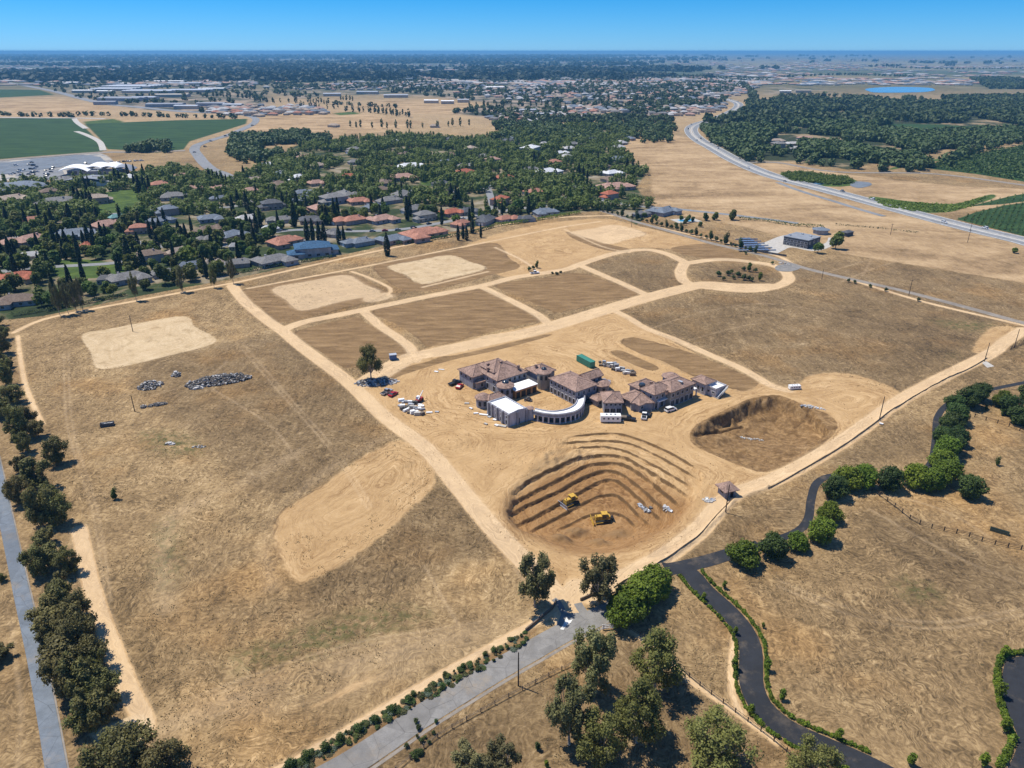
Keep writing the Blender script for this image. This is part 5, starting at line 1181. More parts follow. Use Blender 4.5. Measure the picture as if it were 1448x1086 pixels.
for i, (px, py, s) in enumerate(ROWT): place_tree(f'row{i%3}', px, py, ['dark windbreak tree', 'olive windbreak tree', 'dense windbreak tree'][i % 3] + ' beside the left road', 'tree', 'windbreak trees along the left road', s*rng.uniform(.72, .98), sz=s*rng.uniform(.75, 1.2))
for px, py, s in ((160,1096,.8),(195,1090,.9),(235,1100,.75)): place_tree('row1', px, py, 'dark bushy tree at the bottom left edge', 'tree', 'windbreak trees along the left road', s)
place_tree('row2', 0, 930, 'wide green bush left of the left road', 'bush', None or 'large bushes', .62, sz=.42, full=True); place_tree('row0', 4, 822, 'small dark bush left of the left road', 'bush', 'large bushes', .22, full=True)
place_tree('sapd', 163, 706, 'single small conifer in the left field', 'tree', 'young trees', 1.0, full=True)
OAK = [(1050,797,1.0,0),(1092,787,.95,1),(1128,776,.72,0),(1160,765,.92,0),(1170,735,.85,0),(1178,703,.95,1),(1196,690,1.05,0),(1220,688,.95,0),(1255,692,1.0,1),(1292,688,.98,0),(1318,690,1.0,0),(1336,682,1.05,0),(1371,703,.98,1),(1345,640,.9,1),(1352,628,.9,1),(1338,612,.85,1),(1352,598,1.0,1),(1347,580,.85,1),(1368,575,1.1,1),(1382,566,1.0,1),(1425,585,1.0,1),(1440,600,1.0,1),(1415,574,.9,0),(1455,570,1.1,1),
       (880,880,1.15,0),(897,862,1.2,0),(925,842,1.15,0),(912,852,.9,0),(1468,600,1.1,1),(1308,692,.9,0),(1330,664,1.0,0),(1336,648,1.0,0),(1332,628,.85,1),(1344,608,.9,1)]
for i, (px, py, s, d) in enumerate(OAK): place_tree('oak1' if d else ('oak0' if i % 2 else 'oak2'), px, py, ('deep green' if d else 'bright green') + ' round tree beside the black driveway' if i < 24 or i >= 28 else 'bright green round tree beside the grey road', 'tree', 'round trees along the driveway', s*1.0)
for px, py, s in ((1394,580,.6),(1417,588,.6),(1410,658,.8),(1396,560,.5)): place_tree('sapd', px, py, 'small dark shrub in the dry paddock', 'shrub', 'small shrubs in the paddock', s)
# gum trees on the upper edge of the left field
for px, py, s, sz in ((85,446,.55,.70),(97,444,.5,.72),(108,440,.5,.62),(117,438,.5,.66),(193,425,.55,.62),(258,413,.62,.58),(303,407,.42,.50),(330,401,.55,.62)):
    place_tree('gum'+str(rng.choice([0,1,3])), px, py, 'tall gum tree on the hedge line of the left field', 'tree', 'gum trees along the hedge', s*.85, sz=sz*1.7)
# bushes beside the grey road
R3 = random.Random(9)
for i in range(8): px = 412+i*24-(i % 2)*2; py = 1084-i*11.5-(i*i*.25); place_tree('ball', px, py, 'clipped round bush along the grey road', 'bush', 'clipped round bushes along the grey road', 1.15 - i*.035)
for px, py in ((585,983),(655,944),(686,927),(698,921),(553,1005),(630,956)): place_tree('ball', px, py, 'small clipped round bush along the grey road', 'bush', 'clipped round bushes along the grey road', .7)
A_, B_ = np.array((402., 1092.)), np.array((745., 899.))
for i in range(210):
    t_ = R3.random(); p_ = A_ + (B_-A_)*t_; off = R3.uniform(-5, 11 - 3*t_); px, py = p_[0]+off*.55, p_[1]+off
    key = R3.choice(['bush','bush2','bush3','bush3','bush']); d = {'bush': 'green shrub', 'bush2': 'silvery shrub', 'bush3': 'olive shrub'}[key]
    place_tree(key, px, py, d + ' in the planted verge', 'shrub', 'shrubs in the verge of the grey road', R3.uniform(.3, 1.0), sz=R3.uniform(.2, .6))
for i in range(16): px, py = 560+R3.uniform(0, 40)+i*1.2, 1082-i*3.2+R3.uniform(-5, 5)-R3.uniform(0,12); place_tree('bush', px, py, 'small shrub below the grey road', 'shrub', 'shrubs below the grey road', R3.uniform(.4, .8))
# kerb bushes along the driveway (clipped hedge of single bushes)
Ld = smooth_line(GA([(977,812),(996,834),(1028,863),(1050,889),(1061,914),(1062,944),(1063,969),(1075,997),(1098,1020),(1122,1036),(1150,1049),(1180,1062),(1225,1082)]), 1.0)
for side, n in ((1, 95), (-1, 100)):
    L = resample(offs(Ld, 3.15*side), n)
    for i in range(n):
        if R3.random() < .06: continue
        q = L[i]; place_tree('kerb', 0, 0, 'small round ' + ('outer' if side < 0 else 'inner') + ' kerb bush on the edge of the black driveway', 'bush', 'kerb bushes along the driveway', R3.uniform(.8, 1.25), xy=(q[0]+R3.uniform(-.15,.15), q[1]+R3.uniform(-.15,.15)))
L = resample(offs(smooth_line(GA([(1448,929),(1430,931),(1421,938),(1417,963),(1421,995),(1433,1027),(1440,1046),(1433,1070),(1420,1090)]), 1.0), 1.0), 44)
for q in L: place_tree('kerb', 0, 0, 'leafy kerb bush around the driveway bend in the lower right corner', 'bush', 'kerb bushes along the driveway', R3.uniform(1.3, 1.9), xy=(q[0], q[1]))
for px, py, s in ((1024,832,.75),(995,848,.7),(1040,897,.7),(1038,948,1.0),(1084,948,1.0),(1105,990,.9),(1185,1045,.9),(1287,1082,1.0),(1061,1010,.8),(1079,888,.5),(1418,930,1.1),(1412,985,1.2),(1420,1035,1.2),(1390,1084,1.1),(1176,1080,1.0)):
    place_tree('sap', px, py, 'young leafy tree among the driveway kerb bushes', 'tree', 'young trees along the driveway', s)
place_tree('sapd', 760, 1060, 'single dark bush below the grey road among the gum trees', 'bush', 'large bushes', .55, full=True)
place_tree('sap', 773, 1086, 'light green bush at the bottom edge left of the grove', 'bush', 'large bushes', .6, full=True)
# roundabout island and weeds by the pickup
for px, py, s in ((1016,391,1.5),(1029,390,1.4),(1034,387,1.2),(1037,395,1.1),(1044,392,1.5),(1052,396,1.6),(1059,397,1.4),(1063,398,1.2),(1052,383,1.2),(1059,384,1.3),(1068,385,1.2),(1074,397,1.2),(1023,396,1.0)):
    place_tree(R3.choice(['bush','sap','bush']), px, py, 'green bush on the roundabout island', 'bush', 'bushes on the roundabout island', s*1.35)
for px, py, s, k_ in ((759,379,1.2,'sapd'),(748,383,1.6,'bush'),(754,381,1.4,'bush'),(787,388,1.6,'bush3'),(793,386,1.3,'bush3'),(781,387,1.2,'bush3')):
    place_tree(k_, px, py, 'bushy weed on the graded plots', 'bush', 'bushy weeds on the graded plots', s)
for px, py in ((1208,401),(1230,407),(1252,412),(1298,426),(1054,360),(1092,374),(1200,399)): place_tree('bush', px, py, 'single dark bush on the verge of the grey lane', 'bush', 'bushes along the grey lane', 1.3)
# weeds and tufts over the dry ground: nobody could count them
def tufts():
    n = 30000; P = []
    ang = nrg.uniform(-.72, .72, n); rr = 70 + 330*nrg.uniform(0, 1, n)**1.0; x = rr*np.tan(ang*.9); y = rr
    ok = np.abs(x) < .70*depth(0, y); x, y = x[ok], y[ok]
    m = vnoise(x, y, 22, 3)*.5 + vnoise(x, y, 5, 6)*.5
    keep = (m > .52) & ~inside(x, y, GA(PT['site']))
    for L_ in [ROAD_B]: keep &= seg_dist(x, y, GA(L_), False) > 5
    keep &= seg_dist(x, y, Ld, False) > 4; keep &= seg_dist(x, y, GA([(940,806),(1040,781),(1128,751),(1147,706),(1182,672),(1290,672),(1323,620),(1340,572),(1448,541)]), False) > 4
    keep &= seg_dist(x, y, GA([(-30,590),(8,733),(54,945),(88,1140)]), False) > 3.5
    for w_, T_ in TRACKS: keep &= seg_dist(x, y, GA(T_), False) > w_*.5
    for Q in BROWN[:3]+PALE: keep &= ~inside(x, y, GA(Q))
    x, y = x[keep], y[keep]; z = height(x, y)
    c = np.repeat(np.stack([x, y, z], 1), 5, 0) + nrg.normal(size=(len(x)*5, 3))*(.35, .35, .03) + (0, 0, .06)
    o = link('dry_weeds', cards('dry_weeds', c, .13, M['weed'], up=.6)); o['kind'] = 'stuff'
    tag(o, 'dry brown and olive weed tufts scattered over the fields', 'weeds', None, True)
M['weed'] = leafmat('dry_weed_leaves', (.085, .065, .030), (.23, .17, .085), .03)
tufts()
def clods():
    n = 9000; x = nrg.uniform(-60, 130, n); y = nrg.uniform(140, 300, n); P = GA(PT['site']); k = inside(x, y, P) & (vnoise(x, y, 12, 61) > .42); x, y = x[k], y[k]; z = height(x, y)
    g = cards('soil_clods', np.stack([x, y, z + .05], 1), .20, M['clod'], up=1.2); o = link('soil_clods', g); o['kind'] = 'stuff'; tag(o, 'loose clods of earth scattered over the graded site', 'clods', None, True)
M['clod'] = plain('dug_clods', (.30, .19, .095), .95, .4, .5)
clods()
# ------------------------------------------------------------------ suburb houses
e1, e2 = np.array(G(345, 397)), np.array(G(850, 305)); SUBANG = math.atan2(*(e2-e1)[::-1])
def slotset(o, i, m): o.material_slots[i].link = 'OBJECT'; o.material_slots[i].material = m
def make_house(key, parts_, wall, roof, chim=True):
    """parts_: list of (x0,x1,y0,y1,eave,rise); the first is the main block"""
    root = bpy.data.objects.new('house', None); COL.objects.link(root)
    w_ = MB()
    for (x0,x1,y0,y1,z,r) in parts_: w_.prism([(x0,y0),(x1,y0),(x1,y1),(x0,y1)], -.4, z-.12)
    part('wall', w_, M['cream'], root)
    for i, (x0,x1,y0,y1,z,r) in enumerate(parts_):
        q = MB(); q.hip([(x0,y0),(x1,y0),(x1,y1),(x0,y1)], z + i*.004, r, .6, .22); ro = part('roof', q, M['tile'], root)
        if i == 0 and chim: q = MB(); q.box((x0+(x1-x0)*.3, (y0+y1)/2+1.5, z+r*.75), (.8, 1.2, 1.8)); q.box((x0+(x1-x0)*.3, (y0+y1)/2+1.5, z+r*.75+.95), (1.0, 1.4, .15)); part('chimney', q, M['cream'], ro)
    for i, (x0,x1,y0,y1,z,r) in enumerate(parts_):
        n = max(1, int((x1-x0)/4.5))
        for k in range(n):
            q = MB(); q.box((x0+(x1-x0)*(k+.5)/n, y0-.02, 1.55), (1.7, .1, 1.2)); part('window', q, M['glass'], root)
    x0,x1,y0,y1,z,r = parts_[-1]; q = MB(); q.box((x1+.02, (y0+y1)/2, 1.15), (.1, min(4.6, (y1-y0)*.7), 2.2)); part('garage_door', q, M['white'], root)
    x0,x1,y0,y1,z,r = parts_[0]; q = MB(); q.box((x0-.02, (y0+y1)/2, 1.1), (.1, 1.1, 2.1)); part('door', q, M['timber'], root)
    PROTO[key] = [root, False]
make_house('h0', [(-11,9,-5.5,6,3.1,2.9), (1,9,-11,-2,3.0,2.2), (-11,-4,1,10,3.0,2.0)], 0, 0)
make_house('h1', [(-10,10,-6,5.5,3.1,3.1), (-10,-2,-11,-2,3.0,2.3), (6,13,-4,5,2.9,1.9)], 0, 0)
make_house('h2', [(-12,6,-5,6,3.2,2.8), (0,12,-9,2,3.1,2.6)], 0, 0)
make_house('h3', [(-9,9,-7,6,5.6,2.8), (-13,-5,-9,0,3.1,2.0), (5,13,-4,6,3.1,2.0)], 0, 0)
HOUSES = [  # px, py, width px, roof, wall, label
 (27,396,50,'red','cream','red tiled house at the left edge above the windbreak trees'), (27,428,50,'brown','wallg','brown roofed house at the left edge, nearest the hedge'),
 (37,344,54,'pink','wallp','pink tiled house at the left edge in the second row'), (45,364,32,'pale','cream','small pale roofed house between two taller ones near the left edge'),
 (82,288,46,'grey','wallg','long grey roofed house below the modern white building'), (72,276,30,'brown','wallp','small brown house just below the modern white building'), (17,284,44,'tan','wallp','tan roofed house at the left edge below the car park'),
 (150,320,38,'pink','wallp','dusty pink roofed house beside the big green lawn'), (167,309,20,'teal','cream','little teal roofed pavilion at the edge of the big green lawn'),
 (110,334,54,'bgrey','wallg','blue grey roofed house left of the dusty pink house'), (127,349,26,'red','wallp','small red roofed house behind tall cypresses at the left'),
 (198,327,30,'terra','wallp','small terracotta house in front of the big green lawn'), (228,314,32,'bgrey','wallg','blue grey house right of the big green lawn'),
 (246,279,34,'grey','wallg','grey roofed house in the back rows, left of two pink houses'), (271,268,27,'pink','wallp','first of two pink roofed houses below the curved left road'), (313,268,28,'pink','wallp','pink roofed house beside the end of the curved left road'),
 (310,282,22,'bgrey','wallg','small blue roofed house in the back rows'), (355,274,26,'pink','wallp','pink roofed house right of the curved left road'),
 (300,311,34,'bgrey','wallg','blue grey house in the middle rows at left'), (351,312,36,'pale','wallg','pale roofed house in the middle rows with dark dormers'),
 (295,340,28,'grey','wallg','grey roofed house beside a blue grey one in the middle left'), (328,335,42,'bgrey','wallp','large blue grey roofed house with a brick side'),
 (255,358,32,'tan','cream','pale tan roofed house behind the leftmost gum trees'), (212,368,44,'brown','wallg','brown grey roofed house near the lower lawn'),
 (184,396,52,'grey','wallg','wide grey roofed house against the hedge beside the lower lawn'), (228,388,28,'grey','wallg','small grey roofed house against the hedge'),
 (270,378,28,'bgrey','wallg','small blue grey house against the hedge, left part'), (302,374,24,'tan','cream','small tan roofed house against the hedge, left part'), (337,375,34,'grey','wallp','grey roofed house against the hedge behind a gum tree'),
 (335,351,18,'pale','cream','tiny white roofed garden house in the left middle'), (258,249,22,'pink','wallp','gabled pinkish house near the curved left road'), (152,398,22,'grey','wallg','small dark roofed house below the lower lawn'),
 (396,313,32,'grey','wallg','grey roofed house left of a big cypress'), (442,313,34,'dgrey','wallp','dark grey roofed house right of a big cypress'), (427,283,30,'bgrey','wallg','blue grey roofed house in the back rows of the centre'),
 (472,285,42,'grey','wallg','wide grey roofed house in the back rows of the centre'), (510,286,32,'terra','wallp','terracotta roofed house in the back rows of the centre'), (552,285,34,'grey','wallg','grey roofed house with a steep roof in the back rows'),
 (495,314,42,'terra','wallp','round terracotta roofed house in the middle of the suburb'), (542,312,40,'pink','wallg','pinkish grey roofed house right of the round terracotta one'),
 (402,344,46,'terra','wallp','terracotta roofed house left of the bright blue one'), (443,358,60,'blue','wallg','large bright blue roofed house against the hedge'), (390,371,52,'grey','wallg','large grey roofed house left of the bright blue one'),
 (470,331,28,'grey','wallg','small grey roofed house behind the bright blue one'), (507,345,38,'bgrey','wallg','blue grey roofed house right of the bright blue one'), (557,341,42,'bgrey','wallp','blue grey roofed house beside the big terracotta one'),
 (597,333,62,'terra','wallp','very wide terracotta roofed house against the hedge'), (600,309,34,'grey','cream','grey green roofed house behind the wide terracotta one'), (640,302,32,'red','wallp','red roofed house behind tall narrow cypresses'),
 (650,318,28,'terra','wallp','orange terracotta house near the hedge, centre right'), (383,325,20,'white','cream','tiny white house behind the terracotta one'), (378,234,20,'white','cream','small white house among the far back trees'),
 (580,237,42,'white','wallg','large white roofed villa in the back trees'), (602,235,16,'red','wallp','small red roofed annex beside the white villa'), (572,252,36,'pink','wallp','flat pink roofed house in front of the white villa'),
 (655,245,30,'red','wallp','red roofed house right of the white villa'), (505,230,22,'grey','wallg','grey roofed house in the back trees'), (630,229,16,'bgrey','wallg','tiny blue grey house in the back trees'),
 (711,252,24,'red','wallp','small red roofed house in the back trees, right part'), (706,287,34,'red','wallp','rosy red roofed house in the middle right of the suburb'), (663,300,30,'dgrey','wallg','dark grey roofed house in the middle right'),
 (688,313,36,'dgrey','wallg','slate roofed house near the hedge, right part'), (718,311,30,'terra','wallg','terracotta and grey house near the hedge, right part'), (743,311,24,'dgrey','wallg','dark roofed house at the right end of the hedge row'),
 (770,302,34,'bgrey','wallg','blue grey house at the right end of the suburb'), (750,213,36,'white','wallg','long white house on the upper slope'), (775,244,34,'white','wallg','white house in the trees of the upper right suburb'),
 (793,217,20,'white','cream','small white house on the upper slope'), (780,193,18,'blue','wallg','small house with a bright blue roof far back'), (866,246,28,'white','wallg','white house at the right edge of the wooded suburb'),
 (868,266,50,'pink','wallp','long flat pink house beside the dry slope'), (852,236,18,'brown','wallp','small round brown house in the right trees'), (938,301,40,'bgrey','wallg','blue grey house with dark roof near the swimming pool'),
 (906,304,22,'grey','wallg','grey house left of the one by the swimming pool'), (750,240,20,'grey','wallg','small grey house between white houses, upper right'), (814,268,22,'grey','wallg','grey house beside the long dark hedge'),
]
HPOS = []
for i, (px, py, wpx, rc, wc, lab) in enumerate(HOUSES):
    key = ['h0','h1','h2','h0','h1','h3'][i % 6] if wpx > 24 else 'h2'
    if 'blue roofed house against' in lab: key = 'h3'
    x, y = G(px, py + 2); z_ = depth(x, y); wm = wpx*z_/F_PX; wm *= 1.1; s = wm/(24 if key != 'h3' else 25)
    o = place_tree(key, px, py, lab, 'house', 'houses of the suburb', 1.0, SUBANG + rng.choice([0, .12, -.15, .5, -.35, .25]) + rng.choice([0, 0, math.pi]), True, (x, y))
    o.scale = (s, s*.95, max(.8, min(1.12, s**.5)))
    HPOS.append((x, y, wm/2))
    for k_ in children(o):
        if k_.name.startswith('roof'):
            slotset(k_, 0, ROOFS[rc])
            for c_ in children(k_): slotset(c_, 0, M[wc])
        if k_.name.startswith('wall'): slotset(k_, 0, M[wc])
for k_ in ('h0','h1','h2','h3'):
    if not PROTO[k_][1]: raise RuntimeError(k_)

# dark flat-roofed house on the right with its yard
DH = thing('modern_house', 'charcoal house with a flat grey roof and pale drive beside the lane', 'house', (0,0,0), full=True)
block(DH, (1143,340.5), (1119,331), (1158,333), 5.6, roof='none', over=0, wall='charcoal', win=[('L', 7, [(3.6, 1.5, 2.0), (1.1, 1.4, 2.0)]), ('R', 3, [(3.6, 1.5, 1.8)])], winmat='glass', lenU=17, ang=math.radians(42))
q = MB(); p_ = np.array(G(1143,340.5,5.6)); U = np.array((math.cos(math.radians(42)), math.sin(math.radians(42)))); W = np.array((-U[1], U[0])); lw_ = float(np.dot(np.array(G(1119,331,5.6))-p_, W)); m_ = p_ + U*8.5 + W*lw_/2
q.box((m_[0], m_[1], 5.75), (17.6, lw_+.6, .35), math.radians(42)); M['rgrey'] = plain('grey_flat_roof', (.24, .26, .29), .8, .12, .4); part('roof', q, M['rgrey'], DH)
for a_, b_ in ((-4, 10), (3, -6), (5, 4), (-2, -12)): p2 = m_ + U*a_ + W*b_*.7; q = MB(); q.box((p2[0], p2[1], 6.25), (1.6, 1.3, .9), .7); part('roof_unit', q, M['steel'], DH)
q = MB(); q.lathe([(5.5, -.3), (5.5, 3.0)], (*G(1160,330), 0), 8); wa = thing('pavilion', 'small grey octagonal pavilion behind the charcoal house', 'pavilion', (0,0,0), full=True); part('wall', q, M['wallg'], wa)
q = MB(); q.lathe([(6.4, 2.9), (6.4, 3.1), (.1, 4.8)], (*G(1160,330), 0), 8); part('roof', q, ROOFS['bgrey'], wa)
wa = thing('shed', 'low dark shed right of the octagonal pavilion', 'shed', (*G(1197,333), 0), .6, full=True); q = MB(); q.box((0,0,1.3), (8,5,2.8)); part('wall', q, M['charcoal'], wa); q = MB(); q.hip([(-4,-2.5),(4,-2.5),(4,2.5),(-4,2.5)], 2.8, 1.2, .4); part('roof', q, ROOFS['dgrey'], wa)
# solar array: tilted panels in rows on the ground
SOL = thing('solar_array', 'field of dark tilted solar panels left of the charcoal house', 'solar panels', (*G(1056, 346), 0), math.radians(5), full=True); SOL.scale = (.62, 1.35, 1)
M['solar'] = plain('solar_glass', (.15, .18, .24), .2, .25, 1.5, .1, .6)
for r_i in range(6):
    n_ = 3 + r_i
    for k in range(n_):
        q = MB(); q.box((-2 + r_i*0 + 17 - (n_-k)*4.2, -13 + (5-r_i)*4.6, 1.1), (3.8, 2.4, .1), 0, 0); me_ = part('panel', q, M['solar'], SOL)
for k in range(6): q = MB(); q.box((8, -13+k*4.6, .5), (26 - 0*k, .15, 1.0)); part('rack', q, M['steel'], SOL)
fence('wall_fence', 'dark boundary fence of the charcoal house beside the lane', [(1036,346),(1060,353),(1076,357),(1100,361),(1112,363)], 1.4, 4, mat='pole', fabric='charcoal', pr=.06)
place_tree('sub2', 1181, 352, 'large dark round tree right of the charcoal house', 'tree', 'trees by the charcoal house', 1.05, full=True)
place_tree('subl1', 1156, 358, 'bright green round tree in front of the charcoal house', 'tree', 'trees by the charcoal house', .85, full=True)
for px, py in ((1011,311),(998,312),(1035,311)): place_tree('sub3', px, py, 'round tree in the paddock above the lane', 'tree', 'trees above the lane', .85 if px < 1030 else 1.1)
place_tree('subl0', 1434, 358, 'single small round tree on the slope at the right edge', 'tree', 'single trees', .6, full=True)
# swimming pool
PO = thing('swimming_pool', 'blue swimming pool with pale deck right of the blue grey house', 'swimming pool', (*G(970, 312), 0), SUBANG*0+.3, full=True)
q = MB(); q.box((0,0,.1), (20, 14, .25)); part('deck', q, M['conc'], PO); q = MB(); q.box((0,0,.20), (12, 6.5, .1)); part('water', q, M['pool'], PO)

# modern white building with shell roofs
MW = thing('modern_building', 'modern white building with swooping shell roofs beside the car park', 'building', (*G(128, 247), 0), math.radians(8), full=True)
def shell(x0, x1, y0, y1, z0, z1, mat, name='shell_roof', n=12):
    q = MB(); vs = []
    for i in range(n+1):
        t_ = i/n; x = x0+(x1-x0)*t_; z = z0 + (z1-z0)*math.sin(math.pi*(.12+.80*t_)); vs += [(x, y0+4*math.sin(math.pi*t_), z), (x, y1-6*math.sin(math.pi*t_)*.4, z+1.5)]
    k = len(vs); vs += [(a, b, c-.5) for a, b, c in vs]
    fs = [(2*i, 2*i+2, 2*i+3, 2*i+1) for i in range(n)] + [(k+2*i+1, k+2*i+3, k+2*i+2, k+2*i) for i in range(n)] + [(2*i, k+2*i, k+2*i+2, 2*i+2) for i in range(n)] + [(2*i+1, 2*i+3, k+2*i+3, k+2*i+1) for i in range(n)]
    q.add(vs, fs); part(name, q, M[mat], MW)
q = MB(); q.prism([(-22,-2),(-6,-4),(-6,12),(-20,14)], -.3, 5); q.prism([(-6,-4),(30,0),(34,12),(-6,14)], -.3, 4); part('wall', q, M['grey'], MW)
shell(-30, 0, -6, 16, 3, 8, 'roofw'); shell(-8, 14, 2, 30, 4, 8, 'roofw'); shell(8, 30, -4, 24, 3, 8.5, 'roofw'); shell(22, 44, -6, 14, 2, 7.5, 'grey')
q = MB(); q.box((-14, -3.2, 2.6), (13, .2, 3)); part('window', q, M['glass'], MW)
MW2 = thing('modern_building', 'low building with a wide curved grey roof in front of the modern white one', 'building', (*G(122, 262), 0), math.radians(4), full=True)
q = MB(); q.prism([(-24,-6),(24,-6),(26,8),(-22,8)], -.3, 4); part('wall', q, M['white'], MW2)
q = MB(); vs = []
for i in range(13): t_ = i/12; vs += [(-28+58*t_, -9+4*math.sin(math.pi*t_), 3.5+4*math.sin(math.pi*t_)), (-26+56*t_, 10+5*math.sin(math.pi*t_), 3.8+4*math.sin(math.pi*t_))]
vs += [(a, b, c-.5) for a, b, c in vs]; q.add(vs, [(2*i, 2*i+2, 2*i+3, 2*i+1) for i in range(12)] + [(26+2*i+1, 26+2*i+3, 26+2*i+2, 26+2*i) for i in range(12)] + [(2*i, 26+2*i, 28+2*i, 2*i+2) for i in range(12)]); part('roof', q, M['rgrey'], MW2)
MW3 = thing('modern_building', 'blue grey domed hall at the left edge beside the car park', 'building', (*G(28, 272), 0), 0, full=True)
q = MB(); q.prism([(-22,-8),(18,-8),(22,6),(-22,8)], -.3, 5.5); part('wall', q, M['asphb'], MW3)
q = MB(); q.lathe([(24, 5.3), (22, 6.5), (14, 8.6), (.1, 9.6)], (0,0,0), 20); part('roof', q, ROOFS['bgrey'], MW3)

# cars on the highway, the left road and the car park
def on_line(L, off):
    t = np.gradient(L, axis=0); t /= np.linalg.norm(t, axis=1, keepdims=True); return L + np.stack([-t[:, 1], t[:, 0]], 1)*off, t
for i in range(26):
    side = rng.choice([-1, 1]); Lo, tt = on_line(Lh, side*rng.choice([4.6, 8.4])); k = int(6 + (len(Lo)*.72)*((i+rng.random()*.8)/26)**1.3); k = min(k, len(Lo)-2)
    key = rng.choice(['suvw','suvb','sedans','sedanb','sedanr','picks','suvw','sedans']); cn = {'suvw':'white SUV','suvb':'black SUV','sedans':'silver car','sedanb':'dark car','sedanr':'red car','picks':'silver pickup truck'}[key]
    o = place_tree(key, 0, 0, cn + ' driving on the highway', 'car', 'cars on the highway', 1.0, math.atan2(tt[k][1], tt[k][0]) + (math.pi if side > 0 else 0), False, (Lo[k][0], Lo[k][1])); o.location.z = .38
for (px, py) in ((319,193),(357,178),(290,208),(275,216),(298,200)):
    o = place_tree(rng.choice(['suvw','suvb','sedans']), px, py, 'car on the curved left road', 'car', 'cars on the curved left road', 1.0, .9); o.location.z = .33
for i in range(34):
    px, py = rng.uniform(18, 148), rng.uniform(229, 250); key = rng.choice(['suvw','suvb','sedans','sedanb','picks','sedanb'])
    if 84 < px < 165 and py > 232: px -= 75
    cn = {'suvw':'white SUV','suvb':'black SUV','sedans':'silver car','sedanb':'dark car','picks':'silver pickup truck'}[key]
    o = place_tree(key, px, py, cn + ' in the car park of the modern white building', 'car', 'cars in the far left car park', 1.0, rng.choice([.1, 1.67])); o.location.z = .28
for i in range(9):
    px, py = 160+i*5+rng.uniform(-1, 1), 230 - i*.3; o = place_tree(rng.choice(['suvw','suvb','sedans']), px, py, 'car parked on dirt right of the modern white building', 'car', 'cars in the far left car park', 1.0, rng.uniform(0, 3))

# ------------------------------------------------------------------ suburb trees
subP = GA(SUBURB_POLY := PT.get('suburb') or [(-60,262),(0,262),(120,258),(250,240),(320,258),(345,250),(400,225),(440,205),(560,192),(660,200),(760,182),(860,177),(900,192),(870,215),(920,238),(895,262),(922,295),(880,297),(830,297),(770,300),(700,311),(600,331),(500,352),(420,370),(330,388),(200,411),(60,440),(-20,448),(-80,452)])
LAWN = [GA([(150,272),(185,268),(200,280),(205,298),(160,310),(140,305),(140,290),(148,285)]), GA([(75,375),(110,370),(178,377),(180,390),(120,394),(85,392)]), GA([(118,172),(160,168),(175,172),(150,180),(125,180)])]
def free(x, y, r=3.0, front=10.5):
    for hx, hy, hr in HPOS:
        if abs(x-hx) < hr + r*.5 and -(hr*.62 + front) < y-hy < hr*.55 + r*.4: return False
    return not any(inside(np.array([x]), np.array([y]), L)[0] for L in LAWN)
CYP = [(100,312,14),(11,316,13),(165,262,17),(171,263,15),(182,252,15),(191,250,13),(203,248,12),(122,270,13),(128,272,15),(108,288,15),(114,290,14),(120,292,14),(126,294,15),(131,296,15),(192,270,16),(198,274,17),(205,272,16),(212,270,15),(5,378,15),(15,368,12),(57,362,15),(60,392,14),(70,384,12),(80,356,17),(88,358,15),(97,360,16),(110,358,14),(127,350,16),(134,354,13),(147,348,16),(153,346,14),(184,376,18),(192,372,13),(221,338,15),(228,336,14),(238,338,13),(233,316,12),(297,258,13),(303,260,14),(309,261,13),(315,263,13),(321,264,12),(345,252,13),(287,386,12),(330,304,16),(337,290,14),(349,296,15),(363,280,12),(417,321,19),(420,296,15),(434,300,14),(447,298,12),(462,318,15),(473,309,16),(478,304,14),(435,340,15),(443,342,16),(452,344,15),(459,343,14),(526,302,15),(542,300,13),(548,362,15),(576,312,19),(580,306,15),(638,290,18),(645,292,17),(649,292,15),(560,276,13),(568,274,12),(668,306,14),(668,330,12),(655,338,11),(648,340,11),(660,340,10),(680,336,10),(818,258,19),(824,256,15),(830,262,14),(755,236,17),(762,232,14),(845,232,14),(886,244,16),(894,246,14),(497,272,11),(400,292,13),(408,292,13),(382,280,12),(390,283,12),(170,382,11),(246,366,12),(264,342,13),(480,346,13),(487,347,13)]
for i, (px, py, h) in enumerate(CYP): place_tree(f'cyp{i%3}', px, py, 'dark narrow cypress', 'tree', 'cypress trees of the suburb', h/14*.92, sz=h/14)
STREETS = [[(0,338),(60,330),(110,326),(160,334),(210,346),(260,350),(310,349),(360,334),(420,325),(500,327),(570,324),(640,312),(700,300),(760,292),(800,288)], [(40,304),(120,306),(220,296),(280,292),(330,292),(400,272),(470,268),(560,268),(620,272),(690,266),(740,258)], [(210,346),(190,362),(160,372),(60,378),(0,384)], [(700,300),(690,266)]]
SL = [smooth_line(GA(q), 4) for q in STREETS]
for q in STREETS: ribbon('street', q, 6.5, 'asphh', .10, 4)
for i in range(26):
    L = SL[i % 2]; Lo, tt = L + 0, np.gradient(L, axis=0); k = int(rng.uniform(.04, .96)*(len(L)-1)); tt_ = tt[k]/np.linalg.norm(tt[k]); q = L[k] + np.array((-tt_[1], tt_[0]))*rng.choice([-2.2, 2.2])
    key = rng.choice(['suvw','suvb','sedans','sedanb','sedanr','picks','suvw']); o = place_tree(key, 0, 0, {'suvw':'white SUV','suvb':'black SUV','sedans':'silver car','sedanb':'dark car','sedanr':'red car','picks':'silver pickup truck'}[key] + ' in the suburb street', 'car', 'cars in the suburb streets', 1.0, math.atan2(tt_[1], tt_[0]), xy=(q[0], q[1])); o.location.z = .12
ex = 0; RC6 = ['grey','pale','terra','bgrey','pink','brown','tan','red','white','grey','dgrey']
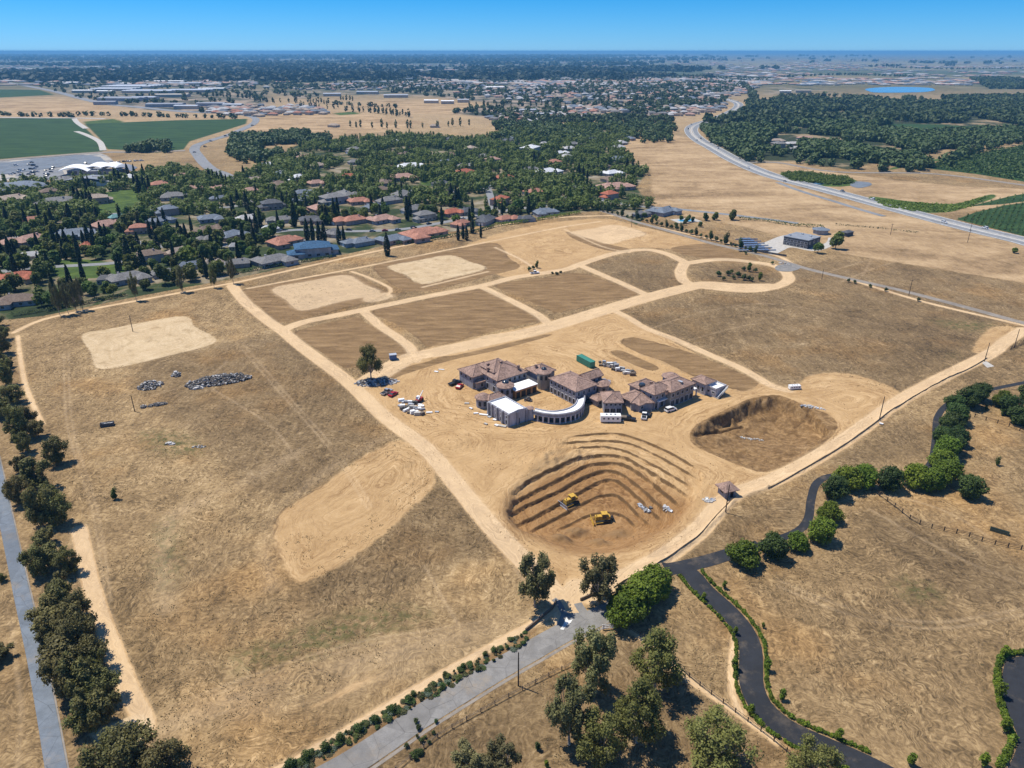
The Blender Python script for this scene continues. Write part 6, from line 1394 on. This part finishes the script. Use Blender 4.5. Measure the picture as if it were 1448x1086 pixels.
CN6 = {'pale': 'pale roofed', 'white': 'white roofed', 'grey': 'grey roofed', 'tan': 'tan roofed', 'pink': 'pink roofed', 'brown': 'brown roofed', 'terra': 'terracotta roofed', 'bgrey': 'blue grey roofed', 'red': 'red roofed', 'dgrey': 'slate roofed'}
for _ in range(6000):
    if ex >= 50: break
    px, py = rng.uniform(-5, 900), rng.uniform(198, 425); x, y = G(px, py)
    if not inside(np.array([x]), np.array([y]), subP)[0] or not free(x, y, 10, 6) or min((x-a)**2 + ((y-b))**2 for a, b, c in HPOS) < (29 if py > 260 else 42)**2: continue
    if min(float(seg_dist(np.array([x]), np.array([y]), L[::3], False)[0]) for L in SL) < 14: continue
    if any((x-G(c[0], c[1])[0])**2 + (y-G(c[0], c[1])[1])**2 < 100 for c in CYP): continue
    rc = rng.choice(RC6); key = rng.choice(['h0','h1','h2','h3']); o = place_tree(key, 0, 0, CN6[rc] + ' house among the garden trees', 'house', 'houses of the suburb', 1.0, SUBANG + rng.choice([0, .2, -.2, 1.57, 3.14, .6]), False, (x, y)); s_ = rng.uniform(.72, .98); o.scale = (s_, s_, .95); HPOS.append((x, y, 10*s_)); ex += 1
    for k_ in children(o):
        if k_.name.startswith('roof'): slotset(k_, 0, ROOFS[rc])
print('extra houses', ex)
SLc = [L[::3] for L in SL]
cnt = 0; pts = []
x0, x1, y0, y1 = subP[:,0].min(), subP[:,0].max(), subP[:,1].min(), subP[:,1].max()
cand = np.stack([nrg.uniform(x0, x1, 60000), nrg.uniform(y0, y1, 60000)], 1); cand = cand[inside(cand[:,0], cand[:,1], subP)]
cand = cand[np.abs(cand[:,0]) < .74*depth(0, cand[:,1])]
grid = {}
for x, y in cand:
    gx, gy = int(x//7), int(y//7)
    if any((x-a)**2+(y-b)**2 < (38 if y < 560 else 46) for i in (-1,0,1) for j in (-1,0,1) for a, b in grid.get((gx+i, gy+j), [])): continue
    if vnoise(np.array([x]), np.array([y]), 34, 2)[0] < (.30 if y < 800 else .36): continue
    if not free(x, y): continue
    if min(float(seg_dist(np.array([x]), np.array([y]), L, False)[0]) for L in SLc) < 4.6: continue
    grid.setdefault((gx, gy), []).append((x, y)); pts.append((x, y))
pts.sort(key=lambda p: p[1] + abs(p[0])*.1)
near_pts, far_pts = pts[:350], pts[350:]
for i, (x, y) in enumerate(near_pts):
    if rng.random() < .22: place_tree(f'cyp{rng.randrange(3)}', 0, 0, 'tall dark conifer among the garden trees', 'tree', 'cypress trees of the suburb', rng.uniform(.75, 1.1), xy=(x, y), sz=rng.uniform(.7, 1.15)); continue
    lt = rng.random() < .28; key = f'subl{rng.randrange(2)}' if lt else f'sub{rng.randrange(5)}'
    place_tree(key, 0, 0, ('light green bushy tree' if lt else 'dark green leafy tree') + ' among the houses', 'tree', 'garden trees of the suburb', rng.uniform(.7, 1.2), xy=(x, y))
# farther garden trees and woods read as masses
def blob_trees(name, P, H, ncard, mat, label, cat='trees', narrow=None, slim=.5):
    P = np.asarray(P); n = len(P); H = np.asarray(H)
    d = nrg.normal(size=(n, ncard, 3)); d /= np.linalg.norm(d, axis=2, keepdims=True); r = nrg.uniform(.45, 1, (n, ncard, 1))**.6
    wfac = np.full(n, slim) if narrow is None else np.where(narrow, .14, slim)
    S = np.stack([H*wfac, H*wfac, H*.46], 1)[:, None, :]
    C = np.stack([P[:, 0], P[:, 1], height(P[:,0], P[:,1])*0 + H*.5], 1)[:, None, :]
    pos = (C + d*r*S).reshape(-1, 3); o_ = (C*0 + d).reshape(-1, 3); sz = np.repeat(H*1.3/math.sqrt(ncard)*math.sqrt(slim/.5), ncard)[:, None]
    if narrow is not None: sz = sz*np.where(np.repeat(narrow, ncard)[:, None], .5, 1)
    global nrg_size
    me = cards_sz(name, pos, sz, mat, o_); o = link(name, me); o['kind'] = 'stuff'; tag(o, label, cat, None, True); return o
def cards_sz(name, pos, s, mat, nrm):
    n = len(pos); d = nrg.normal(size=(n, 3))*.75 + nrm; d[:, 2] += .8; d /= np.linalg.norm(d, axis=1, keepdims=True)
    a = np.cross(d, nrg.normal(size=(n, 3))); a /= np.linalg.norm(a, axis=1, keepdims=True); b = np.cross(d, a); s = s*nrg.uniform(.7, 1.4, (n, 1))
    P = np.stack([pos-a*s, pos-b*s*.8+d*s*.2, pos+a*s, pos+b*s*.8+d*s*.2], 1).reshape(-1, 3)
    me = bpy.data.meshes.new(name); me.vertices.add(4*n); me.vertices.foreach_set('co', P.astype(np.float32).ravel()); me.loops.add(4*n); me.polygons.add(n)
    me.loops.foreach_set('vertex_index', np.arange(4*n, dtype=np.int32)); me.polygons.foreach_set('loop_start', (np.arange(n)*4).astype(np.int32)); me.update(calc_edges=True); me.materials.append(mat); return me
M['subfar'] = leafmat('distant_garden_leaves', (.054, .078, .016), (.180, .225, .048), .0, .3)
fp = np.array(far_pts); print('suburb trees', len(pts), len(far_pts))
nar = nrg.random(len(fp)) < .28
blob_trees('garden_trees', fp, np.where(nar, nrg.uniform(9, 14, len(fp)), nrg.uniform(5.5, 11, len(fp))), 130, M['subfar'], 'dense garden trees filling the back of the suburb', narrow=nar)
# hedges
def hedge(pts_, h, wd, desc, mat='oakd', n_per_m=22, size=.28):
    L = smooth_line(GA(pts_), 2.0); d = np.r_[0, np.cumsum(np.hypot(*np.diff(L, axis=0).T))]; n = int(d[-1]*n_per_m); t = nrg.uniform(0, d[-1], n)
    x = np.interp(t, d, L[:,0]); y = np.interp(t, d, L[:,1]); hh = h*(.75+.5*vnoise(t, t*0, 6, 3)); a = nrg.uniform(0, math.pi, n); r = nrg.uniform(.7, 1.05, n)
    x = x + nrg.uniform(-.4,.4,n); P = np.stack([x - L[0,0], y + np.cos(a)*wd/2*r - L[0,1], np.sin(a)**.6*hh*r], 1)
    o = link('hedge', cards('hedge', P, size, M[mat], nrm=np.stack([np.zeros(n), np.cos(a), np.sin(a)], 1)), None, (L[0,0], L[0,1], 0)); tag(o, desc, 'hedge', None, True)
hedge([(18,447),(40,444),(62,440)], 1.8, 2.5, 'clipped green hedge at the left end of the suburb edge')
hedge([(66,441),(130,428),(178,418)], 1.9, 2.5, 'green hedge below the grey roofed houses at left', size=.35)
hedge([(300,392),(350,384),(420,372),(470,364)], 1.8, 2.5, 'dark hedge below the bright blue roofed house', size=.35)
hedge([(560,347),(600,341),(660,331),(700,321)], 2.4, 3, 'dark hedge below the wide terracotta roofed house', size=.4)
hedge([(700,320),(740,315),(775,309),(820,302)], 2.4, 3.5, 'green hedge at the right end of the suburb edge', 'oak', size=.4)
hedge([(795,272),(830,275),(870,279),(905,284),(925,287)], 5, 8, 'long thick dark hedge beside the upper lane', 'sub', 14, .8)
hedge([(1044,310),(1080,313),(1120,319),(1165,322)], 2.2, 3, 'low dark hedge behind the charcoal house', 'sub', 8, .5)
hedge([(1180,318),(1240,323),(1300,330)], 1.2, 2, 'thin line of scrub on the dry slope right of the charcoal house', 'olive', 5, .4)
for i in range(34):
    t_ = i/33; px = 838 + 230*t_; py = 299 + 62*t_ - 8*math.sin(math.pi*t_)*.3; place_tree('bush' if i % 3 else 'sapd', px, py-3, 'dark bush in the row along the grey lane', 'bush', 'bushes along the grey lane', rng.uniform(1.4, 2.2))
for i in range(22):
    place_tree(f'sub{i%5}', rng.uniform(900, 1000), rng.uniform(300, 322), 'garden tree around the pool house', 'tree', 'garden trees of the suburb', rng.uniform(.35, .6)) if i % 2 else None
# ------------------------------------------------------------------ far woods, rows and houses
def fill(poly, n, hmin, hmax, dens=.35, sc=60, seed=1, clump=True):
    P = GA(poly); x = nrg.uniform(P[:,0].min(), P[:,0].max(), n); y = nrg.uniform(P[:,1].min(), P[:,1].max(), n)
    k = inside(x, y, P) & (np.abs(x) < .76*depth(0, y)) & (vnoise(x, y, sc, seed) > dens); x, y = x[k], y[k]
    return np.stack([x, y], 1), nrg.uniform(hmin, hmax, len(x))
WL = []; WH = []; WN = []
def addw(P, Hh, narrow=False):
    WL.append(P); WH.append(Hh); WN.append(np.full(len(P), narrow))
def line_trees(pts_, step, h, jit=3, narrow=False):
    L = smooth_line(GA(pts_), step); L = L + nrg.normal(size=L.shape)*jit; L = L[np.abs(L[:,0]) < .78*depth(0, L[:,1])]; addw(L, nrg.uniform(h*.7, h*1.2, len(L)), narrow)
addw(*fill([(985,176),(1010,168),(1040,165),(1060,150),(1110,140),(1200,140),(1300,142),(1350,150),(1380,158),(1360,175),(1330,174),(1240,178),(1230,186),(1140,190),(1110,188),(1095,192),(1085,205),(1075,230),(1058,232),(1030,215),(1005,200)], 8000, 8, 15, .38, 75, 2))
addw(*fill([(1140,188),(1230,186),(1310,192),(1400,188),(1500,182),(1560,190),(1448,200),(1370,208),(1330,214),(1310,220),(1290,216),(1240,200),(1180,200)], 4200, 8, 14, .34, 60, 4))
addw(*fill([(1130,205),(1200,208),(1240,222),(1300,225),(1310,235),(1280,238),(1230,230),(1180,224),(1136,222)], 900, 8, 14, .2, 40, 5))
addw(*fill([(1330,140),(1448,138),(1600,142),(1600,153),(1448,152),(1360,150)], 3000, 9, 15, .1, 80, 6)); addw(*fill([(1370,112),(1470,110),(1700,112),(1700,128),(1400,126)], 6000, 10, 16, .2, 150, 7))
addw(*fill([(1380,150),(1500,155),(1600,165),(1600,185),(1448,178),(1370,165)], 2500, 9, 14, .15, 60, 8))
addw(*fill([(860,165),(905,160),(950,170),(960,200),(930,205),(880,198),(862,180)], 420, 7, 12, .3, 40, 3)); addw(*fill([(690,178),(760,170),(860,165),(870,190),(800,200),(720,198)], 800, 7, 12, .5, 50, 9))
addw(*fill([(330,196),(400,190),(460,190),(470,200),(420,215),(350,235),(322,220)], 900, 7, 12, .35, 50, 10)); addw(*fill([(200,210),(240,206),(245,216),(175,216)], 60, 9, 14, .1, 50, 11))
for L_ in ([(0,163),(40,165),(90,165),(100,166)], [(103,164),(170,164),(240,166),(330,168)], [(475,148),(520,150),(560,152)]): line_trees(L_, 14, 9)
for L_ in ([(362,144),(400,146),(440,145),(465,148)], [(424,152),(450,154),(480,153)], [(480,142),(500,143)], [(490,158),(530,160),(575,166)], [(525,160),(570,163)], [(500,180),(540,182),(600,181),(660,178)], [(655,160),(690,161)], [(665,150),(700,152)],[(290,136),(330,138),(360,141)],[(730,150),(800,150),(860,148)],[(700,133),(760,135),(820,132)],[(560,128),(600,130),(640,128)],[(770,156),(800,158)],[(840,140),(900,142),(950,140)]): line_trees(L_, 13, 15, 4, True)
for L_ in ([(1136,232),(1200,238),(1260,243),(1310,240)], [(1100,110),(1200,106),(1300,110)], [(1265,96),(1350,98),(1448,97)], [(1150,230),(1130,222)], [(1310,240),(1340,228),(1380,214),(1448,200)], [(1090,212),(1110,222),(1150,224)], [(700,198),(760,196),(830,200)], [(1240,150),(1300,152),(1380,150)], [(1100,140),(1160,136),(1220,140)],[(1050,120),(1065,135),(1060,150)],[(930,140),(990,138)],[(940,122),(1000,118),(1040,124)]): line_trees(L_, 11, 12, 6)
# scattered trees through the built-up ground
for poly, n in (([(360,116),(500,108),(640,112),(800,102),(1000,108),(1090,112),(1040,128),(1020,150),(940,166),(860,158),(780,172),(700,168),(640,160),(700,146),(600,136),(480,134),(420,140),(380,130)], 9000), ([(40,112),(150,104),(320,110),(380,130),(380,160),(300,160),(200,155),(120,140),(60,125)], 2600), ([(700,160),(860,150),(1000,140),(1030,150),(940,168),(800,174),(700,172)], 900)):
    addw(*fill(poly, n, 7, 12, .38, 120, 12))
P_ = np.vstack(WL); Hh = np.concatenate(WH); Nn = np.concatenate(WN); dd_ = depth(P_[:,0], P_[:,1])
nearm = dd_ < 1300
print('woods', len(P_), nearm.sum())
blob_trees('woodland', P_[nearm], Hh[nearm], 60, M['wood'], 'dark green woods beside the highway and behind the suburb', 'woods', narrow=Nn[nearm])
midm = (dd_ >= 1300)
blob_trees('woodland', P_[midm], Hh[midm], 26, M['wood'], 'tree belts and street trees of the distant town', 'woods', narrow=Nn[midm])
# the plain beyond: continuous canopy of a wooded town
M['woodf'] = leafmat('plain_canopy', (.014, .026, .014), (.045, .062, .030), 0)
n = 30000; yy = 3300*np.exp(nrg.uniform(0, 1.9, n)); xx = nrg.uniform(-.78, .78, n)*depth(0, yy); f = vnoise(xx, yy*1.0, 700, 5)*.45 + vnoise(xx, yy, 240, 7)*.3 + vnoise(xx, yy, 90, 8)*.25
u_ = xx/depth(0, yy); clr = np.zeros(n, bool)
for Q in FARTAN: clr |= inside(xx, yy, GA(Q))
k = ~clr & (f > .50 + .26*sst((u_-.12)/.2)); blob_trees('woodland', np.stack([xx[k], yy[k]], 1), nrg.uniform(10, 18, k.sum())*(1+yy[k]/14000), 9, M['woodf'], 'endless blue green canopy of the plain towards the horizon', 'woods', slim=1.1)

# small houses of the distant town: the nearest ones stand alone, the rest as one mass
def rows(poly, dx, dy, rot, keep=.8, seed=1, thr=.3):
    P = GA(poly); cx, cy = P.mean(0); R_ = random.Random(seed); out = []; c_, s_ = math.cos(rot), math.sin(rot); ext = max(np.ptp(P[:,0]), np.ptp(P[:,1]))
    nx, ny = int(ext/dx)+1, int(ext/dy)+1
    g = np.array([(i*dx - ext/2, j*dy - ext/2) for i in range(nx+1) for j in range(ny+1)]); g = g + np.stack([np.sin(g[:,1]/90)*18, np.sin(g[:,0]/130)*22], 1)
    q = np.stack([cx + g[:,0]*c_ - g[:,1]*s_, cy + g[:,0]*s_ + g[:,1]*c_], 1) + nrg.normal(size=g.shape)*1.5
    k = inside(q[:,0], q[:,1], P) & (vnoise(q[:,0], q[:,1], 90, seed) > thr) & (nrg.random(len(q)) < keep) & (np.abs(q[:,0]) < .76*depth(0, q[:,1])); return q[k]
HP = np.vstack([rows([(690,168),(724,160),(800,152),(860,150),(900,148),(940,150),(1030,148),(1020,158),(960,166),(900,164),(860,160),(800,172),(730,176)], 24, 38, .15, .95, 1, .12),
                rows([(400,128),(500,116),(640,114),(800,106),(980,110),(1060,116),(1040,130),(1000,146),(900,146),(780,148),(700,140),(600,128),(480,128)], 30, 60, .2, .8, 2, .34),
                rows([(1000,125),(1040,120),(1090,114),(1050,135),(1010,140)], 26, 45, .9, .9, 3, .2), rows([(430,176),(560,170),(690,184),(700,196),(560,190),(450,188)], 60, 90, .3, .35, 9, .3),
                rows([(60,112),(150,104),(330,110),(380,124),(300,128),(150,118)], 40, 80, .1, .6, 4, .3), rows([(1090,196),(1140,192),(1150,216),(1100,222)], 30, 40, .4, .6, 5, .2), rows([(290,150),(440,150),(470,162),(370,166),(300,162)], 24, 30, .1, .85, 7, .2), rows([(1180,224),(1300,228),(1280,240),(1200,234)], 40, 50, .4, .4, 6, .2)])
HP = HP[np.argsort(depth(HP[:,0], HP[:,1]))]
print('far houses', len(HP))
def small_house(key, L_, W_, h, r, mi):
    q = MB(); q.prism([(-L_/2,-W_/2),(L_/2,-W_/2),(L_/2,W_/2),(-L_/2,W_/2)], -.3, h, 0); q.hip([(-L_/2,-W_/2),(L_/2,-W_/2),(L_/2,W_/2),(-L_/2,W_/2)], h+.02, r, .6, .2, 1)
    q.prism([(L_*.1,-W_/2-4),(L_*.42,-W_/2-4),(L_*.42,-W_/2+.2),(L_*.1,-W_/2+.2)], -.3, h-.1, 0); q.hip([(L_*.1,-W_/2-4),(L_*.42,-W_/2-4),(L_*.42,-W_/2+2),(L_*.1,-W_/2+2)], h-.05, r*.7, .5, .2, 1)
    return q
SH = [small_house('a', 17, 11, 3.2, 2.6, 0), small_house('b', 14, 12, 5.2, 2.6, 0), small_house('c', 19, 10, 3.2, 2.4, 0)]
RC = ['pale','tan','grey','tan','pink','pale','brown','terra','grey','bgrey','tan']
smesh = {}
for k in range(3):
    for rc in set(RC):
        m_ = SH[k].mesh('house', [M['cream'], ROOFS[rc]]); smesh[(k, rc)] = m_
CN = {'pale': 'pale roofed', 'white': 'white roofed', 'grey': 'grey roofed', 'tan': 'tan roofed', 'pink': 'pink roofed', 'brown': 'brown roofed', 'terra': 'terracotta roofed', 'bgrey': 'blue grey roofed'}
for i, (x, y) in enumerate(HP[:138]):
    k = rng.randrange(3); rc = rng.choice(RC); o = link('house', smesh[(k, rc)], None, (x, y, .1)); o.rotation_euler = (0, 0, .15 + rng.choice([0, 0, 1.57, 3.14, .3, -.3])); s = rng.uniform(.9, 1.2); o.scale = (s, s, 1)
    tag(o, 'small ' + CN[rc] + ' house in the distant town', 'house', 'small houses of the distant town')
nf = 7500; yf = 3000*np.exp(nrg.uniform(0, 1.7, nf)); xf = nrg.uniform(-.76, .76, nf)*depth(0, yf); kf = (vnoise(xf, yf, 500, 21)*.6 + vnoise(xf, yf, 160, 22)*.4) > .5; HP = np.vstack([HP, np.stack([xf[kf], yf[kf]], 1)])
q = MB(); V_ = []; Fv = []; MI = []; base = SH[0]; bv = np.array(base.v); bf = base.f
for (x, y) in HP[138:]:
    a = rng.choice([.15, 1.72, .4, 3.3]); ca, sa = math.cos(a), math.sin(a); s = rng.uniform(.9, 1.35) if y < 3000 else rng.uniform(1.2, 3.2); o_ = len(V_); mi = rng.randrange(1, 6)
    V_ += [(x + (vx*ca - vy*sa)*s, y + (vx*sa + vy*ca)*s, vz*1.1+.1) for vx, vy, vz in base.v]; Fv += [tuple(j+o_ for j in f) for f in bf]; MI += [0 if m == 0 else mi for m in base.mi]
q.v, q.f, q.mi = V_, Fv, MI
o = link('distant_houses', q.mesh('distant_houses', [M['cream'], ROOFS['pale'], ROOFS['bgrey'], ROOFS['tan'], ROOFS['grey'], ROOFS['pink']])); o['kind'] = 'stuff'; tag(o, 'hundreds of tiny pale roofed houses of the distant town', 'houses', None, True)
# long sheds and works buildings, upper left
WK = [(120,131,30,1.0,'white'),(165,128,60,1.2,'steel'),(190,124,70,1.6,'steel'),(240,117,40,.8,'roofw'),(262,120,46,.8,'steel'),(215,131,70,1.1,'steel'),(270,130,60,1.1,'steel'),(300,128,36,.9,'white'),(100,119,26,.8,'roofw'),(175,142,60,1.2,'grey'),(205,141,34,1.4,'steel'),(150,148,30,.8,'grey'),(235,151,50,.9,'grey'),(265,154,34,.8,'steel'),(300,150,40,.9,'grey'),(330,152,28,.8,'steel'),(380,158,20,.8,'grey'),(245,137,44,.8,'conc'),(610,146,20,.7,'roofw'),(633,147,18,.7,'roofw'),(655,145,16,.7,'steel'),(745,160,26,.7,'steel'),(770,166,22,.6,'steel'),(1110,132,16,.6,'white'),(1135,131,22,.6,'tan_'),(150,132,24,.8,'white'),(520,133,30,.8,'steel'),(470,136,24,.8,'steel'),(700,126,26,.8,'roofw'),(560,138,34,.5,'steel')]
M['tan_'] = M['cream']; WN_ = {'white': 'white', 'steel': 'pale metal', 'roofw': 'bright white', 'grey': 'grey', 'conc': 'beige', 'tan_': 'tan'}
for (px, py, wpx, dk, m_) in WK:
    x, y = G(px, py); wm = wpx*depth(x, y)/F_PX; dp = wm*.42*dk; r_ = thing('works_building', f'{"long" if wpx > 38 else "short"} {WN_[m_]} works building in the distant town', 'building', (x, y, 0), rng.uniform(-.12, .12), 'works buildings of the distant town')
    q = MB(); q.box((0, 0, 3.5), (wm, dp, 7)); part('wall', q, M['cream' if m_ != 'grey' else 'wallg'], r_)
    q = MB(); nb = max(1, int(dp/22))
    for k in range(nb): y0_ = -dp/2 + dp*k/nb; q.hip([(-wm/2, y0_), (wm/2, y0_), (wm/2, y0_+dp/nb), (-wm/2, y0_+dp/nb)], 7.1, 1.8, .3, .3, gable=True)
    part('roof', q, M[m_], r_)
# vineyard and orchard rows on the crop land
def rows_crop(poly, sp, step, ang, h, name, label, mat, ncard=5):
    P = GA(poly); c_, s_ = math.cos(ang), math.sin(ang); cx, cy = P.mean(0); ext = max(np.ptp(P[:,0]), np.ptp(P[:,1]))*.8
    u = np.arange(-ext, ext, step); v = np.arange(-ext, ext, sp); Uu, Vv = np.meshgrid(u, v); Uu = Uu.ravel(); Vv = Vv.ravel()
    x = cx + Uu*c_ - Vv*s_; y = cy + Uu*s_ + Vv*c_; k = inside(x, y, P) & (np.abs(x) < .76*depth(0, y)); x, y = x[k], y[k]
    C = np.repeat(np.stack([x, y, np.full(len(x), h*.55)], 1), ncard, 0) + nrg.normal(size=(len(x)*ncard, 3))*(h*.28, h*.28, h*.2)
    me = cards_sz(name, C, np.full((len(C), 1), h*.34), mat, C*0 + (0,0,.6)); o = link(name, me); o['kind'] = 'stuff'; tag(o, label, 'crop', None, True); print(name, len(x))
M['vine'] = leafmat('vine_leaves', (.040, .075, .012), (.115, .175, .030), 0)
rows_crop(PT_C[0] if False else [(1312,237),(1340,226),(1400,214),(1448,206),(1520,196),(1520,268),(1448,256),(1380,246)], 5.5, 4.5, .35, 3.6, 'orchard', 'dark green orchard rows above the dry field at the right', M['vine'])
rows_crop([(1354,310),(1380,300),(1422,290),(1470,284),(1540,296),(1540,352),(1448,333),(1400,322)], 4.0, 2.2, .95, 1.5, 'vineyard', 'green vineyard rows beside the highway at the right edge', M['vine'], 4)
rows_crop([(1372,292),(1430,277),(1448,274),(1480,276),(1448,285),(1415,289)], 5.0, 3.0, .95, 1.5, 'vineyard', 'thin strip of vineyard above the larger one', M['vine'], 4)
# reeds of the pond by the highway
x, y = [], []
for Q, n, hh in (([(1103,246),(1130,244),(1200,252),(1208,259),(1180,262),(1120,256)], 1600, 3.0), ([(1230,280),(1290,287),(1350,290),(1400,277),(1370,293),(1340,300),(1290,299),(1250,292)], 2200, .9)):
    P = GA(Q); a = nrg.uniform(P[:,0].min(), P[:,0].max(), n); b = nrg.uniform(P[:,1].min(), P[:,1].max(), n); k = inside(a, b, P); C = np.repeat(np.stack([a[k], b[k], np.full(k.sum(), hh*.4)], 1), 6, 0) + nrg.normal(size=(k.sum()*6, 3))*(1.0, 1.0, hh*.25)
    o = link('reeds', cards_sz('reeds', C, np.full((len(C), 1), .9), M['subl'], C*0 + (0,0,.5))); o['kind'] = 'stuff'; tag(o, 'green reeds around the pond beside the highway' if hh > 2 else 'green wet grass hollow beside the highway', 'reeds', None, True)
# ------------------------------------------------------------------ labels: make every phrase single out its thing
sc.view_layers[0].update()
def pixel(o):
    x, y, z = o.location
    d = y*CP + (CAM_H - z)*SP; u = x/d; v = (-y*SP + (CAM_H - z)*CP)/d
    return 724 + u*F_PX, 543 + v*F_PX
LM = [(724,560,'the mansion'),(443,352,'the bright blue roofed house'),(597,333,'the wide terracotta house'),(175,285,'the big green lawn'),(130,384,'the lower lawn'),(120,240,'the modern white building'),
 (27,396,'the red roofed house at left'),(280,215,'the curved left road'),(580,235,'the large white villa'),(495,312,'the round terracotta house'),(868,264,'the long pink house'),(938,299,'the pool house'),
 (1135,333,'the charcoal house'),(1053,389,'the roundabout'),(851,730,'the pit bulldozers'),(1027,690,'the small kiosk'),(733,950,'the bottom road pole'),(802,880,'the site entrance'),(525,520,'the lone gum tree'),
 (948,800,'the driveway fork'),(1062,940,'the driveway bend'),(1200,1060,'the lower driveway'),(1430,960,'the lower right corner'),(1255,680,'the rail fence end'),(1345,620,'the upper driveway bend'),(1430,570,'the right edge'),
 (152,600,'the old skip'),(60,650,'the left road'),(100,850,'the pale track'),(140,1010,'the pale dirt corner'),(20,500,'the left field corner'),(500,1040,'the clipped bushes'),(620,980,'the silvery shrubs'),
 (184,390,'the wide grey house'),(328,330,'the brick sided house'),(402,340,'the left terracotta house'),(706,283,'the rosy red house'),(770,298,'the last hedge house'),(775,240,'the white house in the trees'),(150,316,'the dusty pink house'),
 (271,266,'the pink house pair'),(351,308,'the pale dormer house'),(472,281,'the wide back grey house'),(655,242,'the red house by the villa'),(960,160,'the highway bend'),(724,165,'the town centre'),(860,155,'the town right side'),(1020,150,'the highway hook'),(780,200,'the upper slope'),(240,130,'the works area'),(560,135,'the far dry field'),
 (1180,275,'the highway pond'),(1380,322,'the highway by the vineyard'),(1090,247,'the highway middle'),(870,520,'the green container'),(590,575,'the yard forklift'),(690,590,'the white ballroom'),(555,506,'the blue shed'),(850,205,'the hilltop trees'),(60,235,'the car park'),(255,354,'the pale tan house'),(212,364,'the brown grey house'),(37,344,'the pink house at left')]
ORD = ['nearest','second nearest','third nearest','fourth nearest','fifth nearest','sixth nearest','seventh nearest','eighth nearest','ninth nearest','tenth nearest','eleventh nearest','twelfth nearest'] + [f'{a} nearest' for a in ('thirteenth','fourteenth','fifteenth','sixteenth','seventeenth','eighteenth','nineteenth','twentieth')]
TENS = ['twenty','thirty','forty','fifty','sixty','seventy','eighty','ninety']; UN = ['','first','second','third','fourth','fifth','sixth','seventh','eighth','ninth']
def ordn(i):
    if i < 20: return ORD[i]
    i += 1; t_, u_ = divmod(i, 10)
    return (TENS[(t_-2) % 8] + ('-' + UN[u_] if u_ else '-tenth')) + ' nearest'
from collections import defaultdict
byd = defaultdict(list)
for rec in THINGS: byd[rec[1]].append(rec)
for dsc, recs in byd.items():
    if len(recs) == 1: continue
    buckets = defaultdict(list)
    for rec in recs:
        px, py = pixel(rec[0]); k = min(range(len(LM)), key=lambda j: (LM[j][0]-px)**2 + ((LM[j][1]-py)*1.6)**2); lx, ly, ph = LM[k]; dx, dy = px-lx, (py-ly)*1.5
        rel = ('right of' if dx > 0 else 'left of') if abs(dx) > abs(dy) else ('in front of' if dy > 0 else 'behind'); buckets[(k, rel)].append((dx*dx+dy*dy, rec))
    short = dsc.split(' in the ')[0].split(' among ')[0].split(' beside ')[0].split(' along ')[0].split(' on the ')[0].split(' at the ')[0].split(' of the ')[0].split(' below ')[0]
    for (k, rel), lst in buckets.items():
        lst.sort(key=lambda a: a[0])
        for i, (_, rec) in enumerate(lst):
            pre = '' if len(lst) == 1 else ordn(i) + ' '
            rec[0]['label'] = ' '.join(f'{pre}{short} {rel} {LM[k][2]}'.split()); rec[1] = rec[0]['label']
seen = defaultdict(int)
for o, l, f in THINGS:
    if o['label'] in seen: print('DUP', o['label'], o.name)
    seen[o['label']] += 1
    if not 4 <= len(o['label'].split()) <= 16: print('LEN', o['label'])
for k_, (root, used) in list(PROTO.items()):
    if not used:
        for c_ in children(root): 
            for d_ in children(c_): bpy.data.objects.remove(d_)
            bpy.data.objects.remove(c_)
        bpy.data.objects.remove(root)

# ------------------------------------------------------------------ haze over the plain
hb = MB(); hb.box((0, 34000, 55.5), (1100000, 78000, 141)); hz_m = bpy.data.materials.new('haze'); hz_m.use_nodes = True; nt = hz_m.node_tree
nt.nodes.remove(nt.nodes['Principled BSDF']); pv = nt.nodes.new('ShaderNodeVolumePrincipled'); pv.inputs['Color'].default_value = (.24, .62, 1.0, 1); pv.inputs['Density'].default_value = 7e-5; pv.inputs['Anisotropy'].default_value = 0.0
nt.links.new(pv.outputs[0], nt.nodes['Material Output'].inputs['Volume'])
ho = link('haze', hb.mesh('haze', hz_m)); ho['kind'] = 'stuff'; ho['label'] = 'thin blue haze over the far plain'
